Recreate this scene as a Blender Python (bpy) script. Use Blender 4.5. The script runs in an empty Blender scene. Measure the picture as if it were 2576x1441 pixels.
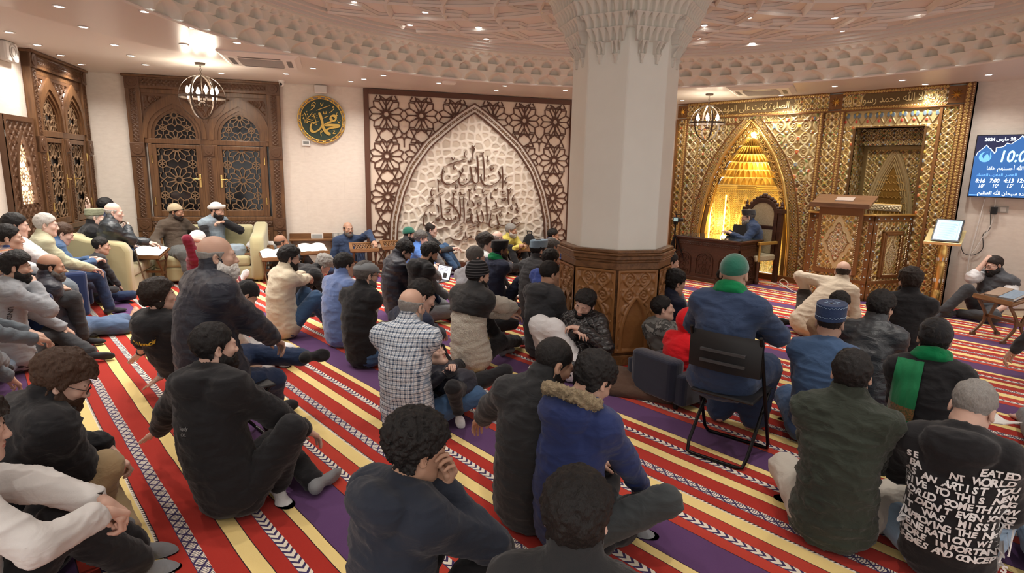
import bpy, math, random
import numpy as np
from mathutils import Matrix, Vector
PI = math.pi
random.seed(7)
np.random.seed(7)
SC = bpy.context.scene
COL = SC.collection
# ---------------------------------------------------------------- camera
F_PX, PITCH, ROLL, YAW = 1506.6, 0.19185, -0.02198, 0.83840
EYE = np.array([0.0, 0.0, 1.8])
_fw = np.array([-math.sin(YAW) * math.cos(PITCH), math.cos(YAW) * math.cos(PITCH), -math.sin(PITCH)])
_rt = np.array([math.cos(YAW), math.sin(YAW), 0.0])
_dn = np.cross(_fw, _rt)
_r2 = _rt * math.cos(ROLL) + _dn * math.sin(ROLL)
_d2 = -_rt * math.sin(ROLL) + _dn * math.cos(ROLL)
CM = np.stack([_r2, _d2, _fw], 1)
cam_d = bpy.data.cameras.new('camera')
cam = bpy.data.objects.new('camera', cam_d)
COL.objects.link(cam)
cam_d.sensor_width = 36.0
cam_d.lens = F_PX / 2576 * 36.0
cam_d.clip_start = 0.05
cam_d.clip_end = 60
_m = Matrix.Identity(4)
for i in range(3):
 _m[i][0], _m[i][1], _m[i][2], _m[i][3] = _r2[i], -_d2[i], -_fw[i], EYE[i]
cam.matrix_world = _m
SC.camera = cam
# ---------------------------------------------------------------- view, world
SC.view_settings.view_transform = 'Standard'
SC.view_settings.look = 'None'
SC.view_settings.gamma = 1.0
SC.view_settings.use_curve_mapping = False
SC.view_settings.exposure = 0.5
wd = bpy.data.worlds.new('world')
SC.world = wd
wd.use_nodes = True
wd.node_tree.nodes['Background'].inputs[0].default_value = (1.0, 0.95, 0.90, 1)
wd.node_tree.nodes['Background'].inputs[1].default_value = 0.85
SC.cycles.max_bounces = 6
SC.cycles.diffuse_bounces = 3
SC.cycles.glossy_bounces = 3
SC.cycles.sample_clamp_indirect = 4.0
SC.cycles.caustics_reflective = False
SC.cycles.caustics_refractive = False
SPOT_W = 52.0           # power of one ceiling downlight
BULB_W = 1.6            # power of one chandelier bulb
def ray(px, py):
 return CM @ np.array([px - 1288.0, py - 720.5, F_PX])
def at(px, py, z=0.0):
 """the point of the horizontal plane at height z that lies in this direction"""
 d = ray(px, py)
 return EYE + d * ((z - EYE[2]) / d[2])
def at_r(px, py, dist):
 """the point in this direction at a horizontal distance from the eye"""
 d = ray(px, py)
 return EYE + d * (dist / math.hypot(d[0], d[1]))
# ---------------------------------------------------------------- walls' frames: x along, y into the wall, z up
C1 = np.array([-11.329, 1.423])
N1 = np.array([-0.9056, 0.4241])
N2 = np.array([0.4241, 0.9056])
def frame(o, ex, ey):
 m = Matrix.Identity(4)
 for i in range(2):
  m[i][0], m[i][1], m[i][3] = ex[i], ey[i], o[i]
 return m
W_BACK = frame(C1, N2, N1)
W_LEFT = frame(C1, -np.array(N1) * -1, -N2)
W_LEFT = frame(C1, np.array([N1[0], N1[1]]), -N2)
QY = 10.40
W_QIB = frame((0, QY), (1, 0), (0, 1))
CEIL = 3.11
RC = np.array([-3.18, 4.48])      # centre of the round dome recess
RR = 4.44
COLC = np.array([-3.75, 4.76])    # column
# ---------------------------------------------------------------- materials
MATS = {}
class NT:
 def __init__(s, name):
  s.mat = bpy.data.materials.new(name)
  s.mat.use_nodes = True
  s.t = s.mat.node_tree
  s.b = s.t.nodes['Principled BSDF']
 def n(s, typ, **kw):
  nd = s.t.nodes.new(typ)
  for k, v in kw.items():
   setattr(nd, k, v)
  return nd
 def put(s, sock, v):
  if isinstance(v, bpy.types.NodeSocket):
   s.t.links.new(v, sock)
  elif isinstance(v, (tuple, list)) and len(v) == 3 and sock.type == 'RGBA':
   sock.default_value = (*v, 1)
  else:
   sock.default_value = v
 def math(s, op, a, b=0.0, c=None):
  nd = s.n('ShaderNodeMath', operation=op)
  s.put(nd.inputs[0], a)
  s.put(nd.inputs[1], b)
  if c is not None:
   s.put(nd.inputs[2], c)
  return nd.outputs[0]
 def mix(s, f, a, b, mode='MIX'):
  nd = s.n('ShaderNodeMix', data_type='RGBA', blend_type=mode)
  s.put(nd.inputs[0], f)
  s.put(nd.inputs[6], a)
  s.put(nd.inputs[7], b)
  return nd.outputs[2]
 def coord(s, which='Object'):
  return s.n('ShaderNodeTexCoord').outputs[which]
 def mapped(s, vec, scale=(1, 1, 1), rot=(0, 0, 0)):
  nd = s.n('ShaderNodeMapping')
  s.put(nd.inputs[0], vec)
  nd.inputs['Scale'].default_value = scale
  nd.inputs['Rotation'].default_value = rot
  return nd.outputs[0]
 def noise(s, vec, scale=5.0, detail=3.0, rough=0.55, dist=0.0):
  nd = s.n('ShaderNodeTexNoise')
  s.put(nd.inputs['Vector'], vec)
  nd.inputs['Scale'].default_value = scale
  nd.inputs['Detail'].default_value = detail
  nd.inputs['Roughness'].default_value = rough
  nd.inputs['Distortion'].default_value = dist
  return nd.outputs[0]
 def ramp(s, fac, stops, interp='LINEAR'):
  nd = s.n('ShaderNodeValToRGB')
  s.put(nd.inputs[0], fac)
  cr = nd.color_ramp
  cr.interpolation = interp
  while len(cr.elements) < len(stops):
   cr.elements.new(0.5)
  for e, (p, c) in zip(cr.elements, stops):
   e.position = p
   e.color = (*c, 1) if len(c) == 3 else c
  return nd.outputs[0]
 def bump(s, h, strength=0.3, dist=0.01):
  nd = s.n('ShaderNodeBump')
  nd.inputs['Strength'].default_value = strength
  nd.inputs['Distance'].default_value = dist
  s.put(nd.inputs['Height'], h)
  s.t.links.new(nd.outputs[0], s.b.inputs['Normal'])
 def set(s, **kw):
  for k, v in kw.items():
   s.put(s.b.inputs[{'col': 'Base Color', 'rough': 'Roughness', 'metal': 'Metallic', 'spec': 'Specular IOR Level', 'emit': 'Emission Color', 'power': 'Emission Strength', 'sheen': 'Sheen Weight', 'coat': 'Coat Weight'}[k]], v)
  return s
def mat(name, col, rough=0.6, metal=0.0, spec=0.4, var=0.0, vscale=8.0, bump=0.0, bscale=60.0, bdist=0.004, sheen=0.0, emit=None, power=0.0, stretch=(1, 1, 1)):
 if name in MATS:
  return MATS[name]
 m = NT(name)
 m.set(col=col, rough=rough, metal=metal, spec=spec, sheen=sheen)
 if emit:
  m.set(emit=emit, power=power)
 if var or bump:
  co = m.mapped(m.coord(), stretch)
 if var:
  f = m.noise(co, vscale, 4)
  m.set(col=m.mix(f, tuple(c * (1 - var) for c in col), tuple(min(1, c * (1 + var)) for c in col)))
 if bump:
  m.bump(m.noise(co, bscale, 3), bump, bdist)
 MATS[name] = m.mat
 return m.mat
def cloth(name, col, rough=0.85, fold=0.5, weave=500.0, sheen=0.15, spec=0.2, fscale=9.0):
 """fabric: soft creases and a fine weave"""
 if name in MATS:
  return MATS[name]
 m = NT(name)
 co = m.coord()
 n1 = m.noise(m.mapped(co, (1, 1, 1.9)), fscale, 3, 0.5, 0.6)
 n2 = m.noise(co, weave, 1)
 h = m.math('ADD', n1, m.math('MULTIPLY', n2, 0.05))
 v = m.noise(co, 3.5, 2)
 m.set(col=m.mix(v, tuple(c * 0.88 for c in col), tuple(min(1, c * 1.12) for c in col)), rough=rough, sheen=sheen, spec=spec)
 m.bump(h, fold, 0.02)
 MATS[name] = m.mat
 return m.mat
def wood(name, dark, light, rough=0.4, scale=1.0, axis='z'):
 if name in MATS:
  return MATS[name]
 m = NT(name)
 sc = {'z': (14, 14, 1.2), 'x': (1.2, 14, 14)}[axis]
 n = m.noise(m.mapped(m.coord(), tuple(c * scale for c in sc)), 1.6, 5, 0.6, 1.2)
 m.set(col=m.ramp(n, [(0.3, dark), (0.7, light)]), rough=rough, spec=0.45)
 m.bump(n, 0.12, 0.004)
 MATS[name] = m.mat
 return m.mat
# ---------------------------------------------------------------- mesh building
class MB:
 def __init__(s):
  s.v, s.f, s.m = [], [], []
  s.n = 0
 def add(s, vs, fs, m=0):
  vs = np.asarray(vs, float).reshape(-1, 3)
  o = s.n
  s.v.append(vs)
  s.n += len(vs)
  for f in fs:
   s.f.append([int(i) + o for i in f])
   s.m.append(m)
  return s
 def box(s, x0, x1, y0, y1, z0, z1, m=0):
  v = [(x, y, z) for x in (x0, x1) for y in (y0, y1) for z in (z0, z1)]
  return s.add(v, [(0, 1, 3, 2), (4, 6, 7, 5), (0, 4, 5, 1), (2, 3, 7, 6), (0, 2, 6, 4), (1, 5, 7, 3)], m)
 def obox(s, a, b, w, d, up=(0, -1, 0), m=0):
  """bar from a to b, w wide, d thick along up"""
  a, b, up = np.array(a, float), np.array(b, float), np.array(up, float)
  t = b - a
  L = np.linalg.norm(t)
  if L < 1e-6:
   return s
  t = t / L
  up = up - t * (up @ t)
  up /= np.linalg.norm(up)
  sd = np.cross(t, up)
  v = [p + sd * (w / 2 * i) + up * (d * j) for p in (a, b) for i in (-1, 1) for j in (0, 1)]
  return s.add(v, [(0, 2, 3, 1), (4, 5, 7, 6), (0, 1, 5, 4), (2, 6, 7, 3), (0, 4, 6, 2), (1, 3, 7, 5)], m)
 def tube(s, pts, r, n=8, m=0, closed=False, cap=True):
  pts = [np.array(p, float) for p in pts]
  k = len(pts)
  rs = r if hasattr(r, '__len__') else [r] * k
  tang = []
  for i in range(k):
   a = pts[(i - 1) % k] if (closed or i > 0) else pts[i]
   b = pts[(i + 1) % k] if (closed or i < k - 1) else pts[i]
   t = b - a
   tang.append(t / (np.linalg.norm(t) + 1e-12))
  ref = np.array([0, 0, 1.0]) if abs(tang[0][2]) < 0.9 else np.array([1.0, 0, 0])
  u = np.cross(tang[0], ref)
  u /= np.linalg.norm(u)
  vs = []
  for i in range(k):
   u = u - tang[i] * (u @ tang[i])
   u /= (np.linalg.norm(u) + 1e-12)
   w = np.cross(tang[i], u)
   for j in range(n):
    a = 2 * PI * j / n
    vs.append(pts[i] + (u * math.cos(a) + w * math.sin(a)) * rs[i])
  fs = []
  for i in range(k if closed else k - 1):
   i2 = (i + 1) % k
   for j in range(n):
    j2 = (j + 1) % n
    fs.append((i * n + j, i * n + j2, i2 * n + j2, i2 * n + j))
  if cap and not closed:
   fs.append(tuple(range(n - 1, -1, -1)))
   fs.append(tuple((k - 1) * n + j for j in range(n)))
  return s.add(vs, fs, m)
 def lathe(s, prof, c=(0, 0, 0), n=24, m=0, a0=0.0):
  vs, fs = [], []
  for r, z in prof:
   for j in range(n):
    a = a0 + 2 * PI * j / n
    vs.append((c[0] + r * math.cos(a), c[1] + r * math.sin(a), c[2] + z))
  for i in range(len(prof) - 1):
   for j in range(n):
    j2 = (j + 1) % n
    fs.append((i * n + j, i * n + j2, (i + 1) * n + j2, (i + 1) * n + j))
  fs.append(tuple(range(n - 1, -1, -1)))
  fs.append(tuple((len(prof) - 1) * n + j for j in range(n)))
  return s.add(vs, fs, m)
 def prism(s, poly, y0, y1, m=0):
  """polygon in the wall plane (x,z), from depth y0 to y1"""
  k = len(poly)
  v = [(x, y0, z) for x, z in poly] + [(x, y1, z) for x, z in poly]
  f = [tuple(range(k)), tuple(range(2 * k - 1, k - 1, -1))]
  f += [(i, i + k, (i + 1) % k + k, (i + 1) % k) for i in range(k)]
  return s.add(v, f, m)
 def prism_z(s, poly, z0, z1, m=0):
  k = len(poly)
  v = [(x, y, z0) for x, y in poly] + [(x, y, z1) for x, y in poly]
  f = [tuple(range(k - 1, -1, -1)), tuple(range(k, 2 * k))]
  f += [(i, (i + 1) % k, (i + 1) % k + k, i + k) for i in range(k)]
  return s.add(v, f, m)
 def band(s, outer, inner, y0, y1, m=0):
  """strip between two open polylines in the wall plane, y0 back to y1 front"""
  k = len(outer)
  v = []
  for (a, b) in zip(outer, inner):
   v += [(a[0], y0, a[1]), (b[0], y0, b[1]), (b[0], y1, b[1]), (a[0], y1, a[1])]
  f = []
  for i in range(k - 1):
   o, p = 4 * i, 4 * i + 4
   for j in range(4):
    j2 = (j + 1) % 4
    f.append((o + j, o + j2, p + j2, p + j))
  f += [(0, 3, 2, 1), (4 * k - 4, 4 * k - 3, 4 * k - 2, 4 * k - 1)]
  return s.add(v, f, m)
 def surf(s, Pm, m=0, wrap=False, mask=None):
  Pm = np.asarray(Pm)
  a, b = Pm.shape[:2]
  idx = np.arange(a * b).reshape(a, b)
  if wrap:
   idx = np.concatenate([idx, idx[:, :1]], 1)
  q = np.stack([idx[:-1, :-1], idx[:-1, 1:], idx[1:, 1:], idx[1:, :-1]], -1).reshape(-1, 4)
  if mask is not None:
   q = q[mask.reshape(-1)]
  return s.add(Pm.reshape(-1, 3), q.tolist(), m)
 def ball(s, c, r, n=12, m=0, k=8):
  r = r if hasattr(r, '__len__') else (r, r, r)
  th = np.linspace(0, PI, k + 1)
  ph = np.arange(n) * 2 * PI / n
  P = np.array([[(c[0] + r[0] * math.sin(t) * math.cos(p), c[1] + r[1] * math.sin(t) * math.sin(p), c[2] - r[2] * math.cos(t)) for p in ph] for t in th])
  return s.surf(P, m, wrap=True)
 def build(s, name, mats, parent=None, smooth=None, bevel=0.0, mw=None, seg=2):
  V = np.concatenate(s.v) if s.v else np.zeros((0, 3))
  me = bpy.data.meshes.new(name)
  me.from_pydata(V.tolist(), [], s.f)
  for mm in (mats if isinstance(mats, (list, tuple)) else [mats]):
   me.materials.append(mm)
  if any(s.m):
   me.polygons.foreach_set('material_index', s.m)
  return link(name, me, parent, smooth, bevel, mw, seg)
def link(name, me, parent=None, smooth=None, bevel=0.0, mw=None, seg=2):
 if smooth:
  me.shade_smooth()
  if smooth is not True:
   me.set_sharp_from_angle(angle=math.radians(smooth))
 me.update()
 o = bpy.data.objects.new(name, me)
 COL.objects.link(o)
 if parent is not None:
  o.parent = parent
 elif mw is not None:
  o.matrix_world = mw
 if bevel:
  b = o.modifiers.new('bevel', 'BEVEL')
  b.width = bevel
  b.segments = seg
  b.limit_method = 'ANGLE'
  b.angle_limit = math.radians(40)
 return o
def raw_mesh(name, V, Q, mats, midx=None):
 """fast mesh from numpy quads"""
 me = bpy.data.meshes.new(name)
 V = np.ascontiguousarray(V, np.float32)
 Q = np.ascontiguousarray(Q, np.int32)
 me.vertices.add(len(V))
 me.vertices.foreach_set('co', V.ravel())
 k = Q.shape[1]
 me.loops.add(Q.size)
 me.loops.foreach_set('vertex_index', Q.ravel())
 me.polygons.add(len(Q))
 me.polygons.foreach_set('loop_start', np.arange(0, Q.size, k, dtype=np.int32))
 me.update(calc_edges=True)
 for mm in (mats if isinstance(mats, (list, tuple)) else [mats]):
  me.materials.append(mm)
 if midx is not None:
  me.polygons.foreach_set('material_index', np.ascontiguousarray(midx, np.int32))
 me.validate()
 return me
def tag(o, label=None, cat=None, group=None, kind=None):
 if label:
  o['label'] = label
 if cat:
  o['category'] = cat
 if group:
  o['group'] = group
 if kind:
  o['kind'] = kind
 return o
def empty(name, loc=(0, 0, 0), rz=0.0, mw=None, label=None, cat=None, group=None, kind=None):
 o = bpy.data.objects.new(name, None)
 COL.objects.link(o)
 o.empty_display_size = 0.1
 if mw is not None:
  o.matrix_world = mw
 else:
  o.location = loc
  o.rotation_euler = (0, 0, rz)
 return tag(o, label, cat, group, kind)
def copy_tree(o, parent=None):
 c = o.copy()
 COL.objects.link(c)
 if parent is not None:
  c.parent = parent
 for ch in [x for x in bpy.data.objects if x.parent == o]:
  copy_tree(ch, c)
 return c
def smooth_line(pts, n=6):
 """Catmull-Rom through the points"""
 p = [np.array(q, float) for q in pts]
 if len(p) < 3:
  return [p[0] + (p[-1] - p[0]) * t for t in np.linspace(0, 1, n)]
 p = [2 * p[0] - p[1]] + p + [2 * p[-1] - p[-2]]
 out = []
 for i in range(1, len(p) - 2):
  for t in np.arange(n) / n:
   out.append(0.5 * (2 * p[i] + (p[i + 1] - p[i - 1]) * t + (2 * p[i - 1] - 5 * p[i] + 4 * p[i + 1] - p[i + 2]) * t * t + (3 * p[i] - p[i - 1] - 3 * p[i + 1] + p[i + 2]) * t ** 3))
 out.append(p[-2])
 return out
ARCH_H = np.array([0, .13, .285, .464, .627, .772, .903, .96, 1.0])
ARCH_X = np.array([1, .996, .978, .895, .762, .559, .267, .12, 0.0])
def arch(a, z0, z1, n=40, cx=0.0):
 """outline of the pointed arch, left foot to apex to right foot"""
 h = np.sin(np.linspace(0, PI / 2, n))
 h = np.linspace(0, 1, n)
 x = np.interp(h, ARCH_H, ARCH_X)
 k = np.array([1, 2, 3, 2, 1]) / 9
 xs = np.convolve(np.pad(x, 2, mode='edge'), k, 'valid')
 x = np.where((h > 0.06) & (h < 0.93), xs, x)
 L = [(cx - a * xx, z0 + (z1 - z0) * hh) for xx, hh in zip(x, h)]
 R = [(cx + a * xx, z0 + (z1 - z0) * hh) for xx, hh in zip(x[::-1][1:], h[::-1][1:])]
 return L + R
def arch_half(a, z0, z1, z):
 """half width of that arch at height z (numpy)"""
 h = (z - z0) / (z1 - z0)
 return np.where(h < 0, a, np.where(h > 1, -1, a * np.interp(h, ARCH_H, ARCH_X)))
# ---------------------------------------------------------------- writing
_AR = dict(zip('ا ب ت ث ج ح خ د ذ ر ز س ش ص ض ط ظ ع غ ف ق ك ل م ن ه و ى ي ء آ أ إ ة'.split(),
               [0xFE8D, 0xFE8F, 0xFE95, 0xFE99, 0xFE9D, 0xFEA1, 0xFEA5, 0xFEA9, 0xFEAB, 0xFEAD, 0xFEAF, 0xFEB1, 0xFEB5, 0xFEB9, 0xFEBD, 0xFEC1, 0xFEC5, 0xFEC9, 0xFECD, 0xFED1, 0xFED5, 0xFED9, 0xFEDD, 0xFEE1, 0xFEE5, 0xFEE9, 0xFEED, 0xFEEF, 0xFEF1, 0xFE80, 0xFE81, 0xFE83, 0xFE87, 0xFE93]))
_NOJOIN = set('اآأإدذرزوىءة')
def arabic(s):
 """joined letter forms in drawing order"""
 words = []
 for w in s.split(' '):
  if not any(c in _AR for c in w):
   words.append(w)
   continue
  if w == 'الله':
   words.append('\uFDF2')
   continue
  out = []
  i = 0
  prev = False
  while i < len(w):
   c = w[i]
   if c == 'ل' and i + 1 < len(w) and w[i + 1] in 'اأإآ':
    out.append(chr({'ا': 0xFEFB, 'أ': 0xFEF7, 'إ': 0xFEF9, 'آ': 0xFEF5}[w[i + 1]] + (1 if prev else 0)))
    prev = False
    i += 2
    continue
   nxt = i + 1 < len(w) and w[i + 1] != 'ء' and c not in _NOJOIN
   b = _AR.get(c, ord(c))
   if c in _AR and c != 'ء':
    b += (3 if nxt else 1) if prev else (2 if nxt else 0)
   out.append(chr(b))
   prev = nxt
   i += 1
  words.append(''.join(out[::-1]))
 return ' '.join(words[::-1])
def text_mesh(body, size, depth=0.002, sx=1.0, align='CENTER', shear=0.0, offset=0.0):
 """(verts in x,z with thickness along -y, faces)"""
 c = bpy.data.curves.new('writing', 'FONT')
 c.body = body
 c.size = size
 c.extrude = depth
 c.align_x = align
 c.align_y = 'CENTER'
 c.shear = shear
 c.offset = offset
 c.resolution_u = 3
 o = bpy.data.objects.new('writing', c)
 COL.objects.link(o)
 dg = bpy.context.evaluated_depsgraph_get()
 me = o.evaluated_get(dg).to_mesh()
 V = np.array([v.co[:] for v in me.vertices]).reshape(-1, 3)
 Fs = [tuple(p.vertices) for p in me.polygons]
 o.evaluated_get(dg).to_mesh_clear()
 bpy.data.objects.remove(o)
 bpy.data.curves.remove(c)
 if not len(V):
  return np.zeros((0, 3)), []
 return np.stack([V[:, 0] * sx, -V[:, 2], V[:, 1]], 1), Fs
def write(mb, body, x, y, z, size, m=0, sx=1.0, depth=0.002, align='CENTER', shear=0.0, offset=0.0):
 V, Fs = text_mesh(body, size, depth, sx, align, shear, offset)
 if len(V):
  mb.add(V + np.array([x, y, z]), Fs, m)
def stroke(mb, pts, w, y0, y1, ang=0.6, wmin=0.3, m=0, smooth=5):
 """one broad-nib pen stroke in the wall plane; the nib is held at angle ang"""
 L = smooth_line(pts, smooth)
 L = np.array([p[:2] for p in L])
 T = np.gradient(L, axis=0)
 T /= (np.linalg.norm(T, axis=1)[:, None] + 1e-9)
 k = len(L)
 th = np.arctan2(T[:, 1], T[:, 0])
 ww = w * np.maximum(wmin, np.abs(np.sin(th - ang)))
 ww *= np.minimum(1, 0.35 + np.minimum(np.arange(k), np.arange(k)[::-1]) / 2.5)
 Nn = np.stack([-T[:, 1], T[:, 0]], 1)
 A, B = L + Nn * ww[:, None] / 2, L - Nn * ww[:, None] / 2
 mb.band([tuple(p) for p in A], [tuple(p) for p in B], y0, y1, m)
# ---------------------------------------------------------------- relief: a height field with pigments
def relief(name, x0, x1, z0, z1, res, fn, material, parent=None, y=0.0, mask=None, mw=None):
 nx, nz = max(2, int((x1 - x0) / res)), max(2, int((z1 - z0) / res))
 X, Z = np.meshgrid(np.linspace(x0, x1, nx), np.linspace(z0, z1, nz))
 h, col = fn(X, Z)
 V = np.stack([X, y - h, Z], -1).reshape(-1, 3)
 idx = np.arange(nx * nz).reshape(nz, nx)
 Q = np.stack([idx[:-1, :-1], idx[:-1, 1:], idx[1:, 1:], idx[1:, :-1]], -1).reshape(-1, 4)
 keep = np.ones(nx * nz, bool)
 if mask is not None:
  keep = mask(X, Z).reshape(-1)
  Q = Q[keep[Q].all(1)]
 me = raw_mesh(name, V, Q, material)
 if col is not None:
  at_ = me.color_attributes.new('pigment', 'FLOAT_COLOR', 'POINT')
  c4 = np.ones((nx * nz, 4), np.float32)
  c4[:, :col.shape[-1]] = col.reshape(nx * nz, -1)
  at_.data.foreach_set('color', c4.ravel())
 return link(name, me, parent, True, 0, mw)
def pigment_mat(name, rough=0.35, metal=1.0):
 m = NT(name)
 a = m.n('ShaderNodeAttribute', attribute_name='pigment')
 m.set(col=a.outputs['Color'], rough=rough, metal=m.math('MULTIPLY', a.outputs['Alpha'], metal), spec=0.5)
 MATS[name] = m.mat
 return m.mat
def mixc(col, mask, c):
 m = np.clip(mask, 0, 1)[..., None]
 return col * (1 - m) + np.array(c) * m
def sstep(x, a, b):
 t = np.clip((x - a) / (b - a), 0, 1)
 return t * t * (3 - 2 * t)
GOLD = (0.60, 0.40, 0.13, 0.8)
CREAM = (0.62, 0.50, 0.26, 0.35)
DARKG = (0.15, 0.08, 0.024, 0.4)
TAN = (0.36, 0.24, 0.09, 0.5)
RED = (0.50, 0.05, 0.03, 0.1)
BLUE = (0.17, 0.30, 0.46, 0.1)
WHITE = (0.66, 0.62, 0.54, 0.1)
GREEN = (0.17, 0.25, 0.07, 0.2)
YELL = (0.70, 0.48, 0.07, 0.3)
def arab(X, Z, p, base=TAN, vine=GOLD, line=DARKG, seed=0, flowers=True, mirror=None):
 """scrolling vines with leaves and little flowers, mirrored about each tile's axis"""
 U = X / p
 Vv = Z / p
 u = np.abs(((U + 0.5) % 1) - 0.5) * 2
 v = Vv % 1
 cell = (np.floor(U + 0.5) * 7 + np.floor(Vv) * 13 + seed).astype(int)
 col = np.zeros(X.shape + (4,)) + np.array(base)
 h = np.zeros(X.shape)
 s = np.sin(2 * PI * v)
 d1 = np.abs(u - (0.5 + 0.38 * s))
 d2 = np.abs(u - (0.5 - 0.38 * s))
 # ground between the vines
 med = sstep(np.minimum(d1, d2), 0.26, 0.14)
 col = mixc(col, 1 - med, line)
 h -= (1 - med) * 0.4
 # scrolls
 for (cu, cv, tw) in ((0.5, 0.25, 1), (0.5, 0.75, -1)):
  du, dv = u - cu, (v - cv) * 2
  r = np.hypot(du, dv)
  th = np.arctan2(dv, du) * tw
  sp = np.abs(((r * 5.2 - th / (2 * PI)) % 1) - 0.5)
  k = sstep(sp, 0.24, 0.1) * (r < 0.36)
  col = mixc(col, k, vine)
  h = np.maximum(h, k * 0.7)
 k = sstep(np.minimum(d1, d2), 0.095, 0.05)
 col = mixc(col, k, vine)
 h = np.maximum(h, k)
 # leaves
 for (cu, cv, rot) in ((0.18, 0.12, 0.7), (0.82, 0.38, -0.7), (0.18, 0.62, -0.7), (0.82, 0.88, 0.7), (0.3, 0.4, 0.2), (0.7, 0.62, -0.2)):
  du, dv = u - cu, (v - cv) * 2
  a = du * math.cos(rot) + dv * math.sin(rot)
  b = -du * math.sin(rot) + dv * math.cos(rot)
  k = sstep((a / 0.07) ** 2 + (b / 0.16) ** 2, 1.2, 0.7)
  gc = np.where(((cell % 3) == 0)[..., None], np.array(GREEN), np.array(CREAM))
  col = col * (1 - k[..., None]) + gc * k[..., None]
  h = np.maximum(h, k * 0.8)
 if flowers:
  pal = np.array([RED, WHITE, BLUE, RED, WHITE, YELL, BLUE, WHITE])
  for i, (cu, cv, rad) in enumerate(((0, 0.25, 0.17), (0, 0.75, 0.15), (1, 0.5, 0.16), (1, 0.0, 0.14), (1, 1.0, 0.14), (0.5, 0.5, 0.11), (0.5, 0.0, 0.1), (0.5, 1.0, 0.1))):
   du, dv = u - cu, (v - cv) * 2
   r = np.hypot(du, dv)
   th = np.arctan2(dv, du)
   k = sstep(r / rad, 1.0 + 0.18 * np.cos(5 * th), 0.75 + 0.18 * np.cos(5 * th))
   c = pal[(cell + i * 3) % len(pal)]
   col = col * (1 - k[..., None]) + c * k[..., None]
   h = np.maximum(h, k)
   k2 = sstep(r / rad, 0.42, 0.3)
   col = mixc(col, k2, YELL)
 return h, col
# ================================================================ shared materials
M_WOOD = wood('walnut', (0.075, 0.034, 0.015), (0.175, 0.085, 0.036), 0.35)
M_WOODX = wood('walnut_long', (0.11, 0.05, 0.02), (0.25, 0.12, 0.048), 0.33, axis='x')
M_CARVE = mat('carved_walnut', (0.10, 0.048, 0.024), 0.4, var=0.25)
M_DESK = wood('dark_walnut', (0.035, 0.014, 0.008), (0.085, 0.035, 0.018), 0.35, axis='x')
M_BRASS = mat('brass', (0.85, 0.6, 0.22), 0.25, 1.0)
M_GOLD = mat('gilt', (0.78, 0.52, 0.17), 0.32, 0.9, bump=0.1, bscale=90)
M_GILTBROWN = mat('gilt_brown', (0.21, 0.095, 0.032), 0.35, 0.25)
M_ORN = pigment_mat('painted_gilt_relief', 0.36, 0.85)
M_NICHE = pigment_mat('gilt_niche_relief', 0.38, 0.8)
M_BLACK = mat('black_plastic', (0.012, 0.012, 0.013), 0.4)
M_BLACKMETAL = mat('black_metal', (0.012, 0.012, 0.013), 0.35, 0.6)
M_WHITE = mat('white_plastic', (0.75, 0.73, 0.69), 0.45)
M_PAPER = mat('paper', (0.82, 0.81, 0.78), 0.8)
M_GLASS = mat('dark_glass', (0.01, 0.01, 0.012), 0.08, 0.0, 0.6)
m = NT('stone_wall')
co = m.coord()
b = m.n('ShaderNodeTexBrick')
m.put(b.inputs['Vector'], m.mapped(co, (1, 1, 1), (PI / 2, 0, 0)))
b.inputs['Scale'].default_value = 1.0
b.inputs['Brick Width'].default_value = 1.25
b.inputs['Row Height'].default_value = 0.62
b.inputs['Mortar Size'].default_value = 0.0022
b.inputs['Mortar Smooth'].default_value = 0.3
b.inputs['Color1'].default_value = (0.70, 0.625, 0.545, 1)
b.inputs['Color2'].default_value = (0.72, 0.645, 0.565, 1)
b.inputs['Mortar'].default_value = (0.60, 0.54, 0.47, 1)
nz = m.noise(m.mapped(co, (1, 1, 2.6)), 9, 5, 0.65)
m.set(col=m.mix(0.35, b.outputs[0], m.ramp(nz, [(0.35, (0.60, 0.53, 0.46)), (0.65, (0.79, 0.72, 0.64))])), rough=0.55, spec=0.35)
m.bump(nz, 0.08, 0.004)
M_STONE = m.mat
M_CEIL = mat('ceiling_paint', (0.74, 0.69, 0.64), 0.5, spec=0.2)
M_CEILG = mat('ceiling_satin', (0.68, 0.63, 0.585), 0.30, spec=0.18)
M_PLASTER = mat('moulded_plaster', (0.76, 0.73, 0.65), 0.7, spec=0.1, bump=0.06, bscale=40)
M_DOME = mat('dome_plaster', (0.72, 0.69, 0.65), 0.55, spec=0.15)
M_SHAFT = mat('column_stone', (0.86, 0.86, 0.79), 0.4, spec=0.4, var=0.04, vscale=5)
# ---------------------------------------------------------------- striped prayer carpet
m = NT('prayer_carpet')
co = m.coord()
sx = m.n('ShaderNodeSeparateXYZ')
m.put(sx.inputs[0], co)
X_, Y_ = sx.outputs[0], sx.outputs[1]
wob = m.math('MULTIPLY', m.math('SUBTRACT', m.noise(co, 1.7, 2), 0.5), 0.02)
Yw = m.math('ADD', Y_, wob)
PER = 1.195
sN = m.math('MODULO', m.math('DIVIDE', m.math('SUBTRACT', 3.504 + PER * 20, Yw), PER), 1.0)
RD, RD2, YE, PU, DK = (0.40, 0.028, 0.018), (0.47, 0.045, 0.026), (0.86, 0.66, 0.27), (0.105, 0.045, 0.135), (0.03, 0.012, 0.02)
NV, WV = (0.045, 0.03, 0.10), (0.80, 0.72, 0.60)
st = [(0, DK), (.003, YE), (.058, DK), (.062, RD), (.150, NV), (.205, RD), (.280, DK), (.284, YE), (.364, DK), (.368, RD), (.482, NV), (.545, RD), (.620, DK), (.622, WV), (.636, YE), (.728, DK), (.732, RD2), (.815, NV), (.866, RD2), (.941, DK), (.944, PU)]
st = [(p / PER if p else 0, c) for p, c in st]
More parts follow.
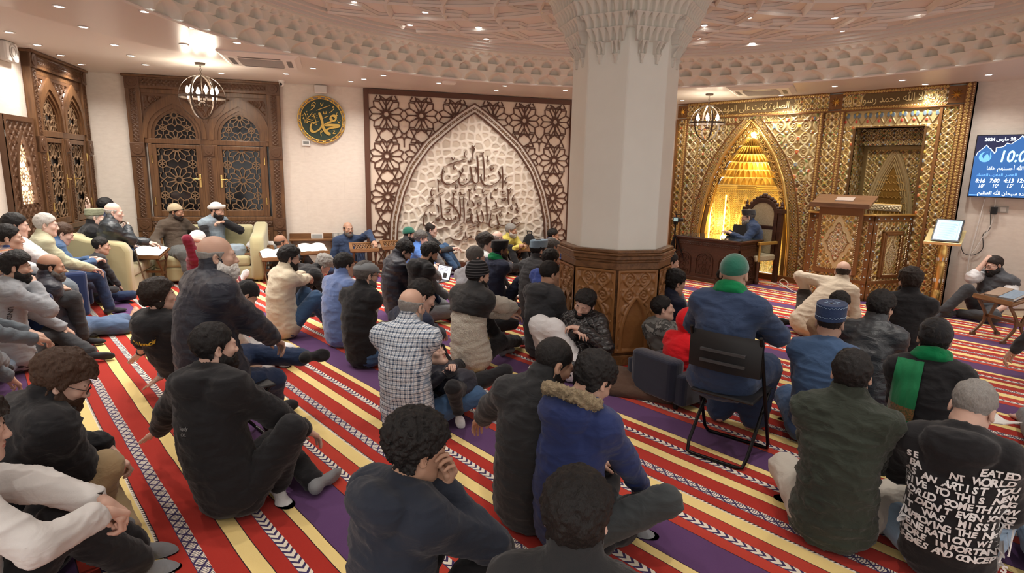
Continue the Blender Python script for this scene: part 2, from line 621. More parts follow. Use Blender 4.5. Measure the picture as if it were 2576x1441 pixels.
base = m.ramp(sN, st, 'CONSTANT')
def inband(a, b_):
 return m.math('MULTIPLY', m.math('GREATER_THAN', sN, a / PER), m.math('LESS_THAN', sN, b_ / PER))
def tri(v):
 return m.math('ABSOLUTE', m.math('SUBTRACT', m.math('MODULO', m.math('ADD', v, 1000.0), 1.0), 0.5))
def loc(a, b_):
 return m.math('DIVIDE', m.math('SUBTRACT', sN, a / PER), (b_ - a) / PER)
def chev(a, b_):
 l = m.math('ABSOLUTE', m.math('SUBTRACT', loc(a, b_), 0.5))
 ph = m.math('ADD', m.math('MULTIPLY', X_, 21.0), m.math('MULTIPLY', l, 1.3))
 k = m.math('LESS_THAN', tri(ph), 0.30)
 return m.math('MULTIPLY', m.math('MULTIPLY', k, inband(a, b_)), m.math('LESS_THAN', l, 0.46))
ch = m.math('MAXIMUM', chev(.150, .205), chev(.815, .866))
l2 = m.math('ABSOLUTE', m.math('SUBTRACT', loc(.482, .545), 0.5))
di = m.math('GREATER_THAN', m.math('ABSOLUTE', m.math('SUBTRACT', tri(m.math('MULTIPLY', X_, 13.0)), l2)), 0.10)
di = m.math('MULTIPLY', di, m.math('LESS_THAN', tri(m.math('ADD', m.math('MULTIPLY', X_, 78.0), m.math('MULTIPLY', l2, 1.2))), 0.34))
di = m.math('MULTIPLY', m.math('MULTIPLY', di, inband(.482, .545)), m.math('LESS_THAN', l2, 0.47))
dt = m.math('MULTIPLY', m.math('LESS_THAN', tri(m.math('ADD', m.math('MULTIPLY', X_, 42.0), m.math('MULTIPLY', loc(.622, .636), 0.6))), 0.2), inband(.624, .634))
c = m.mix(m.math('MAXIMUM', ch, di), base, WV)
c = m.mix(dt, c, DK)
pile = m.noise(co, 3.2, 4, 0.6, 1.5)
fine = m.noise(m.mapped(co, (1, 1.6, 1)), 260, 2)
c = m.mix(0.32, c, m.mix(pile, (0.32, 0.32, 0.32), (0.72, 0.72, 0.72)), 'SOFT_LIGHT')
c = m.mix(0.4, c, m.mix(fine, (0.25, 0.25, 0.25), (0.75, 0.75, 0.75)), 'SOFT_LIGHT')
m.set(col=c, rough=0.95, sheen=0.1, spec=0.1)
m.bump(m.math('ADD', fine, m.math('MULTIPLY', m.noise(co, 1.2, 3), 4.0)), 0.35, 0.006)
M_CARPET = m.mat
C2 = C1 + N2 * ((QY - C1[1]) / N2[1])
LEND = C1 - N1 * 9.0
ROOM = [tuple(C1), tuple(LEND), (4.0, LEND[1]), (4.0, QY), tuple(C2)]
mb = MB()
mb.add([(x, y, 0.0) for x, y in ROOM], [(0, 1, 2, 3, 4)])
floor = tag(mb.build('floor', M_CARPET), 'red, yellow and purple striped prayer carpet covering the hall', kind='structure')
# ---------------------------------------------------------------- walls
def wall_piece(name, pieces, mw, label):
 mb = MB()
 for p in pieces:
  mb.box(*p)
 return tag(mb.build(name, M_STONE, mw=mw), label, kind='structure')
wall_piece('wall_back', [(-0.0, 9.913, 0, 0.2, 0, CEIL)], W_BACK, 'beige stone-tiled wall behind the seated men')
wall_piece('wall_left', [(-9.0, 0.0, 0, 0.2, 0, CEIL)], W_LEFT, 'beige stone-tiled wall with the wooden windows at the far left')
NX0, NX1 = -6.10, -4.553           # mihrab opening
NXC, NR = (NX0 + NX1) / 2, (NX1 - NX0) / 2
PX0, PX1, PZ1 = -3.616, -2.70, 2.55   # pulpit recess
wall_piece('wall_right', [(-7.125, NX0, 0, 0.2, 0, CEIL), (NX0, NX1, 0, 0.2, 2.62, CEIL), (NX1, PX0, 0, 0.2, 0, CEIL), (PX0, PX1, 0, 0.2, PZ1, CEIL), (PX1, 4.0, 0, 0.2, 0, CEIL)], W_QIB, 'beige stone-tiled wall carrying the gilded panelling and the screen')
# ---------------------------------------------------------------- ceiling with round recess
def edge_dist(a):
 d = np.array([math.cos(a), math.sin(a)])
 best = 99
 for i in range(5):
  p, q = np.array(ROOM[i]), np.array(ROOM[(i + 1) % 5])
  e = q - p
  den = d[0] * e[1] - d[1] * e[0]
  if abs(den) < 1e-9:
   continue
  w = p - RC
  t = (w[0] * e[1] - w[1] * e[0]) / den
  u = (w[0] * d[1] - w[1] * d[0]) / den
  if t > 0 and -1e-6 <= u <= 1 + 1e-6:
   best = min(best, t)
 return best
angs = sorted(list(np.linspace(-PI, PI, 180, endpoint=False)) + [math.atan2(y - RC[1], x - RC[0]) for x, y in ROOM])
R1, RG = RR + 0.05, 5.72
mb = MB()
rows = []
for a in angs:
 e = edge_dist(a)
 g = min(RG, e)
 d = np.array([math.cos(a), math.sin(a)])
 rows.append([(*(RC + d * RR), CEIL), (*(RC + d * R1), CEIL), (*(RC + d * max(R1, g)), CEIL), (*(RC + d * max(R1, e)), CEIL)])
P_ = np.array(rows).transpose(1, 0, 2)
mb.surf(P_[1:3], 1, wrap=True)
mb.surf(P_[2:4], 0, wrap=True)
# thin drip bead round the recess
mb.tube([(*(RC + (RR + 0.03) * np.array([math.cos(a), math.sin(a)])), CEIL) for a in np.linspace(0, 2 * PI, 160, endpoint=False)], 0.018, 6, 0, closed=True)
ceiling = tag(mb.build('ceiling', [M_CEIL, M_CEILG], smooth=False), 'pale flat ceiling with downlights round the dome', kind='structure')
# muqarnas cornice: tiers of little niches round the recess
ZD = 3.60
def tiers(U, T, specs):
 """U: cell coordinate, T: height 0..1; specs: (t0,t1,cells per unit, shift, inset0, inset1, depth) -> protrusion"""
 out = np.zeros(U.shape)
 for (t0, t1, nc, sh, s, dep, pw) in specs:
  k = (T >= t0) & (T <= t1)
  v = np.clip((T - t0) / (t1 - t0), 0, 1)
  u = np.abs(((U * nc + sh) % 1) - 0.5) * 2
  half = (0.90 if pw > 2.5 else 0.64) * (1 - v ** (2.6 if pw > 2.5 else 3.2))
  ins = np.clip((half - u) * (2.2 if pw > 2.5 else 5.0), 0, 1)
  rec = ins ** 0.7 * dep * (1 - 0.25 * v)
  out = np.where(k, s + 0.25 * dep * v - rec, out)
 return out
na, nt = 2688, 84
A_, T_ = np.meshgrid(np.linspace(0, 2 * PI, na, endpoint=False), np.linspace(0, 1, nt))
U_ = A_ / (2 * PI)
prot = tiers(U_, T_, [(0.0, 0.36, 72, 0.0, 0.05, 0.11, 2.6), (0.36, 0.60, 96, 0.5, 0.12, 0.10, 1.9), (0.60, 0.82, 96, 0.0, 0.19, 0.095, 1.9), (0.82, 0.93, 192, 0.0, 0.25, 0.05, 1.5), (0.93, 1.001, 96, 0, 0.28, 0.0, 2)])
Rr = RR - prot
P_ = np.stack([RC[0] + Rr * np.cos(A_), RC[1] + Rr * np.sin(A_), CEIL + T_ * (ZD - 0.10 - CEIL)], -1)
mb = MB()
Q_ = []
idx = np.arange(na * nt).reshape(nt, na)
idx = np.concatenate([idx, idx[:, :1]], 1)
Q_ = np.stack([idx[:-1, :-1], idx[1:, :-1], idx[1:, 1:], idx[:-1, 1:]], -1).reshape(-1, 4)
corn = link('cornice', raw_mesh('cornice', P_.reshape(-1, 3), Q_, M_PLASTER), None, False)
corn.name = 'trim_1'
tag(corn, 'ring of carved plaster niches round the dome recess', kind='structure')
# stepped rim and the dome soffit
mb = MB()
prof = [(RR - 0.27, ZD - 0.10), (RR - 0.31, ZD - 0.10), (RR - 0.31, ZD - 0.07), (RR - 0.36, ZD - 0.07), (RR - 0.36, ZD - 0.035), (RR - 0.42, ZD - 0.035), (RR - 0.42, ZD), (0.02, ZD)]
P_ = np.array([[(RC[0] + r * math.cos(a), RC[1] + r * math.sin(a), z) for a in np.linspace(0, 2 * PI, 160, endpoint=False)] for r, z in prof])
mb.surf(P_, 0, wrap=True)
dome = tag(mb.build('ceiling', M_DOME, smooth=30), 'recessed round dome soffit with interlaced plaster ribs', kind='structure')
# interlaced ribs
mb = MB()
NS = 22
RD_ = RR - 0.44
def rib(pts, w=0.085):
 mb.tube([(p[0], p[1], ZD - 0.004) for p in pts], w * 0.5, 4, 0)
 mb.tube([(p[0], p[1], ZD - 0.035) for p in pts], w * 0.27, 4, 0)
def inside(p):
 return np.hypot(p[0] - RC[0], p[1] - RC[1]) < RD_
def clip_rib(pts):
 run = []
 for p in pts:
  if inside(p):
   run.append(p)
  else:
   if len(run) > 2:
    rib(run)
   run = []
 if len(run) > 2:
  rib(run)
for k in range(NS):
 t0 = 2 * PI * k / NS
 for sg in (1, -1):
  clip_rib([RC + r * np.array([math.cos(t0 + sg * 1.15 * (r / RD_) ** 1.15), math.sin(t0 + sg * 1.15 * (r / RD_) ** 1.15)]) for r in np.linspace(0.7, RD_, 34)])
for r0, amp in ((1.25, 0.10), (2.0, 0.14), (2.8, 0.17), (3.5, 0.15)):
 clip_rib([RC + (r0 + amp * abs(math.sin(NS / 2 * a))) * np.array([math.cos(a), math.sin(a)]) for a in np.linspace(0, 2 * PI, NS * 14 + 1)])
mb.build('rib', M_DOME, dome, smooth=False)
# ---------------------------------------------------------------- column
colm = empty('column', (COLC[0], COLC[1], 0), label='thick octagonal column with carved wood base and muqarnas capital', cat='column')
ca0 = math.atan2(4.396 - COLC[1], -3.435 - COLC[0])      # a corner faces the eye
def octo(R, k=8):
 return [(R * math.cos(ca0 + 2 * PI * i / k), R * math.sin(ca0 + 2 * PI * i / k)) for i in range(k)]
mb = MB()
mb.prism_z(octo(0.497), 1.09, 3.2)
mb.build('shaft', M_SHAFT, colm, bevel=0.012)
# capital as a relief wrapped round the octagon
per, rows = 8 * 72, 130
S_, T_ = np.meshgrid(np.arange(per) / 72.0, np.linspace(0, 1, rows))
face = np.floor(S_)
fu = S_ - face
out = np.full(S_.shape, -0.012)
zt = [0.0, 0.13, 0.29, 0.46, 0.63, 0.81, 1.0]
lev = [0.018, 0.03, 0.06, 0.10, 0.145, 0.19]
ext = [None, None, (0.10, 0.90), (0.03, 0.97), (0.0, 1.0), (0.0, 1.0)]
for k in range(6):
 v = np.clip((T_ - zt[k]) / (zt[k + 1] - zt[k]), 0, 1)
 sel = (T_ >= zt[k]) & (T_ <= zt[k + 1])
 g2 = np.abs(np.abs(fu - 0.5) - 0.19)
 nc = [6, 10, 7, 7, 7, 8][k]
 u = np.abs(((fu * nc) % 1) - 0.5) * 2
 if k == 0:
  body = np.where(g2 < 0.03 + 0.05 * v ** 3, lev[0] + 0.02 * v ** 2, -0.012)
 else:
  half = 0.66 * (1 - v ** 3)
  ins_ = np.clip((half - u) * 5, 0, 1)
  body = lev[k] + 0.05 * v ** 2 - 0.034 * ins_
  on = g2 < 0.10 if k == 1 else (fu > ext[k][0] + 0.04 * (1 - v)) & (fu < ext[k][1] - 0.04 * (1 - v)) if k < 4 else np.ones(fu.shape, bool)
  body = np.where(on, body, -0.012 if k < 3 else lev[k] - 0.06)
 out = np.where(sel, body, out)
c8, s8 = math.cos(PI / 8), math.sin(PI / 8)
apo = 0.497 * c8
apo_o = apo + out
R_o = apo_o / c8
a0_, a1_ = ca0 + face * PI / 4, ca0 + (face + 1) * PI / 4
Px = R_o * (np.cos(a0_) * (1 - fu) + np.cos(a1_) * fu)
Py = R_o * (np.sin(a0_) * (1 - fu) + np.sin(a1_) * fu)
Pz = 2.74 + T_ * (3.36 - 2.74)
idx = np.arange(per * rows).reshape(rows, per)
idx = np.concatenate([idx, idx[:, :1]], 1)
Q_ = np.stack([idx[:-1, :-1], idx[:-1, 1:], idx[1:, 1:], idx[1:, :-1]], -1).reshape(-1, 4)
link('capital', raw_mesh('capital', np.stack([Px, Py, Pz], -1).reshape(-1, 3), Q_, M_PLASTER), colm, False)
mb = MB()
mb.prism_z(octo(0.78), 3.36, 3.44)
mb.prism_z(octo(0.84), 3.44, 3.61)
mb.build('abacus', M_PLASTER, colm, bevel=0.01)
# wooden base
mb = MB()
for R, z0, z1 in ((0.565, 0.0, 0.10), (0.545, 0.10, 0.13), (0.525, 0.13, 0.93), (0.545, 0.915, 0.985), (0.56, 0.985, 1.01), (0.575, 1.01, 1.05), (0.59, 1.05, 1.07), (0.565, 1.07, 1.10)):
 mb.prism_z(octo(R), z0, z1)
cb = mb.build('wood_base', M_WOODX, colm, bevel=0.008)
def scroll_relief(w, zb, zt_, arch_a, za, zb2):
 """carved scrolls with a pointed panel let in below"""
 def fn(X, Z):
  h, c = arab(X, Z, 0.30, flowers=False)
  ah = arch_half(arch_a, za, zb2, Z)
  ins = ah - np.abs(X)
  star = np.abs(np.sin(X * 62) * np.cos(Z * 62)) + 0.5 * np.abs(np.sin((X + Z) * 44))
  hh = np.where(ins > 0, 0.05 * sstep(star, 0.5, 0.3), h * 0.5 + 0.35)
  rim = sstep(np.abs(ins), 0.03, 0.012)
  hh = np.maximum(hh, rim * 1.0)
  edge = sstep(np.minimum(w - np.abs(X), np.minimum(Z - zb, zt_ - Z)), 0.03, 0.022)
  hh = np.maximum(hh, edge)
  return hh * 0.030, None
 return fn
M_CARVED_LIT = mat('carved_base_wood', (0.33, 0.155, 0.055), 0.27, var=0.2, spec=0.6)
fw = 2 * 0.525 * s8
for i in range(8):
 am = ca0 + (i + 0.5) * PI / 4
 mwl = Matrix.Translation((0.525 * c8 * math.cos(am), 0.525 * c8 * math.sin(am), 0)) @ Matrix.Rotation(am + PI / 2, 4, 'Z')
 o = relief('carved_panel', -fw / 2, fw / 2, 0.13, 0.915, 0.006, scroll_relief(fw / 2, 0.13, 0.915, fw * 0.36, 0.16, 0.66), M_CARVED_LIT, cb, -0.003)
 o.matrix_local = mwl
# ================================================================ geometric lattice
def rosette_lines(cx, cz, r, n=12, rot=0.0, hub=0.18):
 L = []
 for k in range(n):
  a = rot + 2 * PI * k / n
  b = a + PI / n
  c = a - PI / n
  P = lambda rr, t: (cx + rr * math.cos(t), cz + rr * math.sin(t))
  L += [(P(r * hub, a), P(r * 0.40, b)), (P(r * hub, a), P(r * 0.40, c)), (P(r * 0.40, b), P(r * 0.80, b)), (P(r * 0.80, b), P(r * 1.0, a)), (P(r * 0.80, c), P(r * 1.0, a))]
 return L
def lattice(mb, lines, w, y0, y1, inside, m=0, step=0.03):
 for (a, b) in lines:
  a, b = np.array(a), np.array(b)
  n = max(1, int(np.linalg.norm(b - a) / step))
  on = [inside(*(a + (b - a) * (i + 0.5) / n)) for i in range(n)]
  i = 0
  while i < n:
   if on[i]:
    j = i
    while j < n and on[j]:
     j += 1
    p, q = a + (b - a) * i / n, a + (b - a) * j / n
    mb.obox((p[0], y0, p[1]), (q[0], y0, q[1]), w, abs(y1 - y0), (0, -1, 0), m)
    i = j
   else:
    i += 1
def star_field(x0, x1, z0, z1, r, cx, cz, n=12):
 """rosettes on a grid with hexagons linking them"""
 L = []
 dx, dz = 2.0 * r, 2.3 * r
 for i in range(-3, 4):
  for j in range(-3, 4):
   for (ox, oz) in ((0, 0), (0.5, 0.5)):
    x, z = cx + (i + ox) * dx, cz + (j + oz) * dz
    if x0 - r < x < x1 + r and z0 - r < z < z1 + r:
     if ox == 0:
      L += rosette_lines(x, z, r, n)
     else:
      P = lambda rr, k: (x + rr * math.cos(k * PI / 3 + PI / 6), z + rr * math.sin(k * PI / 3 + PI / 6))
      for k in range(6):
       L += [(P(r * 0.30, k), P(r * 0.30, k + 1)), (P(r * 0.30, k), P(r * 0.62, k)), (P(0.0, 0), P(r * 0.30, k))]
 return L
def carve(name, x0, x1, z0, z1, parent, y, p=None, amp=0.014, m=None, mask=None):
 p = p or min(x1 - x0, z1 - z0)
 xc, zc = (x0 + x1) / 2, (z0 + z1) / 2
 vert = (z1 - z0) > (x1 - x0)
 def fn(X, Z):
  if vert:
   h, c = arab(X - xc, Z - zc, p, flowers=False)
  else:
   h, c = arab(Z - zc, X - xc, p, flowers=False)
  e = np.minimum(np.minimum(X - x0, x1 - X), np.minimum(Z - z0, z1 - Z))
  return np.where(e < 0.008, 0.0, h * amp), None
 return relief(name, x0, x1, z0, z1, 0.0065, fn, m or M_CARVE, parent, y, mask)
M_LATT = mat('lattice_wood', (0.20, 0.12, 0.065), 0.45, var=0.2)
def wooden_window(mw, name, label):
 """twin arched shutters in a carved frame, local x 0..2.2"""
 root = tag(empty(name, mw=mw), label, kind='structure')
 W = 2.2
 mb = MB()
 # jambs, head, sill and plinth
 mb.box(0, 0.2, -0.09, 0.0, 0.0, 3.09)
 mb.box(W - 0.2, W, -0.09, 0.0, 0.0, 3.09)
 mb.box(0, W, -0.09, 0.0, 2.91, 3.09)
 mb.box(-0.03, W + 0.03, -0.13, 0.0, 3.07, 3.105)
 mb.box(0.2, W - 0.2, -0.075, 0.0, 0.0, 0.78)
 mb.box(0.2, W - 0.2, -0.09, 0.0, 0.88, 0.95)
 mb.box(1.0, 1.2, -0.085, 0.0, 0.9, 2.09)
 mb.box(0.2, W - 0.2, -0.06, 0.0, 2.84, 2.91)
 mb.box(0.2, W - 0.2, -0.07, 0, 2.09, 2.17)
 # frame round each shutter
 for x0, x1 in ((0.24, 1.02), (1.18, 1.96)):
  mb.box(x0, x0 + 0.05, -0.075, 0, 0.95, 2.09)
  mb.box(x1 - 0.05, x1, -0.075, 0, 0.95, 2.09)
 mb.build('frame', M_WOOD, root, bevel=0.006)
 # spandrel board with arched holes
 mb = MB()
 for cx in (0.63, 1.57):
  ou = arch(0.45, 2.17, 2.84, 26, cx)
  i1 = arch(0.385, 2.17, 2.70, 26, cx)
  i2 = arch(0.335, 2.17, 2.63, 26, cx)
  i3 = arch(0.29, 2.17, 2.585, 26, cx)
  mb.band(ou, i1, 0.0, -0.085)
  mb.band(i1, i2, 0.0, -0.065)
  mb.band(i2, i3, 0.0, -0.045)
 mb.build('arch_moulding', M_WOOD, root, smooth=40)
 def sp_mask(X, Z):
  k = np.ones(X.shape, bool)
  for cx in (0.63, 1.57):
   k &= ~(np.abs(X - cx) < arch_half(0.45, 2.17, 2.84, Z) - 0.02)
  return k
 def sp_fn(X, Z):
  h, c = arab(X - 1.1, Z - 2.17, 0.33, flowers=False)
  e = np.full(X.shape, 9.0)
  for cx in (0.63, 1.57):
   e = np.minimum(e, np.hypot(0, 0) + (np.abs(X - cx) - arch_half(0.45, 2.17, 2.84, Z)))
   e = np.minimum(e, np.where(Z > 2.845, 0, 9))
  fr = (e < 0.045) | (Z > 2.80) | (np.abs(X - 1.1) > 0.87) | (np.abs(np.abs(X - 1.1) - 0.47) < 0.04) & (Z > 2.6)
  return np.where(fr, 0.018, h * 0.016), None
 relief('spandrel', 0.2, W - 0.2, 2.17, 2.84, 0.0065, sp_fn, M_CARVE, root, -0.045, sp_mask)
 # carved bands
 carve('carved_band', 0.2, W - 0.2, 2.945, 3.05, root, -0.092, 0.12)
 carve('carved_band', 0.2, W - 0.2, 0.785, 0.875, root, -0.078, 0.1)
 for xx in (0.05, W - 0.15):
  carve('carved_band', xx, xx + 0.1, 2.10, 2.90, root, -0.092, 0.12)
  carve('carved_band', xx, xx + 0.1, 0.93, 1.88, root, -0.092, 0.12)
  carve('carved_band', xx, xx + 0.1, 0.1, 0.72, root, -0.092, 0.12)
 carve('carved_band', 1.06, 1.14, 0.98, 1.9, root, -0.088, 0.1)
 # square bosses
 mb = MB()
 for xx, zz, s in ((0.1, 3.0, 0.2), (W - 0.1, 3.0, 0.2), (0.1, 1.99, 0.2), (W - 0.1, 1.99, 0.2), (1.1, 1.99, 0.16), (0.1, 0.83, 0.2), (W - 0.1, 0.83, 0.2)):
  mb.box(xx - s / 2, xx + s / 2, -0.105, 0, zz - s / 2, zz + s / 2)
  for r, d in ((0.38, 0.115), (0.28, 0.108), (0.16, 0.118)):
   mb.prism([(xx + s * r * math.cos(a), zz + s * r * math.sin(a)) for a in np.linspace(0, 2 * PI, 16, endpoint=False)], 0, -d)
 mb.build('boss', M_CARVE, root, bevel=0.004)
 for x0 in (0.28, 1.22):
  x1 = x0 + 0.7
  xc = (x0 + x1) / 2
  # fanlight lattice
  mb = MB()
  ins = lambda x, z: 2.17 < z and abs(x - xc) < float(arch_half(0.29, 2.17, 2.585, np.array(z)))
  lattice(mb, star_field(x0, x1, 2.1, 2.6, 0.17, xc, 2.14), 0.013, -0.02, -0.035, ins)
  mb.build('fanlight_lattice', M_LATT, root)
  # shutter
  mb = MB()
  mb.box(x0, x0 + 0.07, -0.07, -0.02, 0.96, 2.08)
  mb.box(x1 - 0.07, x1, -0.07, -0.02, 0.96, 2.08)
  mb.box(x0 + 0.07, x1 - 0.07, -0.07, -0.02, 0.96, 1.05)
  mb.box(x0 + 0.07, x1 - 0.07, -0.07, -0.02, 2.02, 2.08)
  sh = mb.build('shutter', M_WOOD, root, bevel=0.006)
  mb = MB()
  ins = lambda x, z: x0 + 0.07 < x < x1 - 0.07 and 1.05 < z < 2.02
  lattice(mb, star_field(x0, x1, 1.05, 2.02, 0.215, xc, 1.535), 0.013, -0.035, -0.05, ins)
  mb.build('lattice', M_LATT, sh)
  mb = MB()
  hx = x1 - 0.035 if x0 < 1 else x0 + 0.035
  mb.box(hx - 0.014, hx + 0.014, -0.08, -0.07, 1.42, 1.62)
  mb.tube([(hx, -0.07, 1.55), (hx, -0.12, 1.55), (hx + (-0.1 if x0 < 1 else 0.1), -0.12, 1.55)], 0.009, 8)
  mb.build('handle', M_BRASS, sh, bevel=0.003)
  mb = MB()
  hx = x0 + 0.0 if x0 < 1 else x1
  for zz in (1.2, 1.85):
   mb.tube([(hx, -0.08, zz - 0.06), (hx, -0.08, zz + 0.06)], 0.009, 8)
  mb.build('hinge', M_BRASS, sh)
 mb = MB()
 mb.box(0.22, W - 0.22, -0.012, -0.002, 0.96, 2.62)
 mb.build('pane', M_GLASS, root)
 # panelled plinth
 mb = MB()
 for x0 in (0.26, 1.15):
  x1 = x0 + 0.79
  for k, (g, d) in enumerate(((0, 0.09), (0.035, 0.082), (0.09, 0.088))):
   mb.box(x0 + g, x1 - g, -d, -0.07, 0.12 + g, 0.72 - g)
 mb.build('plinth_panel', M_WOODX, root, bevel=0.01)
 return root
wooden_window(W_BACK @ Matrix.Translation((0.578, 0, 0)), 'window_2', 'wide carved wooden window with two lattice shutters behind the green sofa')
wl = wooden_window(W_LEFT @ Matrix.Translation((-1.905, 0, 0)) @ Matrix.Diagonal((0.80, 1, 1, 1)), 'window_1', 'carved wooden window with two lattice shutters seen edge-on at the left')
# ---------------------------------------------------------------- lit niche at the far left
root = tag(empty('window_3', mw=W_LEFT), 'small carved wooden niche window glowing with white light at the left edge', kind='structure')
nx0, nx1, nz0, nz1 = -2.66, -1.935, 0.75, 2.285
acx, aw = -2.285, 0.19
def nf(X, Z):
 h, c = arab(X - acx, Z - nz0, 0.24, flowers=False)
 e = np.minimum(np.minimum(X - nx0, nx1 - X), np.minimum(Z - nz0, nz1 - Z))
 return np.where(e < 0.05, 0.02, h * 0.012), None
relief('carved_frame', nx0, nx1, nz0, nz1, 0.007, nf, M_CARVE, root, -0.05, lambda X, Z: ~((np.abs(X - acx) < arch_half(aw, 1.28, 2.10, Z)) & (Z > 1.28)))
mb = MB()
mb.box(nx0 - 0.01, nx0 + 0.0, -0.06, 0, nz0, nz1)
mb.box(nx1, nx1 + 0.01, -0.06, 0, nz0, nz1)
mb.box(nx0 - 0.01, nx1 + 0.01, -0.06, 0, nz1, nz1 + 0.012)
mb.band(arch(aw + 0.03, 1.26, 2.14, 24, acx), arch(aw - 0.005, 1.28, 2.09, 24, acx), 0.0, -0.075)
mb.build('frame', M_CARVE, root)
mb = MB()
mb.prism(arch(aw, 1.28, 2.10, 24, acx), -0.004, -0.001)
mb.build('light_panel', mat('window_glow', (0.9, 0.88, 0.84), 0.6, emit=(1.0, 0.93, 0.80), power=9.0), root)
mb = MB()
ins = lambda x, z: 1.28 < z and abs(x - acx) < float(arch_half(aw, 1.28, 2.10, np.array(z)))
lattice(mb, star_field(acx - 0.2, acx + 0.2, 1.25, 2.1, 0.12, acx, 1.6), 0.012, -0.02, -0.035, ins)
mb.build('lattice', mat('pale_lattice', (0.42, 0.27, 0.16), 0.5), root)
# ================================================================ calligraphy panel on the back wall
pan = empty('calligraphy_panel', mw=W_BACK, label='tall brown and cream lattice panel with Arabic writing in a pointed arch', cat='wall panel')
PCX, PL, PR = 6.026, 4.102, 7.95
M_BROWN = mat('brown_lacquer', (0.105, 0.045, 0.026), 0.5)
M_PCREAM = mat('panel_cream', (0.74, 0.62, 0.50), 0.6)
M_PWHITE = mat('panel_ivory', (0.80, 0.73, 0.64), 0.55)
mb = MB()
mb.box(PL, PR, -0.02, -0.0, 0.05, 3.09)
mb.build('backboard', M_PCREAM, pan)
mb = MB()
for bx in ((PL, PL + 0.085, 0.0, 3.1), (PR - 0.085, PR, 0.0, 3.1)):
 mb.box(bx[0], bx[1], -0.07, 0, bx[2], bx[3])
mb.box(PL + 0.085, PR - 0.085, -0.07, 0, 3.015, 3.1)
mb.box(PL + 0.085, PR - 0.085, -0.07, 0, 0.0, 0.1)
mb.build('frame', M_BROWN, pan, bevel=0.004)
L = []
sp = 0.355
for cx in (4.478, 5.08, 5.68, 6.372, 6.972, 7.575):
 for cz in (2.694, 1.994, 1.293, 0.59):
  r = 0.30
  for k in range(12):
   a, b, c = 2 * PI * k / 12 + PI / 12, 2 * PI * k / 12 + PI / 6, 2 * PI * k / 12
   P = lambda rr, t: (cx + rr * math.cos(t), cz + rr * math.sin(t))
   L += [(P(0.055, a), P(0.12, b)), (P(0.055, a), P(0.12, c)), (P(0.12, b), P(0.235, b)), (P(0.235, b), P(r, a)), (P(0.235, c), P(r, a)), (P(0.05, a), P(0.05, a + PI / 6))]
 for cz in (2.344, 1.643, 0.94, 3.04, 0.24):
  # links between the stacked rosettes
  for k in range(6):
   P = lambda rr, t: (cx + rr * math.cos(t), cz + rr * math.sin(t))
   L += [(P(0.13, k * PI / 3), P(0.13, (k + 1) * PI / 3)), (P(0.13, k * PI / 3), P(0.22, k * PI / 3 + PI / 6)), (P(0.13, (k + 1) * PI / 3), P(0.22, k * PI / 3 + PI / 6))]
for cx in (4.778, 5.38, 6.026, 6.672, 7.274):
 for cz in (2.344, 1.643, 0.94):
  for k in range(5):
   P = lambda rr, t: (cx + rr * math.cos(t + PI / 2), cz + rr * math.sin(t + PI / 2))
   L += [(P(0.03, k * 1.2566), P(0.085, k * 1.2566 + 0.628)), (P(0.03, k * 1.2566 + 1.2566), P(0.085, k * 1.2566 + 0.628)), (P(0.085, k * 1.2566 + 0.628), P(0.19, k * 1.2566 + 0.628))]
mb = MB()
ins = lambda x, z: PL + 0.08 < x < PR - 0.08 and 0.1 < z < 3.02 and not abs(x - PCX) < float(arch_half(1.548, 0.1, 2.956, np.array(z)))
lattice(mb, L, 0.020, -0.02, -0.036, ins, 0, 0.035)
mb.build('lattice', M_BROWN, pan)
# arch mouldings
mb = MB()
A = [arch(a, 0.1, z, 60, PCX) for a, z in ((1.548, 2.956), (1.53, 2.93), (1.475, 2.865), (1.425, 2.80), (1.40, 2.775))]
mb.band(A[0], A[1], 0.0, -0.085, 0)
mb.band(A[1], A[3], 0.0, -0.06, 1)
mb.band(A[3], A[4], 0.0, -0.085, 0)
# chain along the arch
mid = np.array(arch(1.476, 0.1, 2.866, 120, PCX))
seg = np.linalg.norm(np.diff(mid, axis=0), axis=1)
cum = np.concatenate([[0], np.cumsum(seg)])
t = 0.03
while t < cum[-1] - 0.05:
 for (u0, u1, w) in ((0.0, 0.055, 0.024), (0.06, 0.085, 0.032)):
  p = [np.array([np.interp(t + u, cum, mid[:, 0]), np.interp(t + u, cum, mid[:, 1])]) for u in (u0, u1)]
  d = (p[1] - p[0]) / (np.linalg.norm(p[1] - p[0]) + 1e-9)
  nn = np.array([-d[1], d[0]]) * w / 2
  q = [p[0] + nn, p[1] + nn, p[1] - nn, p[0] - nn]
  for i in range(4):
   a, b = q[i], q[(i + 1) % 4]
   mb.obox((a[0], -0.06, a[1]), (b[0], -0.06, b[1]), 0.009, 0.012, (0, -1, 0), 2)
 t += 0.092
mb.build('arch_moulding', [M_BROWN, M_PWHITE, mat('chain_bronze', (0.17, 0.08, 0.03), 0.4)], pan, smooth=40)
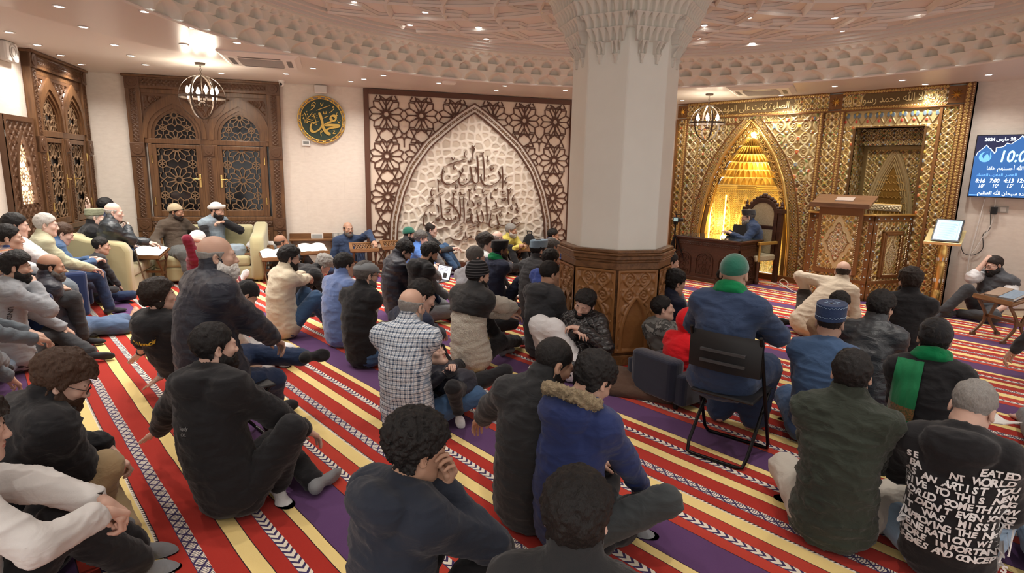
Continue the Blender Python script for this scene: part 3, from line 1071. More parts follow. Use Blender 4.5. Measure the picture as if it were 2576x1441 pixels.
# pebble-like web inside the arch
rs = np.random.RandomState(3)
pts = []
gx, gz = np.meshgrid(np.arange(PCX - 1.5, PCX + 1.5, 0.145), np.arange(0.05, 2.85, 0.145))
gp = np.stack([gx, gz], -1).reshape(-1, 2) + rs.uniform(-0.058, 0.058, (gx.size, 2))
def web(X, Z):
 P = np.stack([X, Z], -1).reshape(-1, 2)
 d1 = np.full(len(P), 9.0)
 i1 = np.zeros(len(P), int)
 order = np.full(len(P), 9.0)
 for i, g in enumerate(gp):
  k = np.abs(P[:, 1] - g[1]) < 0.34
  d = np.hypot(P[k, 0] - g[0], P[k, 1] - g[1])
  a = d1[k]
  o = order[k]
  order[k] = np.where(d < a, a, np.minimum(o, d))
  i1[k] = np.where(d < a, i, i1[k])
  d1[k] = np.minimum(a, d)
 e = ((order - d1) / 2).reshape(X.shape)
 k = sstep(e, 0.027, 0.013)
 tone = rs.uniform(0.84, 1.0, len(gp))[i1].reshape(X.shape)
 col = np.zeros(X.shape + (4,))
 cellc = np.array([0.66, 0.57, 0.46]) * tone[..., None]
 col[..., :3] = cellc * (1 - k[..., None]) + np.array([0.80, 0.73, 0.63]) * k[..., None]
 return k * 0.014 + 0.004 * sstep(e, 0.0, 0.07), col
M_WEB = pigment_mat('ivory_web', 0.6, 0.0)
relief('web', PCX - 1.45, PCX + 1.45, 0.1, 2.78, 0.0095, web, M_WEB, pan, -0.024, lambda X, Z: np.abs(X - PCX) < arch_half(1.415, 0.1, 2.79, Z))
# the writing, pen stroke by pen stroke
R1_ = [("s", 36, [(1893, 575), (1905, 700), (1912, 900), (1900, 1085)]), ("s", 40, [(1815, 690), (1850, 760), (1862, 840), (1800, 920), (1700, 985), (1600, 1005), (1510, 980), (1455, 890), (1445, 820), (1465, 750)]),
       ("s", 36, [(1480, 330), (1500, 480), (1515, 700), (1510, 905)]), ("s", 38, [(1358, 340), (1375, 500), (1385, 700), (1392, 880), (1350, 945), (1300, 940), (1262, 880), (1245, 780), (1225, 650), (1205, 580)]),
       ("s", 38, [(1250, 830), (1180, 920), (1080, 985), (1010, 985), (970, 920), (978, 850), (1000, 790), (1000, 730), (970, 670)]), ("s", 34, [(1045, 615), (1055, 690), (1030, 735), (990, 720)]),
       ("s", 42, [(1000, 810), (930, 880), (830, 950), (720, 980), (640, 930), (602, 850), (605, 740), (640, 610)]), ("s", 20, [(645, 670), (655, 720), (630, 745), (612, 720)]),
       ("s", 44, [(700, 560), (900, 495), (1140, 425)]), ("s", 30, [(1165, 455), (1180, 495), (1210, 490), (1208, 450), (1215, 490), (1242, 485), (1245, 430)]), ("s", 34, [(1325, 590), (1345, 660), (1340, 730)]),
       ("s", 24, [(1130, 225), (1090, 310), (1098, 370), (1135, 330)]), ("s", 24, [(1272, 170), (1270, 300), (1275, 450)]), ("s", 40, [(1245, 130), (1280, 185), (1322, 125)]), ("s", 30, [(1300, 190), (1305, 240), (1270, 230)]),
       ("s", 36, [(1415, 315), (1465, 305), (1515, 275)]), ("s", 26, [(1590, 350), (1575, 440), (1590, 490), (1620, 450)]), ("s", 26, [(1620, 585), (1715, 545)]), ("s", 44, [(1640, 610), (1660, 660), (1690, 655), (1720, 610)]),
       ("s", 34, [(810, 395), (850, 450), (885, 380)]), ("s", 24, [(870, 530), (850, 610), (870, 655), (905, 605)]), ("d", 52, [(760, 805)]), ("d", 46, [(1080, 875)]), ("d", 46, [(1132, 865)]), ("d", 52, [(1608, 800)]),
       ("s", 34, [(505, 860), (540, 910), (575, 865)]), ("s", 26, [(535, 920), (520, 1010), (535, 1145)]), ("s", 32, [(415, 1025), (365, 1130), (385, 1225), (435, 1170)]), ("s", 30, [(465, 1225), (650, 1130)]),
       ("s", 28, [(1990, 815), (1960, 900), (1975, 950), (2015, 905)]), ("s", 26, [(915, 960), (893, 1040), (910, 1065), (940, 1020)]), ("s", 26, [(1330, 985), (1300, 1070), (1315, 1105), (1345, 1070)]), ("s", 26, [(1500, 1040), (1470, 1110), (1480, 1160), (1520, 1125)]),
       ("s", 38, [(1735, 1065), (1765, 1115), (1805, 1055)]), ("s", 26, [(1880, 1200), (1980, 1175)]), ("d", 48, [(1905, 1140)])]
R2_ = [("s", 38, [(2235, 690), (2170, 672), (2115, 705), (2108, 765), (2160, 808), (2230, 790), (2285, 750)]), ("s", 36, [(2108, 770), (2060, 785), (1980, 812), (1900, 825), (1830, 800), (1800, 700), (1775, 590)]),
       ("s", 36, [(1830, 805), (1760, 830), (1690, 868), (1640, 855), (1620, 790), (1640, 680), (1665, 560)]), ("s", 22, [(1640, 670), (1665, 700), (1690, 660)]), ("s", 32, [(1635, 510), (1930, 420)]), ("s", 36, [(1555, 220), (1565, 400), (1575, 600), (1568, 805)]),
       ("s", 36, [(1450, 500), (1482, 600), (1495, 720), (1450, 768), (1400, 740), (1370, 620), (1350, 500)]), ("s", 36, [(1390, 745), (1340, 778), (1270, 770), (1235, 700), (1225, 600), (1240, 555)]), ("s", 32, [(1230, 700), (1180, 745), (1130, 755), (1150, 700), (1200, 655), (1280, 575)]),
       ("s", 36, [(1070, 215), (1075, 400), (1085, 600), (1078, 765)]), ("s", 36, [(985, 215), (1000, 400), (1003, 600), (980, 715), (900, 790), (820, 835)]), ("s", 38, [(685, 275), (800, 370), (920, 500), (970, 610), (985, 690)]),
       ("s", 36, [(560, 200), (580, 350), (592, 500), (612, 640), (680, 705), (750, 715), (840, 708), (895, 690), (890, 620)]), ("s", 26, [(810, 705), (790, 640)]), ("s", 26, [(745, 712), (725, 655)]), ("s", 32, [(600, 610), (530, 640), (470, 675), (500, 715), (540, 730), (530, 690), (480, 690)]),
       ("s", 36, [(510, 700), (420, 750), (310, 805), (230, 828), (203, 780), (215, 660), (250, 515)]), ("s", 22, [(240, 590), (275, 630), (250, 660)]), ("s", 26, [(485, 370), (530, 450), (520, 560)]), ("s", 28, [(235, 460), (320, 400), (410, 330)]), ("s", 30, [(410, 330), (360, 300), (390, 268), (415, 300), (400, 335)]),
       ("s", 26, [(1300, 320), (1460, 262)]), ("s", 34, [(1380, 335), (1375, 375), (1410, 390), (1445, 370), (1445, 330)]), ("s", 30, [(1140, 550), (1200, 520), (1225, 490), (1195, 465), (1190, 505)]), ("s", 26, [(1165, 280), (1150, 360), (1165, 400), (1190, 360)]), ("s", 34, [(1245, 310), (1285, 360), (1290, 420)]),
       ("s", 26, [(1200, 80), (1195, 200), (1200, 290)]), ("s", 38, [(1175, 40), (1205, 85), (1240, 30)]), ("s", 30, [(860, 130), (845, 260), (860, 410)]), ("s", 40, [(830, 110), (865, 160), (900, 90)]), ("s", 34, [(1330, 170), (1360, 205), (1395, 160)]), ("s", 34, [(1490, 165), (1535, 170), (1585, 145)]),
       ("s", 26, [(1660, 110), (1660, 220), (1680, 250), (1700, 205)]), ("s", 30, [(2030, 60), (2025, 220), (2035, 380)]), ("s", 40, [(2000, 30), (2040, 80), (2085, 20)]), ("s", 30, [(2080, 90), (2060, 140), (2030, 120)]), ("s", 44, [(1875, 265), (1930, 250), (1975, 250), (1950, 290), (1890, 290)]), ("s", 28, [(1745, 310), (1775, 360), (1775, 440)]),
       ("s", 26, [(2165, 160), (2115, 250), (2135, 295), (2170, 255)]), ("s", 26, [(2120, 370), (2080, 450), (2105, 490), (2130, 455)]), ("s", 34, [(2190, 345), (2225, 420), (2200, 490), (2240, 520), (2215, 565)]), ("d", 54, [(2025, 560)]), ("s", 26, [(1890, 505), (1840, 590), (1860, 630), (1890, 590)]),
       ("s", 34, [(335, 540), (370, 590), (410, 530)]), ("s", 44, [(680, 500), (730, 490), (775, 490), (750, 540), (700, 545)]), ("d", 44, [(755, 130)]), ("s", 36, [(955, 130), (1000, 115), (1010, 150), (1040, 165), (1115, 145)]), ("s", 26, [(1395, 780), (1370, 840), (1385, 860), (1410, 825)]), ("s", 26, [(1820, 830), (1790, 890), (1810, 905), (1835, 870)]),
       ("s", 30, [(1145, 895), (1335, 835)]), ("s", 30, [(985, 895), (1010, 850), (1050, 860), (1000, 900)]), ("s", 28, [(490, 910), (600, 895), (660, 870), (740, 865)]), ("s", 28, [(2180, 870), (2270, 830)]),
       ("s", 26, [(1378, 1010), (1375, 1090), (1350, 1130), (1320, 1115)]), ("s", 24, [(1405, 1020), (1402, 1120)]), ("s", 30, [(1345, 970), (1385, 955), (1425, 960)]), ("s", 26, [(1295, 1060), (1240, 1080), (1180, 1092), (1140, 1125), (1095, 1140)]), ("s", 26, [(1105, 960), (1112, 1030), (1120, 1100)]), ("s", 28, [(1070, 1055), (1062, 1110), (1000, 1148), (900, 1140), (780, 1100)]), ("d", 34, [(903, 1058)]), ("s", 24, [(910, 972), (1060, 925)]), ("s", 30, [(1180, 1085), (1220, 1050), (1250, 1075)])]
def wall_uv(px, py):
 """back-wall coordinates of a point seen in the photo"""
 d = ray(px, py)
 n = np.array([N1[0], N1[1], 0])
 t = (np.array([*C1, 0]) - EYE) @ n / (d @ n)
 p = EYE + d * t
 return (p[:2] - C1) @ N2, p[2]
mb = MB()
for rows_, oy in ((R1_, 350), (R2_, 470)):
 for kind, w, pts in rows_:
  q = [wall_uv(1040 + x * 0.11646, oy + y * 0.11646) for x, y in pts]
  ww = w * 0.11646 * 0.0062 * 1.0
  if kind == 'd':
   (x, z), = q
   mb.prism([(x - ww / 2, z), (x, z + ww / 2), (x + ww / 2, z), (x, z - ww / 2)], -0.045, -0.07)
  else:
   stroke(mb, q, ww, -0.045, -0.07, 0.75, 0.36)
mb.build('lettering', M_BROWN, pan, smooth=35)
# ================================================================ round green plaque
plq = empty('round_plaque', mw=W_BACK @ Matrix.Translation((3.417, 0, 2.556)), label='round dark green plaque with gold Arabic writing above the thermostat', cat='plaque')
M_PGOLD = mat('plaque_gold', (0.72, 0.47, 0.12), 0.35, 0.75)
mb = MB()
cir = lambda r, n=48: [(r * math.cos(a), r * math.sin(a)) for a in np.linspace(0, 2 * PI, n, endpoint=False)]
mb.prism(cir(0.345), -0.03, 0)
mb.build('disc', mat('plaque_green', (0.028, 0.05, 0.036), 0.5), plq)
mb = MB()
for r, dz in ((0.378, 0), (0.338, 0)):
 mb.tube([(r * math.cos(a), -0.035, r * math.sin(a)) for a in np.linspace(0, 2 * PI, 60, endpoint=False)], 0.010, 6, 0, closed=True)
for k in range(20):
 a0 = 2 * PI * k / 20
 pts_ = []
 for u in np.linspace(0, 1, 8):
  a = a0 + u * 2 * PI / 20 * 0.35
  r = 0.34 + 0.036 * u
  pts_.append((r * math.cos(a), -0.04, r * math.sin(a)))
 mb.tube(pts_, 0.009, 6)
 mb.tube([(math.cos(a0 + .12) * r, -0.038, math.sin(a0 + .12) * r) for r in (0.34, 0.375)], 0.009, 6)
mb.build('rope_border', M_PGOLD, plq, smooth=True)
mb = MB()
big = [(80, [(985, 735), (935, 690), (955, 630), (1025, 612), (1075, 665), (1045, 730), (950, 765), (820, 830), (755, 870)]), (85, [(760, 870), (900, 862), (1050, 862), (1185, 860)]), (80, [(1180, 890), (1050, 915), (920, 945), (850, 975), (815, 1015)]),
       (85, [(640, 540), (680, 640), (715, 780), (735, 920), (790, 1030), (850, 1080), (920, 1115)]), (75, [(705, 860), (660, 960), (570, 1030), (490, 1062), (425, 1020), (408, 940), (440, 830)])]
thin = [[(570, 495), (750, 420), (940, 345)], [(750, 690), (820, 650), (895, 620)], [(680, 285), (722, 355), (765, 280)], [(450, 405), (470, 320), (530, 285), (562, 330)], [(400, 505), (480, 450), (530, 390), (500, 345), (470, 390)], [(905, 545), (985, 480), (1035, 415), (1010, 370), (995, 415)], [(755, 505), (765, 565), (795, 560), (795, 505), (800, 560), (828, 560), (828, 500)], [(1115, 515), (1093, 580), (1110, 605), (1135, 585)], [(1115, 730), (1155, 795), (1190, 715)], [(985, 1010), (1035, 1015), (985, 1075), (1060, 1080)], [(650, 1065), (690, 1020), (705, 1045), (665, 1080), (680, 1165)],
  [(255, 560), (300, 640), (305, 800)], [(300, 800), (340, 820), (330, 760)], [(470, 550), (400, 640), (340, 700), (360, 740)], [(340, 720), (420, 745), (480, 740), (490, 600), (475, 610)], [(500, 600), (530, 700), (545, 800)], [(350, 780), (430, 800), (500, 810), (560, 800), (620, 770)], [(560, 730), (540, 755), (570, 790)], [(190, 640), (250, 620)], [(225, 700), (250, 680), (225, 720), (260, 715)], [(250, 760), (275, 750), (268, 840)], [(545, 640), (605, 625)], [(545, 690), (600, 675)], [(315, 540), (330, 525), (325, 560)], [(325, 610), (345, 590), (335, 625)], [(440, 640), (470, 650), (480, 640)], [(460, 850), (520, 840)], [(560, 840), (550, 865), (585, 860)], [(520, 575), (540, 600), (555, 570)]]
sc = 0.345 / 560.0
for w, p in big:
 stroke(mb, [((x - 705) * sc, -(y - 730) * sc) for x, y in p], w * sc, -0.028, -0.045, 0.9, 0.55)
for p in thin:
 stroke(mb, [((x - 705) * sc, -(y - 730) * sc) for x, y in p], 26 * sc, -0.028, -0.042, 0.9, 0.6)
mb.build('lettering', M_PGOLD, plq, smooth=35)
# ================================================================ gilded panelling of the prayer wall
qp = empty('gilded_wall_panel', mw=W_QIB, label='wall-high gilded and painted panelling with the mihrab arch and Arabic header', cat='wall panel')
QX0, QX1, QZ1 = -6.84, -2.157, 3.11
HB = 2.82      # underside of the header
def dentils(mb, x0, x1, z0, z1, y, pitch=0.026, r=0.0075, m=0):
 L = math.hypot(x1 - x0, z1 - z0)
 n = int(L / pitch)
 for i in range(n):
  t = (i + 0.5) / n
  x, z = x0 + (x1 - x0) * t, z0 + (z1 - z0) * t
  mb.add([(x - r, y, z), (x + r, y, z), (x, y, z - r), (x, y, z + r), (x, y - r, z)], [(0, 2, 4), (2, 1, 4), (1, 3, 4), (3, 0, 4)], m)
def wave_fn(vert, zc, amp, wl, wdt):
 """brown band with a running gold vine and dots"""
 def fn(X, Z):
  a, b = (Z, X - zc) if vert else (X, Z - zc)
  col = np.zeros(X.shape + (4,)) + np.array((0.20, 0.085, 0.028, 0.3))
  s = amp * np.sin(2 * PI * a / wl)
  d = np.abs(b - s)
  k = sstep(d, 0.010, 0.005)
  col = mixc(col, k, GOLD)
  h = k.copy()
  for sh, sg in ((0.25, -1), (0.75, 1)):
   da = ((a / wl - sh + 0.5) % 1 - 0.5) * wl
   r = np.hypot(da, b - sg * amp * 0.55)
   k2 = sstep(r, wl * 0.16, wl * 0.11)
   col = mixc(col, k2, GOLD)
   h = np.maximum(h, k2)
  return h * 0.008, col
 return fn
def strip(name, x0, x1, z0, z1, y, p, base, seed=0, parent=None, res=0.0075, mask=None, line=DARKG, vine=GOLD, amp=0.012):
 xc = (x0 + x1) / 2
 return relief(name, x0, x1, z0, z1, res, lambda X, Z: (lambda hc: (hc[0] * amp, hc[1]))(arab(X - xc, Z, p, base, vine, line, seed)), M_ORN, parent or qp, y, mask)
BRICHT = (0.46, 0.35, 0.16, 0.45)
BRONZE = (0.27, 0.165, 0.055, 0.5)
# --- header
for nm, x0, x1 in (('header_band', -6.62, -4.054), ('header_band', -3.855, -2.468)):
 xm = (x0 + x1) / 2
 hw = (x1 - x0) / 2
 def fn(X, Z, xm=xm, hw=hw):
  h, c = arab(X - xm, Z - 2.965, 0.17, BRICHT)
  t0 = hw * 0.58
  inn = sstep(np.abs(X - xm) + 0.5 * np.abs(np.abs(Z - 2.965) - 0.04), t0 + 0.02, t0)
  c = mixc(c, inn, (0.15, 0.095, 0.035, 0.4))
  return h * 0.009 * (1 - inn), c
 relief(nm, x0, x1, 2.875, 3.055, 0.007, fn, M_ORN, qp, -0.045)
 for zc in (2.847, 3.083):
  relief('border', x0, x1, zc - 0.027, zc + 0.027, 0.006, wave_fn(False, zc, 0.015, 0.075, 0.05), M_ORN, qp, -0.055)
mb = MB()
write(mb, arabic('لا اله الا الله محمد رسول الله'), -3.16, -0.052, 2.965, 0.155, sx=0.78, depth=0.008, offset=-0.001)
write(mb, arabic('ان الصلوة كانت على المؤمنين'), -5.30, -0.052, 2.965, 0.155, sx=0.85, depth=0.008)
mb.build('lettering', mat('header_gilt', (0.90, 0.74, 0.38), 0.3, 0.6), qp)
# star blocks
mb = MB()
for xc in (-3.955, -2.372, -6.73):
 w = 0.1
 mb.box(xc - w, xc + w, -0.05, 0, 2.85, 3.08, 0)
 for k in range(8):
  a = 2 * PI * k / 8
  tip = (xc + 0.085 * math.cos(a), -0.055, 2.965 + 0.085 * math.sin(a))
  for s in (-1, 1):
   e = (xc + 0.032 * math.cos(a + s * PI / 8), -0.055, 2.965 + 0.032 * math.sin(a + s * PI / 8))
   mb.add([(xc, -0.085, 2.965), tip, e], [(0, 1, 2)], 1)
mb.build('star_boss', [M_GILTBROWN, M_GOLD], qp)
# --- brown rails and stiles
mb = MB()
mb.box(QX0, -2.276, -0.075, 0, 3.10, QZ1)
mb.box(QX0, -2.276, -0.07, 0, HB - 0.012, HB + 0.012)
for x0, x1, d in ((-6.84, -6.80, .07), (-6.655, -6.60, .07), (-4.175, -4.105, .07), (-3.865, -3.79, .07), (-2.544, -2.504, .06), (-2.319, -2.262, .07)):
 mb.box(x0, x1, -d, 0, 0.0, HB)
mb.box(QX0, -2.262, -0.08, 0, 0, 0.10)
mb.build('rail', M_GILTBROWN, qp, bevel=0.005)
for xc in (-6.628, -4.14, -3.828, -2.29):
 relief('border', xc - 0.02, xc + 0.02, 0.10, HB - 0.012, 0.0065, wave_fn(True, xc, 0.011, 0.075, 0.04), M_ORN, qp, -0.073)
# right outer moulding with beads
mb = MB()
mb.box(-2.262, -2.157, -0.10, 0, 0.0, QZ1)
mb.box(-2.19, -2.157, -0.125, 0, 0.0, QZ1)
mb.build('outer_moulding', M_GILTBROWN, qp, bevel=0.006)
relief('border', -2.258, -2.195, 0.0, QZ1 - 0.01, 0.0065, wave_fn(True, -2.2265, 0.016, 0.10, 0.05), M_ORN, qp, -0.102)
mb = MB()
dentils(mb, -2.172, -2.172, 0.02, 3.09, -0.125, 0.03, 0.010)
mb.build('beading', mat('pale_bead', (0.80, 0.66, 0.38), 0.35, 0.4), qp)
# --- floral strips
strip('floral_strip', -6.80, -6.655, 0.1, HB, -0.035, 0.26, (0.36, 0.21, 0.075, 0.4), 1)
strip('floral_strip', -4.105, -3.865, 0.1, HB, -0.035, 0.235, BRICHT, 2)
strip('floral_strip', -2.504, -2.319, 0.1, HB, -0.035, 0.18, (0.40, 0.27, 0.10, 0.4), 3)
# --- left bay round the arch
AC = NXC
def bay_fn(X, Z):
 h, c = arab(X - AC, Z, 0.30, BRONZE, CREAM, DARKG, 5)
 d = np.abs(X - AC) - arch_half(0.89, 0.05, 2.77, Z)
 # ring of small flowers that follows the arch
 ring = (d < 0.15) & (Z < 2.80) | (np.abs(X - AC) > 0.99) & (np.abs(X - AC) < 1.06)
 h2, c2 = arab(X - AC + 0.1, Z + 0.03, 0.10, (0.28, 0.16, 0.055, 0.35), GOLD, DARKG, 2)
 c = np.where(ring[..., None], c2, c)
 h = np.where(ring, h2 * 0.6, h)
 sp = (Z > 1.72) & (d > 0.17)
 h3, c3 = arab(X - AC, Z, 0.42, (0.50, 0.37, 0.16, 0.5), CREAM, (0.36, 0.24, 0.085, 0.55), 9)
 c = np.where(sp[..., None] & (X > AC)[..., None], c3, c)
 h = np.where(sp & (X > AC), h3 * 1.1, h)
 ln = sstep(np.abs(d - 0.16), 0.016, 0.009) * (Z > 0.1)
 c = mixc(c, ln, (0.20, 0.085, 0.028, 0.3))
 h = np.maximum(h, ln * 1.6)
 ln = sstep(np.abs(Z - 2.70), 0.014, 0.008) * (d > 0.15)
 c = mixc(c, ln, (0.20, 0.085, 0.028, 0.3))
 return h * 0.013, c
relief('arch_field', -6.60, -4.175, 0.1, HB, 0.0075, bay_fn, M_ORN, qp, -0.03, lambda X, Z: ~(np.abs(X - AC) < arch_half(0.86, 0.05, 2.735, Z)))
mb = MB()
o = arch(0.89, 0.0, 2.77, 60, AC)
i1 = arch(0.85, 0.0, 2.725, 60, AC)
i2 = arch(0.765, 0.0, 2.60, 60, AC)
mb.tube([(x, -0.05, z) for x, z in arch(0.875, 0.0, 2.75, 60, AC)], 0.03, 10, 0)
mb.build('arch_roll', M_GOLD, qp, smooth=True)
mb = MB()
mb.band(i1, i2, 0.05, -0.02)
mb.build('arch_soffit', mat('bronze_gilt', (0.42, 0.26, 0.085), 0.35, 0.7), qp)
# pierced scallops along the arch
mid = np.array(arch(0.80, 0.0, 2.655, 140, AC))
cum = np.concatenate([[0], np.cumsum(np.linalg.norm(np.diff(mid, axis=0), axis=1))])
mb = MB()
t = 0.06
zmin = 1.28
while t < cum[-1] - 0.04:
 x, z = np.interp(t, cum, mid[:, 0]), np.interp(t, cum, mid[:, 1])
 if z > zmin:
  for r in (0.047, 0.026):
   mb.tube([(x + r * math.cos(a), -0.04, z + r * math.sin(a)) for a in np.linspace(0, 2 * PI, 14, endpoint=False)], 0.0085, 5, 0, closed=True)
 t += 0.103
mb.build('arch_scallops', M_GOLD, qp, smooth=True)
# --- mihrab niche
nic = empty('mihrab_niche', mw=W_QIB, label='golden lit prayer niche with honeycomb vault behind the carved chair', cat='niche')
ph, zz = np.meshgrid(np.linspace(0, PI, 260), np.linspace(0.0, 1.62, 190))
NF = 7
def poly_r(a, n=NF):
 w = PI / n
 return math.cos(w / 2) / np.cos((a % w) - w / 2)
s_arc = ph * NR
fi = np.floor(np.clip(ph / (PI / NF), 0, NF - 1e-6))
fc = (ph / (PI / NF) - fi - 0.5) * (PI / NF * NR)      # distance from the facet's middle
h, c = arab(fc, zz, 0.235, (0.74, 0.50, 0.12, 0.65), (0.92, 0.72, 0.26, 0.6), (0.34, 0.19, 0.04, 0.5), 0)
wf = PI / NF * NR / 2
e = arch_half(wf * 0.62, 0.1, 1.45, zz) - np.abs(fc)
rim = sstep(np.abs(e), 0.016, 0.008)
outp = sstep(e, -0.004, -0.012)
h2, c2 = arab(fc * 1.0, zz, 0.08, (0.80, 0.56, 0.15, 0.7), (0.95, 0.75, 0.28, 0.6), (0.42, 0.24, 0.05, 0.5), 0, flowers=False)
c = c * (1 - outp[..., None]) + c2 * outp[..., None]
h = h * (1 - outp) + (h2 * 0.6 + 0.7) * outp
c = mixc(c, rim, (0.95, 0.72, 0.25, 0.7))
h = np.maximum(h, rim * 1.6)
mould = sstep(np.abs(zz - 1.57), 0.05, 0.04)
c = mixc(c, mould, (0.85, 0.6, 0.18, 0.8))
h = np.maximum(h, mould * (1.5 + np.cos((zz - 1.57) * 180)))
rr = NR * poly_r(ph) - h * 0.012
V = np.stack([NXC - rr * np.cos(ph), rr * np.sin(ph) * 0.95 + 0.0, zz], -1)
a, b_ = ph.shape
idx = np.arange(a * b_).reshape(a, b_)
Q_ = np.stack([idx[:-1, :-1], idx[:-1, 1:], idx[1:, 1:], idx[1:, :-1]], -1).reshape(-1, 4)
me = raw_mesh('niche_wall', V.reshape(-1, 3), Q_, M_NICHE)
ca = me.color_attributes.new('pigment', 'FLOAT_COLOR', 'POINT')
ca.data.foreach_set('color', np.ascontiguousarray(c, np.float32).ravel())
link('niche_wall', me, nic, True)
# honeycomb half dome
ph, tt = np.meshgrid(np.linspace(0, PI, 300), np.linspace(0.0, 1.0, 170))
zr = 1.62 + tt * 0.98
base_r = NR * np.interp(zr, 0.05 + (2.60 - 0.05) * ARCH_H, ARCH_X) * (0.98 - 0.02 * tt) + 0.0
lv = tt * 7.0
tier = np.floor(lv)
fr = lv - tier
ncell = 14
u = (ph / PI * ncell + 0.5 * (tier % 2))
au = np.abs((u % 1) - 0.5) * 2
half = 0.86 * (1 - fr ** 2.2)
rec = np.sqrt(np.clip(1 - au / np.maximum(half, 1e-3), 0, 1)) * (au < half)
pend = np.abs(((ph / PI * 3.5 + 0.25) % 1) - 0.5) * 2      # hanging corbels lower down
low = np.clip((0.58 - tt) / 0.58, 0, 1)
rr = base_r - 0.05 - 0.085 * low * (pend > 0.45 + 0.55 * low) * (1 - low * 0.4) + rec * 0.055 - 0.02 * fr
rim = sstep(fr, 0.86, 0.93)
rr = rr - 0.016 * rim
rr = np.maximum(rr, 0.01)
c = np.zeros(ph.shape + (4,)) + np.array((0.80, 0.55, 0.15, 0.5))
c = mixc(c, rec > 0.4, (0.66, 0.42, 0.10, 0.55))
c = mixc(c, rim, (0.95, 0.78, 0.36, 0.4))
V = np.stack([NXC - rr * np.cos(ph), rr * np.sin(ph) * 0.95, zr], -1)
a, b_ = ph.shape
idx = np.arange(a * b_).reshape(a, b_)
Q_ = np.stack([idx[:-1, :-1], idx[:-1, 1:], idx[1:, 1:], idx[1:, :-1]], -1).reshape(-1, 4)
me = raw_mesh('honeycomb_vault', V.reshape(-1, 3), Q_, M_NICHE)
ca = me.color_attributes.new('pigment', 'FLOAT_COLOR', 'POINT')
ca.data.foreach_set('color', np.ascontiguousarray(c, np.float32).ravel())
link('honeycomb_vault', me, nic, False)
mb = MB()
for a in (0.16, 0.62):
 x, y = NXC - NR * 0.955 * math.cos(a), NR * 0.91 * math.sin(a)
 mb.tube([(x, y, 0.15), (x, y, 1.42)], 0.009, 6)
mb.build('light_strip', mat('warm_led', (1, 0.8, 0.4), 0.5, emit=(1.0, 0.66, 0.16), power=14.0), nic)
for dx, y, z, e, sz in ((0.0, 0.30, 1.95, 11, 0.15), (-0.45, 0.25, 0.9, 6, 0.1), (0.45, 0.25, 0.9, 6, 0.1)):
 l = bpy.data.lights.new('niche_glow', 'POINT')
 l.energy = e
 l.color = (1.0, 0.68, 0.22)
 l.shadow_soft_size = sz
 lo = bpy.data.objects.new('niche_glow', l)
 COL.objects.link(lo)
 lo.parent = nic
 lo.location = (NXC + dx, y, z)
mb = MB()
mb.ball((NXC + 0.06, -0.03, 2.50), 0.045, 14, 0, 10)
mb.build('lamp_bulb', mat('niche_bulb', (1, 0.95, 0.8), 0.5, emit=(1.0, 0.88, 0.62), power=40.0), nic, smooth=True)
# --- right bay and the pulpit recess
RXC = (PX0 + PX1) / 2
def rbay(X, Z):
 h, c = arab(X - RXC, Z, 0.25, (0.40, 0.28, 0.11, 0.5), GOLD, (0.20, 0.12, 0.035, 0.4), 4)
 # crest of blue and red fleurons over the recess
 top = Z > 2.585
 xx = ((X - RXC) / 0.155 + 0.5) % 1 - 0.5
 zz_ = (Z - 2.60) / 0.2
 cc = np.zeros(X.shape + (4,)) + np.array((0.48, 0.36, 0.17, 0.5))
 w = np.abs(np.abs(xx) * 2 - (1 - zz_ * 1.5))
 k = sstep(w, 0.13, 0.07) * (zz_ < 0.66) * (zz_ > 0)
 cc = mixc(cc, k, (0.24, 0.15, 0.05, 0.4))
 k2 = sstep(np.hypot(xx * 1.1, zz_ - 0.25), 0.14, 0.1)
 cc = mixc(cc, k2, RED)
 k3 = sstep(np.hypot(np.abs(xx) - 0.2, (zz_ - 0.68) * 0.8), 0.17, 0.13)
 cc = mixc(cc, k3, (0.13, 0.19, 0.24, 0.2))
 k4 = sstep(np.hypot(xx, (zz_ - 0.80) * 0.8), 0.12, 0.09)
 cc = mixc(cc, k4, YELL)
 c = np.where(top[..., None], cc, c)
 h = np.where(top, np.maximum(np.maximum(k, k2), np.maximum(k3, k4)) * 1.2, h)
 return h * 0.012, c
relief('recess_surround', -3.79, -2.544, 0.1, HB - 0.01, 0.0072, rbay, M_ORN, qp, -0.03, lambda X, Z: ~((X > PX0) & (X < PX1) & (Z < PZ1)))
rec = empty('pulpit_recess', mw=W_QIB, label='deep gilded doorway recess with pointed arch above the pulpit', cat='niche')
RD0 = 0.42
mb = MB()
mb.box(PX0 - 0.03, PX0 + 0.0, -0.05, RD0, 0.1, PZ1)
mb.box(PX1, PX1 + 0.03, -0.05, RD0, 0.1, PZ1)
mb.box(PX0, PX1, -0.045, RD0, PZ1, PZ1 + 0.02)
mb.build('reveal', mat('dark_gilt', (0.12, 0.06, 0.02), 0.4, 0.4), rec)
mwl = lambda x, rz: Matrix.Translation((x, 0, 0)) @ Matrix.Rotation(rz, 4, 'Z')
o = strip('reveal_relief', -RD0, 0.03, 0.1, PZ1, 0, 0.23, (0.16, 0.09, 0.03, 0.4), 6, rec, 0.01, None, (0.06, 0.03, 0.01, 0.3), (0.36, 0.23, 0.08, 0.6))
o.matrix_local = mwl(PX0 + 0.003, PI / 2)
o.location = (PX0 + 0.004, 0.0, 0)
o.scale = (-1, 1, 1)
o2 = strip('reveal_relief', PX0, PX1, 2.30, PZ1, RD0 * 0.55, 0.14, (0.16, 0.09, 0.03, 0.4), 2, rec, 0.008, None, (0.06, 0.03, 0.01, 0.3), (0.45, 0.3, 0.1, 0.6))
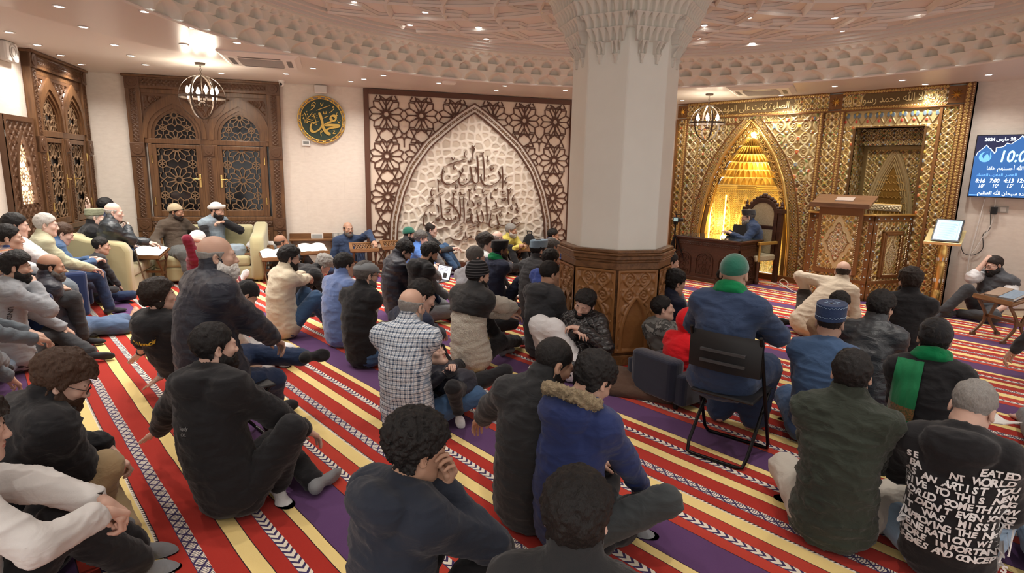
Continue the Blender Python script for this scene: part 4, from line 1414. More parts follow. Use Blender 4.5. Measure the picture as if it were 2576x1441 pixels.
def door_fn(X, Z):
 h, c = arab(X - RXC, Z, 0.2, (0.42, 0.30, 0.12, 0.5), GOLD, DARKG, 3)
 w = (PX1 - PX0) / 2
 ax = np.abs(X - RXC)
 a1 = arch_half(0.34, 0.4, 2.22, Z) - ax
 a2 = arch_half(0.25, 0.4, 1.98, Z) - ax
 fr = (ax > w - 0.075) | (Z > 2.24) & (Z < 2.30)
 c = np.where(fr[..., None], np.array((0.34, 0.24, 0.10, 0.6)), c)
 h = np.where(fr, 1.2, h)
 k = (a1 > -0.05) & (a1 < 0.03)
 c = np.where(k[..., None], np.array((0.46, 0.34, 0.16, 0.6)), c)
 h = np.where(k, 1.8 + 0.4 * np.cos(a1 * 160), h)
 k = (a1 >= 0.03)
 lines_ = sstep(np.abs(((a1 - 0.03) / 0.03) % 1 - 0.5), 0.3, 0.2)
 c = np.where(k[..., None], np.array((0.20, 0.12, 0.045, 0.5)) * (1 - lines_[..., None]) + np.array((0.62, 0.46, 0.2, 0.7)) * lines_[..., None], c)
 h = np.where(k, 0.4 + lines_, h)
 sc_ = 0.02 * np.abs(np.sin(Z * 45)) * (Z < 1.8)
 k = a2 > 0.0 + sc_
 c = np.where(k[..., None], np.array((0.30, 0.165, 0.03, 0.75)), c)
 h = np.where(k, 0.0, h)
 return h * 0.013, c
relief('door_panel', PX0, PX1, 0.1, PZ1, 0.007, door_fn, M_ORN, rec, RD0 - 0.01)
mb = MB()
rs = np.random.RandomState(11)
for i, z in enumerate((1.83, 1.74, 1.63, 1.52, 1.41, 1.31, 1.2)):
 hw = 0.09 if i == 0 else 0.19
 x = -hw
 while x < hw:
  L = rs.uniform(0.03, 0.075)
  q = [(RXC + x + L * t, z + 0.018 * math.sin(t * 5 + i) + rs.uniform(-.006, .006)) for t in (0, .3, .6, 1)]
  stroke(mb, q, 0.011, RD0 - 0.02, RD0 - 0.03, 0.8, 0.5, 0, 3)
  if rs.rand() > .5:
   stroke(mb, [(RXC + x, z + .045), (RXC + x, z)], 0.008, RD0 - 0.02, RD0 - 0.03, 0.8, 0.5, 0, 2)
  x += L * 0.9
mb.build('lettering', M_GOLD, rec)
# ================================================================ pulpit
mbx = [np.array(p) for p in ((-3.86, 10.40), (-3.83, 9.60), (-2.985, 9.70), (-2.69, 10.39))]
pulpit = empty('pulpit', (-3.4, 10.0, 0), label='gilded and painted wooden pulpit with slanted reading top', cat='pulpit')
off = np.array([-3.4, 10.0])
def pulpit_face(p, q, z1, pan, seed, name):
 d = q - p
 L = np.linalg.norm(d)
 d = d / L
 mwl = frame(p - off, d, np.array([-d[1], d[0]]))
 mb = MB()
 mb.box(0, L, 0.0, 0.05, 0, z1, 0)
 for x0, x1 in ((0, 0.065), (L - 0.065, L)):
  mb.box(x0, x1, -0.02, 0, 0, z1, 0)
 mb.box(0, L, -0.02, 0, z1 - 0.085, z1, 0)
 mb.box(0, L, -0.02, 0, 0.0, 0.05, 0)
 mb.box(0, L, -0.03, 0, 0.26, 0.31, 0)
 o = mb.build(name, M_GILTBROWN, pulpit, bevel=0.004)
 o.matrix_local = mwl
 r = strip('relief_field', 0.065, L - 0.065, 0.31, z1 - 0.085, -0.004, 0.24, (0.48, 0.34, 0.14, 0.5), seed, o, 0.0075)
 r = strip('relief_field', 0.065, L - 0.065, 0.05, 0.26, -0.004, 0.2, (0.30, 0.18, 0.06, 0.5), seed + 1, o, 0.0075)
 mb = MB()
 for x in (0.07, L - 0.07):
  dentils(mb, x, x, 0.31, z1 - 0.085, -0.02, 0.026, 0.008)
 dentils(mb, 0.07, L - 0.07, 0.312, 0.312, -0.03, 0.026, 0.008)
 n = int(L / 0.11)
 for i in range(n):
  mb.ball(((i + .5) * L / n, -0.02, z1 - 0.043), (0.012, 0.008, 0.012), 8, 1, 5)
 for i in range(9):
  for x in (0.033, L - 0.033):
   mb.ball((x, -0.02, 0.1 + i * 0.13), (0.010, 0.008, 0.012), 8, 1, 5)
 mb.build('beading', [MATS['pale_bead'], mat('pale_blue_enamel', (0.42, 0.55, 0.60), 0.4)], o)
 if pan:
  x0, x1, za, zb = pan
  xc, zc = (x0 + x1) / 2, (za + zb) / 2
  w, hh = (x1 - x0) / 2, (zb - za) / 2
  def fn(X, Z):
   h, c = arab(X - xc, Z - zc, w * 1.0, (0.50, 0.37, 0.16, 0.45), GOLD, (0.32, 0.21, 0.07, 0.4), seed)
   u, v = np.abs(X - xc) / w, np.abs(Z - zc) / hh
   d_ = u + v * 0.98 + 0.05 * np.sin(np.arctan2(v, u) * 8)
   k = (d_ < 1.0) & (d_ > 0.78)
   c = np.where(k[..., None], np.array((0.76, 0.62, 0.34, 0.4)), c)
   h = np.where(k, 0.5, h)
   k = (d_ <= 0.78) & (d_ > 0.70)
   c = np.where(k[..., None], np.array((0.26, 0.15, 0.05, 0.4)), c)
   h = np.where(k, 1.2, h)
   h4, c4 = arab((X - xc) * 1.0, Z - zc, w * 0.5, (0.52, 0.36, 0.20, 0.3), (0.80, 0.66, 0.4, 0.4), (0.30, 0.17, 0.07, 0.4), seed + 3)
   k = d_ <= 0.70
   c = np.where(k[..., None], c4, c)
   h = np.where(k, h4, h)
   return h * 0.012, c
  mb = MB()
  for g, dd in ((0, 0.045), (0.03, 0.055)):
   for bx in ((x0 - .06 + g, x0 - .03 + g, za - .06 + g, zb + .06 - g), (x1 + .03 - g, x1 + .06 - g, za - .06 + g, zb + .06 - g), (x0 - .06 + g, x1 + .06 - g, zb + .03 - g, zb + .06 - g), (x0 - .06 + g, x1 + .06 - g, za - .06 + g, za - .03 + g)):
    mb.box(bx[0], bx[1], -dd, 0, bx[2], bx[3])
  mb.build('panel_frame', M_GILTBROWN, o, bevel=0.004)
  mb = MB()
  dentils(mb, x0, x0, za, zb, -0.05, 0.024, 0.008)
  dentils(mb, x1, x1, za, zb, -0.05, 0.024, 0.008)
  dentils(mb, x0, x1, za, za, -0.05, 0.024, 0.008)
  mb.build('beading', MATS['pale_bead'], o)
  relief('medallion', x0, x1, za, zb, 0.0065, fn, M_ORN, o, -0.02)
 mb = MB()
 mb.box(-0.02, L + 0.02, -0.045, 0.06, z1, z1 + 0.03)
 o = mb.build('cap_rail', M_GOLD, pulpit, bevel=0.006)
 o.matrix_local = mwl
 return mwl
pulpit_face(mbx[0], mbx[1], 1.26, None, 1, 'side_face')
mF = pulpit_face(mbx[1], mbx[2], 1.26, None, 2, 'front_face')
pulpit_face(mbx[2], mbx[3], 1.26, (0.24, 0.52, 0.40, 0.98), 4, 'side_face')
# the reading stand in front
mb = MB()
mb.box(0.13, 0.72, -0.10, 0.0, 0.38, 1.36)
o = mb.build('lectern_front', M_GILTBROWN, pulpit, bevel=0.005)
o.matrix_local = mF
x0, x1, za, zb = 0.195, 0.655, 0.46, 1.25
xc, zc, w, hh = (x0 + x1) / 2, (za + zb) / 2, (x1 - x0) / 2, (zb - za) / 2
def lect_fn(X, Z):
 h, c = arab(X - xc, Z - zc, w * 0.9, (0.42, 0.30, 0.13, 0.45), GOLD, (0.24, 0.15, 0.05, 0.4), 7)
 u, v = np.abs(X - xc) / w, np.abs(Z - zc) / hh
 d_ = u * 1.02 + v + 0.05 * np.sin(np.arctan2(v, u) * 8)
 k = (d_ < 1.0) & (d_ > 0.76)
 c = np.where(k[..., None], np.array((0.60, 0.47, 0.25, 0.4)), c)
 h = np.where(k, 0.4, h)
 k = (d_ <= 0.76) & (d_ > 0.68)
 c = np.where(k[..., None], np.array((0.24, 0.14, 0.05, 0.4)), c)
 h = np.where(k, 1.3, h)
 h4, c4 = arab(X - xc, Z - zc, w * 0.62, (0.50, 0.36, 0.22, 0.3), (0.80, 0.66, 0.4, 0.4), (0.30, 0.17, 0.07, 0.4), 3)
 k = d_ <= 0.68
 c = np.where(k[..., None], c4, c)
 h = np.where(k, h4, h)
 return h * 0.012, c
relief('medallion', x0, x1, za, zb, 0.0065, lect_fn, M_ORN, o, -0.103)
mb = MB()
for x in (x0 - 0.01, x1 + 0.01):
 dentils(mb, x, x, za, zb, -0.105, 0.026, 0.009)
dentils(mb, x0, x1, za - 0.01, za - 0.01, -0.105, 0.026, 0.009)
mb.build('beading', MATS['pale_bead'], o)
mb = MB()
mb.add([(-0.0, -0.17, 1.36), (0.80, -0.17, 1.36), (0.80, 0.36, 1.50), (0.0, 0.36, 1.50), (-0.0, -0.17, 1.40), (0.80, -0.17, 1.40), (0.80, 0.36, 1.54), (0.0, 0.36, 1.54)], [(0, 3, 2, 1), (4, 5, 6, 7), (0, 1, 5, 4), (1, 2, 6, 5), (2, 3, 7, 6), (3, 0, 4, 7)])
mb.box(0.0, 0.80, -0.185, -0.17, 1.36, 1.43)
o = mb.build('reading_top', wood('reading_top_wood', (0.10, 0.05, 0.025), (0.2, 0.1, 0.05), 0.35, axis='x'), pulpit, bevel=0.006)
o.matrix_local = mF
# books lying on the pulpit
for lab, px, py, z, rz, sz, colr in (('thin dark-covered book lying on the slanted pulpit top', 0.30, 0.02, 1.445, 0.05, (0.24, 0.17, 0.022), (0.35, 0.27, 0.22)), ('small pale booklet on the low left ledge of the pulpit', 0.05, 0.04, 1.293, 0.1, (0.12, 0.09, 0.015), (0.75, 0.72, 0.66))):
 bk = empty('book', mw=W_QIB, label=lab, cat='book')
 w = Matrix.Translation((*(off), 0)) @ mF @ Matrix.Translation((px, py, z)) @ Matrix.Rotation(rz, 4, 'Z') @ Matrix.Rotation(0.26 if z > 1.4 else 0, 4, 'X')
 bk.matrix_world = w
 mb = MB()
 mb.box(0, sz[0], 0, sz[1], 0, 0.004)
 mb.box(0, sz[0], 0, sz[1], sz[2] - 0.004, sz[2])
 mb.box(0, 0.005, 0, sz[1], 0, sz[2])
 mb.build('cover', mat('book_' + str(round(colr[0], 2)), colr, 0.5), bk)
 mb = MB()
 mb.box(0.005, sz[0] - 0.006, 0.004, sz[1] - 0.004, 0.004, sz[2] - 0.004)
 mb.build('pages', M_PAPER, bk)
# chair back seen over the pulpit rail
pc = empty('pulpit_chair', mw=W_QIB @ Matrix.Translation((-3.10, 0.05, 0)), label='carved pale gilt chair back showing over the pulpit rail', cat='chair')
mb = MB()
mb.box(-0.24, 0.24, -0.03, 0.03, 1.30, 1.42)
mb.build('top_rail', M_GOLD, pc, bevel=0.012)
carve('carved_band', -0.23, 0.23, 1.31, 1.41, pc, -0.033, 0.1, m=mat('pale_gilt', (0.72, 0.58, 0.36), 0.4, 0.4))
mb = MB()
for x in np.linspace(-0.2, 0.2, 8):
 mb.tube([(x, 0, 0.86), (x, 0, 1.31)], 0.008, 6)
mb.build('spindle', M_GOLD, pc)
mb = MB()
mb.box(-0.23, 0.23, -0.30, 0.02, 0.80, 0.86)
mb.build('seat', M_GILTBROWN, pc, bevel=0.01)
for sx in (-0.22, 0.22):
 for sy in (-0.27, 0.0):
  mb = MB()
  mb.tube([(sx, sy, 0.40), (sx, sy, 1.30 if sy == 0 else 0.82)], 0.018, 8)
  mb.build('leg', M_GILTBROWN, pc)
mb = MB()
mb.box(-3.80, -3.06, 9.78, 10.39, 0.0, 0.40)
o = mb.build('platform', M_GILTBROWN, None)
o.parent = pulpit
o.location = (3.4, -10.0, 0)
# ================================================================ lamps
M_LENS = mat('lamp_lens', (0.9, 0.9, 0.88), 0.5, emit=(1.0, 0.95, 0.87), power=22.0)
M_TRIM = mat('lamp_trim', (0.86, 0.84, 0.80), 0.4)
def at_b(px, py, b):
 """point in this direction, b metres in front of the back wall"""
 d = ray(px, py)
 n = np.array([N1[0], N1[1]])
 t = ((C1 - n * b) - EYE[:2]) @ n / (d[:2] @ n)
 return EYE + d * t
def at_y(px, py, y):
 d = ray(px, py)
 return EYE + d * (y / d[1])
def downlight(x, y, z, label, group):
 r = empty('downlight', (x, y, z), label=label, cat='ceiling light', group=group)
 if 'me' not in downlight.__dict__:
  mb = MB()
  mb.lathe([(0.036, 0.0), (0.050, 0.0), (0.052, -0.006), (0.046, -0.010), (0.036, -0.004)], n=20)
  downlight.me = mb.build('trim_ring', M_TRIM, r, smooth=True).data
  mb = MB()
  mb.lathe([(0.001, -0.002), (0.036, -0.002), (0.036, -0.005), (0.001, -0.005)], n=20)
  downlight.le = mb.build('lens', M_LENS, r).data
  l = bpy.data.lights.new('beam', 'SPOT')
  l.energy = SPOT_W
  l.color = (1.0, 0.945, 0.875)
  l.spot_size = math.radians(138)
  l.spot_blend = 1.0
  l.shadow_soft_size = 0.04
  downlight.li = l
  downlight.lj = l.copy()
  downlight.lj.spot_size = math.radians(100)
 else:
  for n_, me in (('trim_ring', downlight.me), ('lens', downlight.le)):
   o = bpy.data.objects.new(n_, me)
   COL.objects.link(o)
   o.parent = r
 lo = bpy.data.objects.new('beam', downlight.lj if z > 3.3 else downlight.li)
 COL.objects.link(lo)
 lo.parent = r
 lo.location = (0, 0, -0.02)
FLAT = [(24, 80), (94, 112), (210, 67), (153, 138), (288, 112), (329, 139), (366, 28), (204, 161), (366, 162), (488, 70), (462, 111), (596, 106), (557, 184), (720, 185), (788, 171), (148, 15), (883, 204), (915, 198), (965, 189), (1104, 208), (1270, 215), (1248, 226), (1422, 226), (1716, 252), (1965, 239), (2100, 216), (2270, 201), (2328, 211), (2487, 187)]
DOMEL = [(1070, 30), (871, 40), (1031, 62), (1204, 68), (1223, 97), (1376, 58), (1369, 91), (1278, 36), (1211, 5), (1969, 15), (1883, 44), (2100, 44), (2312, 26), (1935, 77), (2118, 77), (1892, 108), (2310, 62), (1772, 63), (1755, 96), (889, 4)]
for px, py in FLAT:
 p = at(px, py, CEIL)
 downlight(p[0], p[1], CEIL - 0.001, 'unseen recessed downlight added for brightness, shining in the flat ceiling outside the dome', 'downlights in the flat ceiling')
for px, py in DOMEL:
 p = at(px, py, ZD)
 downlight(p[0], p[1], ZD - 0.001, 'unseen downlight added for brightness among the ribs of the dome soffit', 'downlights in the dome')
for x, y in ((-0.6, 9.4), (0.6, 7.6), (1.6, 5.4), (1.9, 3.2), (1.5, 1.0), (0.4, -0.6), (-1.4, -1.4), (-3.4, -1.0), (-5.0, 0.2), (-2.4, 1.6), (-1.0, 2.6), (-0.4, 4.6), (-0.8, 6.4), (-3.6, 1.2), (-4.6, 2.4), (-3.2, 2.2), (-2.0, 2.9), (-1.3, 4.0), (-2.4, 3.6), (-5.3, 1.6)):  # out-of-view downlights added to brighten the hall and the column zone
 z = ZD if math.hypot(x - RC[0], y - RC[1]) < RR - 0.5 else CEIL
 downlight(x, y, z - 0.001, 'unseen recessed downlight added for brightness, shining in the flat ceiling outside the dome' if z == CEIL else 'unseen downlight added for brightness among the ribs of the dome soffit', 'downlights in the flat ceiling' if z == CEIL else 'downlights in the dome')
M_ORB = mat('orb_bronze', (0.10, 0.075, 0.06), 0.45, 0.6)
M_BULB = mat('bulb_glow', (1, 0.95, 0.85), 0.4, emit=(1.0, 0.90, 0.74), power=30.0)
def chandelier(x, y, zc, R, label):
 r = empty('chandelier', (x, y, zc), label=label, cat='chandelier', group='orb chandeliers')
 zt = CEIL - zc
 mb = MB()
 mb.lathe([(0.06, zt - 0.025), (0.065, zt - 0.004), (0.065, zt)], n=20)
 mb.build('canopy', M_ORB, r)
 mb = MB()
 n = max(3, int((zt - R) / 0.028))
 for i in range(n):
  z = R + (zt - 0.02 - R) * (i + 0.5) / n
  mb.tube([(0.011 * math.cos(a) * (i % 2), 0.011 * math.cos(a) * (1 - i % 2), z + 0.018 * math.sin(a)) for a in np.linspace(0, 2 * PI, 10, endpoint=False)], 0.003, 5, closed=True)
 mb.build('chain', M_ORB, r)
 mb = MB()
 for k in range(3):
  a = k * PI / 3 + 0.3
  ci = [np.array([math.cos(a) * math.cos(t), math.sin(a) * math.cos(t), math.sin(t)]) for t in np.linspace(0, 2 * PI, 48, endpoint=False)]
  nn = np.array([-math.sin(a), math.cos(a), 0])
  P_ = np.array([[p * R + nn * 0.014, p * (R - 0.004) + nn * 0.014, p * (R - 0.004) - nn * 0.014, p * R - nn * 0.014] for p in ci])
  mb.surf(P_.transpose(1, 0, 2)[[0, 1, 2, 3, 0]], wrap=True)
 P_ = np.array([[(r_ * math.cos(t), r_ * math.sin(t), z) for (r_, z) in ((R + .004, 0.014), (R - .001, 0.014), (R - .001, -0.014), (R + .004, -0.014))] for t in np.linspace(0, 2 * PI, 48, endpoint=False)])
 mb.surf(P_.transpose(1, 0, 2)[[0, 1, 2, 3, 0]], wrap=True)
 mb.build('orb', M_ORB, r, smooth=30)
 mb = MB()
 mb.tube([(0, 0, R), (0, 0, -0.06)], 0.007, 8)
 mb.lathe([(0.005, -0.09), (0.03, -0.085), (0.034, -0.06), (0.01, -0.05)], n=14)
 for k in range(6):
  a = k * PI / 3
  c_, s_ = math.cos(a), math.sin(a)
  mb.tube([(c_ * q, s_ * q, z) for q, z in ((0.02, -0.07), (0.09, -0.115), (0.155, -0.10), (0.18, -0.05), (0.18, -0.02))], 0.005, 6)
 mb.build('arms', M_ORB, r, smooth=True)
 for k in range(6):
  a = k * PI / 3
  mb = MB()
  mb.lathe([(0.011, -0.03), (0.012, 0.045)], (0.18 * math.cos(a), 0.18 * math.sin(a), 0), 10)
  mb.build('candle_sleeve', M_WHITE, r)
  mb = MB()
  mb.lathe([(0.006, 0.045), (0.026, 0.066), (0.028, 0.085), (0.016, 0.118), (0.003, 0.145)], (0.18 * math.cos(a), 0.18 * math.sin(a), 0), 10)
  mb.build('bulb', M_BULB, r, smooth=True)
  l = bpy.data.lights.new('glow', 'POINT')
  l.energy = BULB_W
  l.color = (1.0, 0.86, 0.66)
  l.shadow_soft_size = 0.03
  lo = bpy.data.objects.new('glow', l)
  COL.objects.link(lo)
  lo.parent = r
  lo.location = (0.18 * math.cos(a), 0.18 * math.sin(a), 0.175)
chandelier(-9.039, 2.461, 2.67, 0.285, 'lit wire-orb chandelier hanging before the wooden shutters')
chandelier(-5.563, 9.308, 2.64, 0.285, 'lit wire-orb chandelier hanging beside the mihrab arch')
# ================================================================ ceiling fittings
def cassette(x, y, rz, label):
 r = empty('ceiling_air_conditioner', (x, y, CEIL), rz, label=label, cat='air conditioner')
 mb = MB()
 P_ = []
 for s, z in ((0.46, 0.0), (0.46, -0.015), (0.40, -0.05), (0.26, -0.055)):
  P_.append([(-s, -s, z), (s, -s, z), (s, s, z), (-s, s, z)])
 mb.surf(np.array(P_), wrap=True)
 mb.build('fascia', M_WHITE, r)
 mb = MB()
 mb.box(-0.26, 0.26, -0.26, 0.26, -0.053, -0.048)
 for i in range(12):
  y_ = -0.24 + i * 0.0436
  mb.box(-0.25, 0.25, y_, y_ + 0.012, -0.062, -0.053)
 mb.build('intake_grille', mat('grey_grille', (0.48, 0.45, 0.42), 0.5), r)
 for k in range(4):
  mb = MB()
  mb.box(-0.24, 0.24, 0.30, 0.36, -0.054, -0.040)
  o = mb.build('outlet_flap', mat('flap_dark', (0.12, 0.11, 0.11), 0.5), r)
  o.rotation_euler = (0, 0, k * PI / 2)
cassette(-8.05, 2.92, 1.13, 'square air-conditioning cassette in the ceiling near the left chandelier')
cassette(-4.66, 9.3, 0.35, 'square air-conditioning cassette in the ceiling before the gilded header')
p = at(1130, 206, CEIL)
r = empty('access_point', (p[0], p[1], CEIL), label='flat round white wireless unit on the ceiling above the lattice panel', cat='wireless unit')
mb = MB()
mb.lathe([(0.09, -0.035), (0.11, -0.02), (0.115, 0.0)], n=28)
mb.build('housing', M_WHITE, r, smooth=40)
p = at(709, 211, CEIL - 0.05)
r = empty('security_camera', (p[0], p[1], CEIL), label='small white dome security camera on the ceiling beside the shutters', cat='camera')
mb = MB()
mb.lathe([(0.05, -0.03), (0.055, 0.0)], n=18)
mb.build('mount', M_WHITE, r)
mb = MB()
mb.ball((0, 0, -0.045), 0.045, 14)
mb.build('eyeball', M_WHITE, r, smooth=True)
mb = MB()
mb.ball((0.028, -0.028, -0.06), 0.022, 12)
mb.build('lens', M_BLACK, r, smooth=True)
r = empty('wall_speaker', mw=W_BACK @ Matrix.Translation((3.42, 0, 3.04)), label='white loudspeaker mounted high above the round plaque', cat='loudspeaker')
mb = MB()
mb.box(-0.1, 0.1, -0.13, -0.03, -0.07, 0.065)
mb.build('cabinet', M_WHITE, r, bevel=0.02)
mb = MB()
mb.box(-0.085, 0.085, -0.136, -0.128, -0.058, 0.052)
mb.build('grille', mat('speaker_grille', (0.62, 0.61, 0.57), 0.7), r, bevel=0.004)
mb = MB()
mb.box(-0.02, 0.02, -0.04, 0, -0.03, 0.03)
mb.build('bracket', M_WHITE, r)
r = empty('wall_speaker', mw=W_LEFT @ Matrix.Translation((-2.30, 0, 3.0)), label='round white loudspeaker high on the wall at the left edge', cat='loudspeaker')
mb = MB()
mb.box(-0.14, 0.14, -0.10, 0, -0.11, 0.11)
mb.build('cabinet', M_WHITE, r, bevel=0.03)
mb = MB()
for q in (0.05, 0.085):
 mb.tube([(q * math.cos(a), -0.102, q * math.sin(a)) for a in np.linspace(0, 2 * PI, 24, endpoint=False)], 0.008, 6, closed=True)
mb.build('cone_ring', MATS['grey_grille'], r)
r = empty('thermostat', mw=W_BACK @ Matrix.Translation((3.152, 0, 2.168)), label='small white thermostat on the wall under the round plaque', cat='thermostat')
mb = MB()
mb.box(-0.065, 0.065, -0.025, 0, -0.045, 0.045)
mb.build('case', M_WHITE, r, bevel=0.006)
mb = MB()
mb.box(-0.045, 0.045, -0.027, -0.02, -0.018, 0.03)
mb.build('display', mat('lcd_grey', (0.22, 0.23, 0.22), 0.3), r)
def socket(mw, label, n=2):
 r = empty('wall_socket', mw=mw, label=label, cat='socket')
 mb = MB()
 mb.box(-0.10, 0.10, -0.012, 0, -0.045, 0.045)
 mb.build('plate', mat('socket_grey', (0.42, 0.40, 0.36), 0.35, 0.3), r, bevel=0.004)
 mb = MB()
 for i in range(n):
  x = -0.045 + 0.09 * i
  mb.box(x - 0.03, x + 0.03, -0.016, -0.01, -0.03, 0.03)
 mb.build('insert', mat('socket_insert', (0.60, 0.57, 0.52), 0.4), r)
socket(W_QIB @ Matrix.Translation((-1.70, 0, 1.42)), 'metal wall socket under the screen')
socket(W_BACK @ Matrix.Translation((3.62, 0, 0.62)), 'metal wall socket low on the wall beside the book shelf')
# ================================================================ screen
tv = empty('wall_screen', mw=W_QIB @ Matrix.Translation((0, -0.06, 0)), label='large dark-blue wall screen showing prayer times', cat='screen')
TX0, TX1, TZ0, TZ1 = -2.06, -0.58, 1.575, 2.405
mb = MB()
mb.box(TX0, TX1, -0.035, 0.03, TZ0, TZ1)
mb.build('casing', M_BLACK, tv, bevel=0.004)
M_TVB = mat('screen_blue', (0.02, 0.06, 0.16), 0.25, emit=(0.025, 0.095, 0.27), power=1.0)
M_TVD = mat('screen_dark', (0.01, 0.012, 0.03), 0.25, emit=(0.016, 0.018, 0.045), power=1.0)
M_TVW = mat('screen_white', (0.8, 0.9, 1.0), 0.3, emit=(0.80, 0.93, 1.0), power=1.0)
M_TVC = mat('screen_cyan', (0.5, 0.95, 1.0), 0.3, emit=(0.42, 0.95, 1.0), power=1.0)
M_TVM = mat('screen_mid', (0.1, 0.3, 0.7), 0.3, emit=(0.13, 0.33, 0.78), power=1.0)
g = 0.012
def tvp(x, y):
 d = ray(2430 + x * 0.1249, 330 + y * 0.1249)
 t = (QY - 0.10) / d[1]
 q = EYE + d * t
 return q[0], q[2]
mb = MB()
mb.box(TX0 + g, TX1 - g, -0.0375, -0.03, TZ0 + g, TZ1 - g, 0)
sky = [tvp(*q) for q in ((200, 500), (235, 430), (290, 385), (350, 340), (420, 280), (465, 335), (510, 360), (520, 390), (555, 410), (572, 450), (605, 405), (610, 330), (690, 325), (770, 305), (830, 240), (910, 260), (1000, 200), (1080, 150), (1145, 85))]
ax = sky[-1][0]
mir = [(2 * ax - x, z) for x, z in sky[::-1][1:]]
line_ = [p for p in sky + mir if p[0] < TX1 - g]
top = [(line_[0][0], TZ1 - g)] + line_ + [(line_[-1][0], TZ1 - g)]
for (x0, z0), (x1, z1) in zip(line_, line_[1:]):
 mb.add([(x0, -0.0385, z0), (x1, -0.0385, z1), (x1, -0.0385, TZ1 - g), (x0, -0.0385, TZ1 - g)], [(0, 1, 2, 3)], 1)
mb.add([(TX0 + g, -0.0385, line_[0][1]), (line_[0][0], -0.0385, line_[0][1]), (line_[0][0], -0.0385, TZ1 - g), (TX0 + g, -0.0385, TZ1 - g)], [(0, 1, 2, 3)], 1)
mb.build('picture', [M_TVB, M_TVD], tv)
mb = MB()
for (x0, z0), (x1, z1) in zip(line_, line_[1:]):
 mb.obox((x0, -0.0385, z0), (x1, -0.0385, z1), 0.0075, 0.001)
mb.build('skyline', M_TVW, tv)
def tvtext(body, x, y, size, m_, sx=1.0, shear=0.0, off=0.0):
 X, Z = tvp(x, y)
 mb = MB()
 write(mb, body, X, -0.0395, Z, size, sx=sx, depth=0.0004, shear=shear, offset=off)
 mb.build('writing', m_, tv)
tvtext('2024 ' + arabic('مارس') + ' 28', 690, 165, 0.058, M_TVW, 0.95, 0, 0.002)
tvtext('10:05', 1010, 520, 0.21, M_TVC, 0.80, 0.12, 0.003)
tvtext(arabic('الله إلى الله أحسنهم خلقا'), 960, 750, 0.066, M_TVW, 0.9)
for body, x in ((arabic('العشاء'), 330), (arabic('المغرب'), 605), (arabic('العصر'), 910)):
 tvtext(body, x, 880, 0.05, MATS['screen_cyan'] if 0 else M_TVM, 1.0, 0, 0.001)
for a_, b__, x in (('8:16', "10'", 285), ('7:00', "10'", 570), ('4:13', "15'", 860), ('12:46', "15'", 1150)):
 tvtext(a_, x, 1000, 0.072, M_TVW, 0.85, 0.12, 0.002)
 tvtext(b__, x + 15, 1105, 0.068, M_TVW, 0.85, 0.12, 0.001)
tvtext(arabic('سبحان الله وبحمده سبحان الله العظيم'), 1060, 1265, 0.062, M_TVW, 0.95, 0, 0.001)
mb = MB()
c0 = tvp(385, 520)
R_ = 0.068
outc = [(c0[0] + R_ * math.cos(a), c0[1] + R_ * math.sin(a)) for a in np.linspace(1.2, 2 * PI + 0.25, 30)]
innc = [(c0[0] + 0.018 + R_ * 0.76 * math.cos(a), c0[1] + 0.02 + R_ * 0.76 * math.sin(a)) for a in np.linspace(1.35, 2 * PI + 0.1, 30)]
mb.band(outc, innc, -0.0385, -0.0395)
mb.prism([(c0[0] - .01, c0[1] - .03), (c0[0] + .045, c0[1] - .03), (c0[0] + .045, c0[1] + .005), (c0[0] + .03, c0[1] + .03), (c0[0] + .018, c0[1] + .045), (c0[0] + .005, c0[1] + .03), (c0[0] - .01, c0[1] + .005)], -0.0385, -0.0392)
mb.box(c0[0] + .05, c0[0] + .06, -0.0392, -0.0385, c0[1] - .02, c0[1] + .06)
mb.build('crescent_emblem', M_TVM, tv)
mb = MB()
a0, b0 = tvp(60, 1280), tvp(260, 1280)
mb.box(a0[0], b0[0], -0.0392, -0.038, b0[1] - 0.006, b0[1] + 0.004)
mb.build('progress_bar', M_TVM, tv)
# ================================================================ tablet on a gilt stand
sp_ = at_r(2376, 606, 10.16)
ts = empty('reading_stand', (sp_[0], sp_[1], 0), label='gilt pedestal stand with a slanted plate under the tablet', cat='stand')
zt = sp_[2]
mb = MB()
mb.lathe([(0.10, 0), (0.10, 0.03), (0.06, 0.05), (0.045, 0.10), (0.062, 0.16), (0.055, 0.25), (0.035, 0.29), (0.048, 0.32), (0.05, 0.55), (0.05, 0.62), (0.052, zt - 0.32), (0.036, zt - 0.28), (0.058, zt - 0.22), (0.05, zt - 0.10), (0.03, zt - 0.05), (0.045, zt)], n=20)
mb.build('pedestal', M_GOLD, ts, smooth=40)
mb = MB()
for z in (0.42, 0.72):
 for k in range(6):
  a = k * PI / 3
  mb.ball((0.05 * math.cos(a), 0.05 * math.sin(a), z), (0.012, 0.012, 0.03), 8, 0, 6)
mb.build('inlay', mat('mother_of_pearl', (0.8, 0.78, 0.72), 0.3), ts)
TR_ = Matrix.Translation((0.0, -0.02, zt + 0.045)) @ Matrix.Rotation(0.12, 4, 'Z') @ Matrix.Rotation(0.36, 4, 'X')
mb = MB()
mb.box(-0.21, 0.21, -0.20, 0.26, -0.012, 0.012)
mb.box(-0.21, 0.21, -0.215, -0.20, -0.012, 0.03)
o = mb.build('plate', mat('gilt_plate', (0.86, 0.72, 0.36), 0.3, 0.6), ts, bevel=0.005)
o.matrix_local = TR_
tb = empty('tablet', label='black tablet showing a page of text on the gilt stand', cat='tablet')
tb.matrix_world = Matrix.Translation((sp_[0], sp_[1], 0)) @ TR_ @ Matrix.Translation((0.02, -0.17, 0.018)) @ Matrix.Rotation(0.30, 4, 'X')
mb = MB()
mb.box(-0.16, 0.16, 0.0, 0.46, 0.0, 0.012)
mb.build('body', M_BLACK, tb, bevel=0.006)
mb = MB()
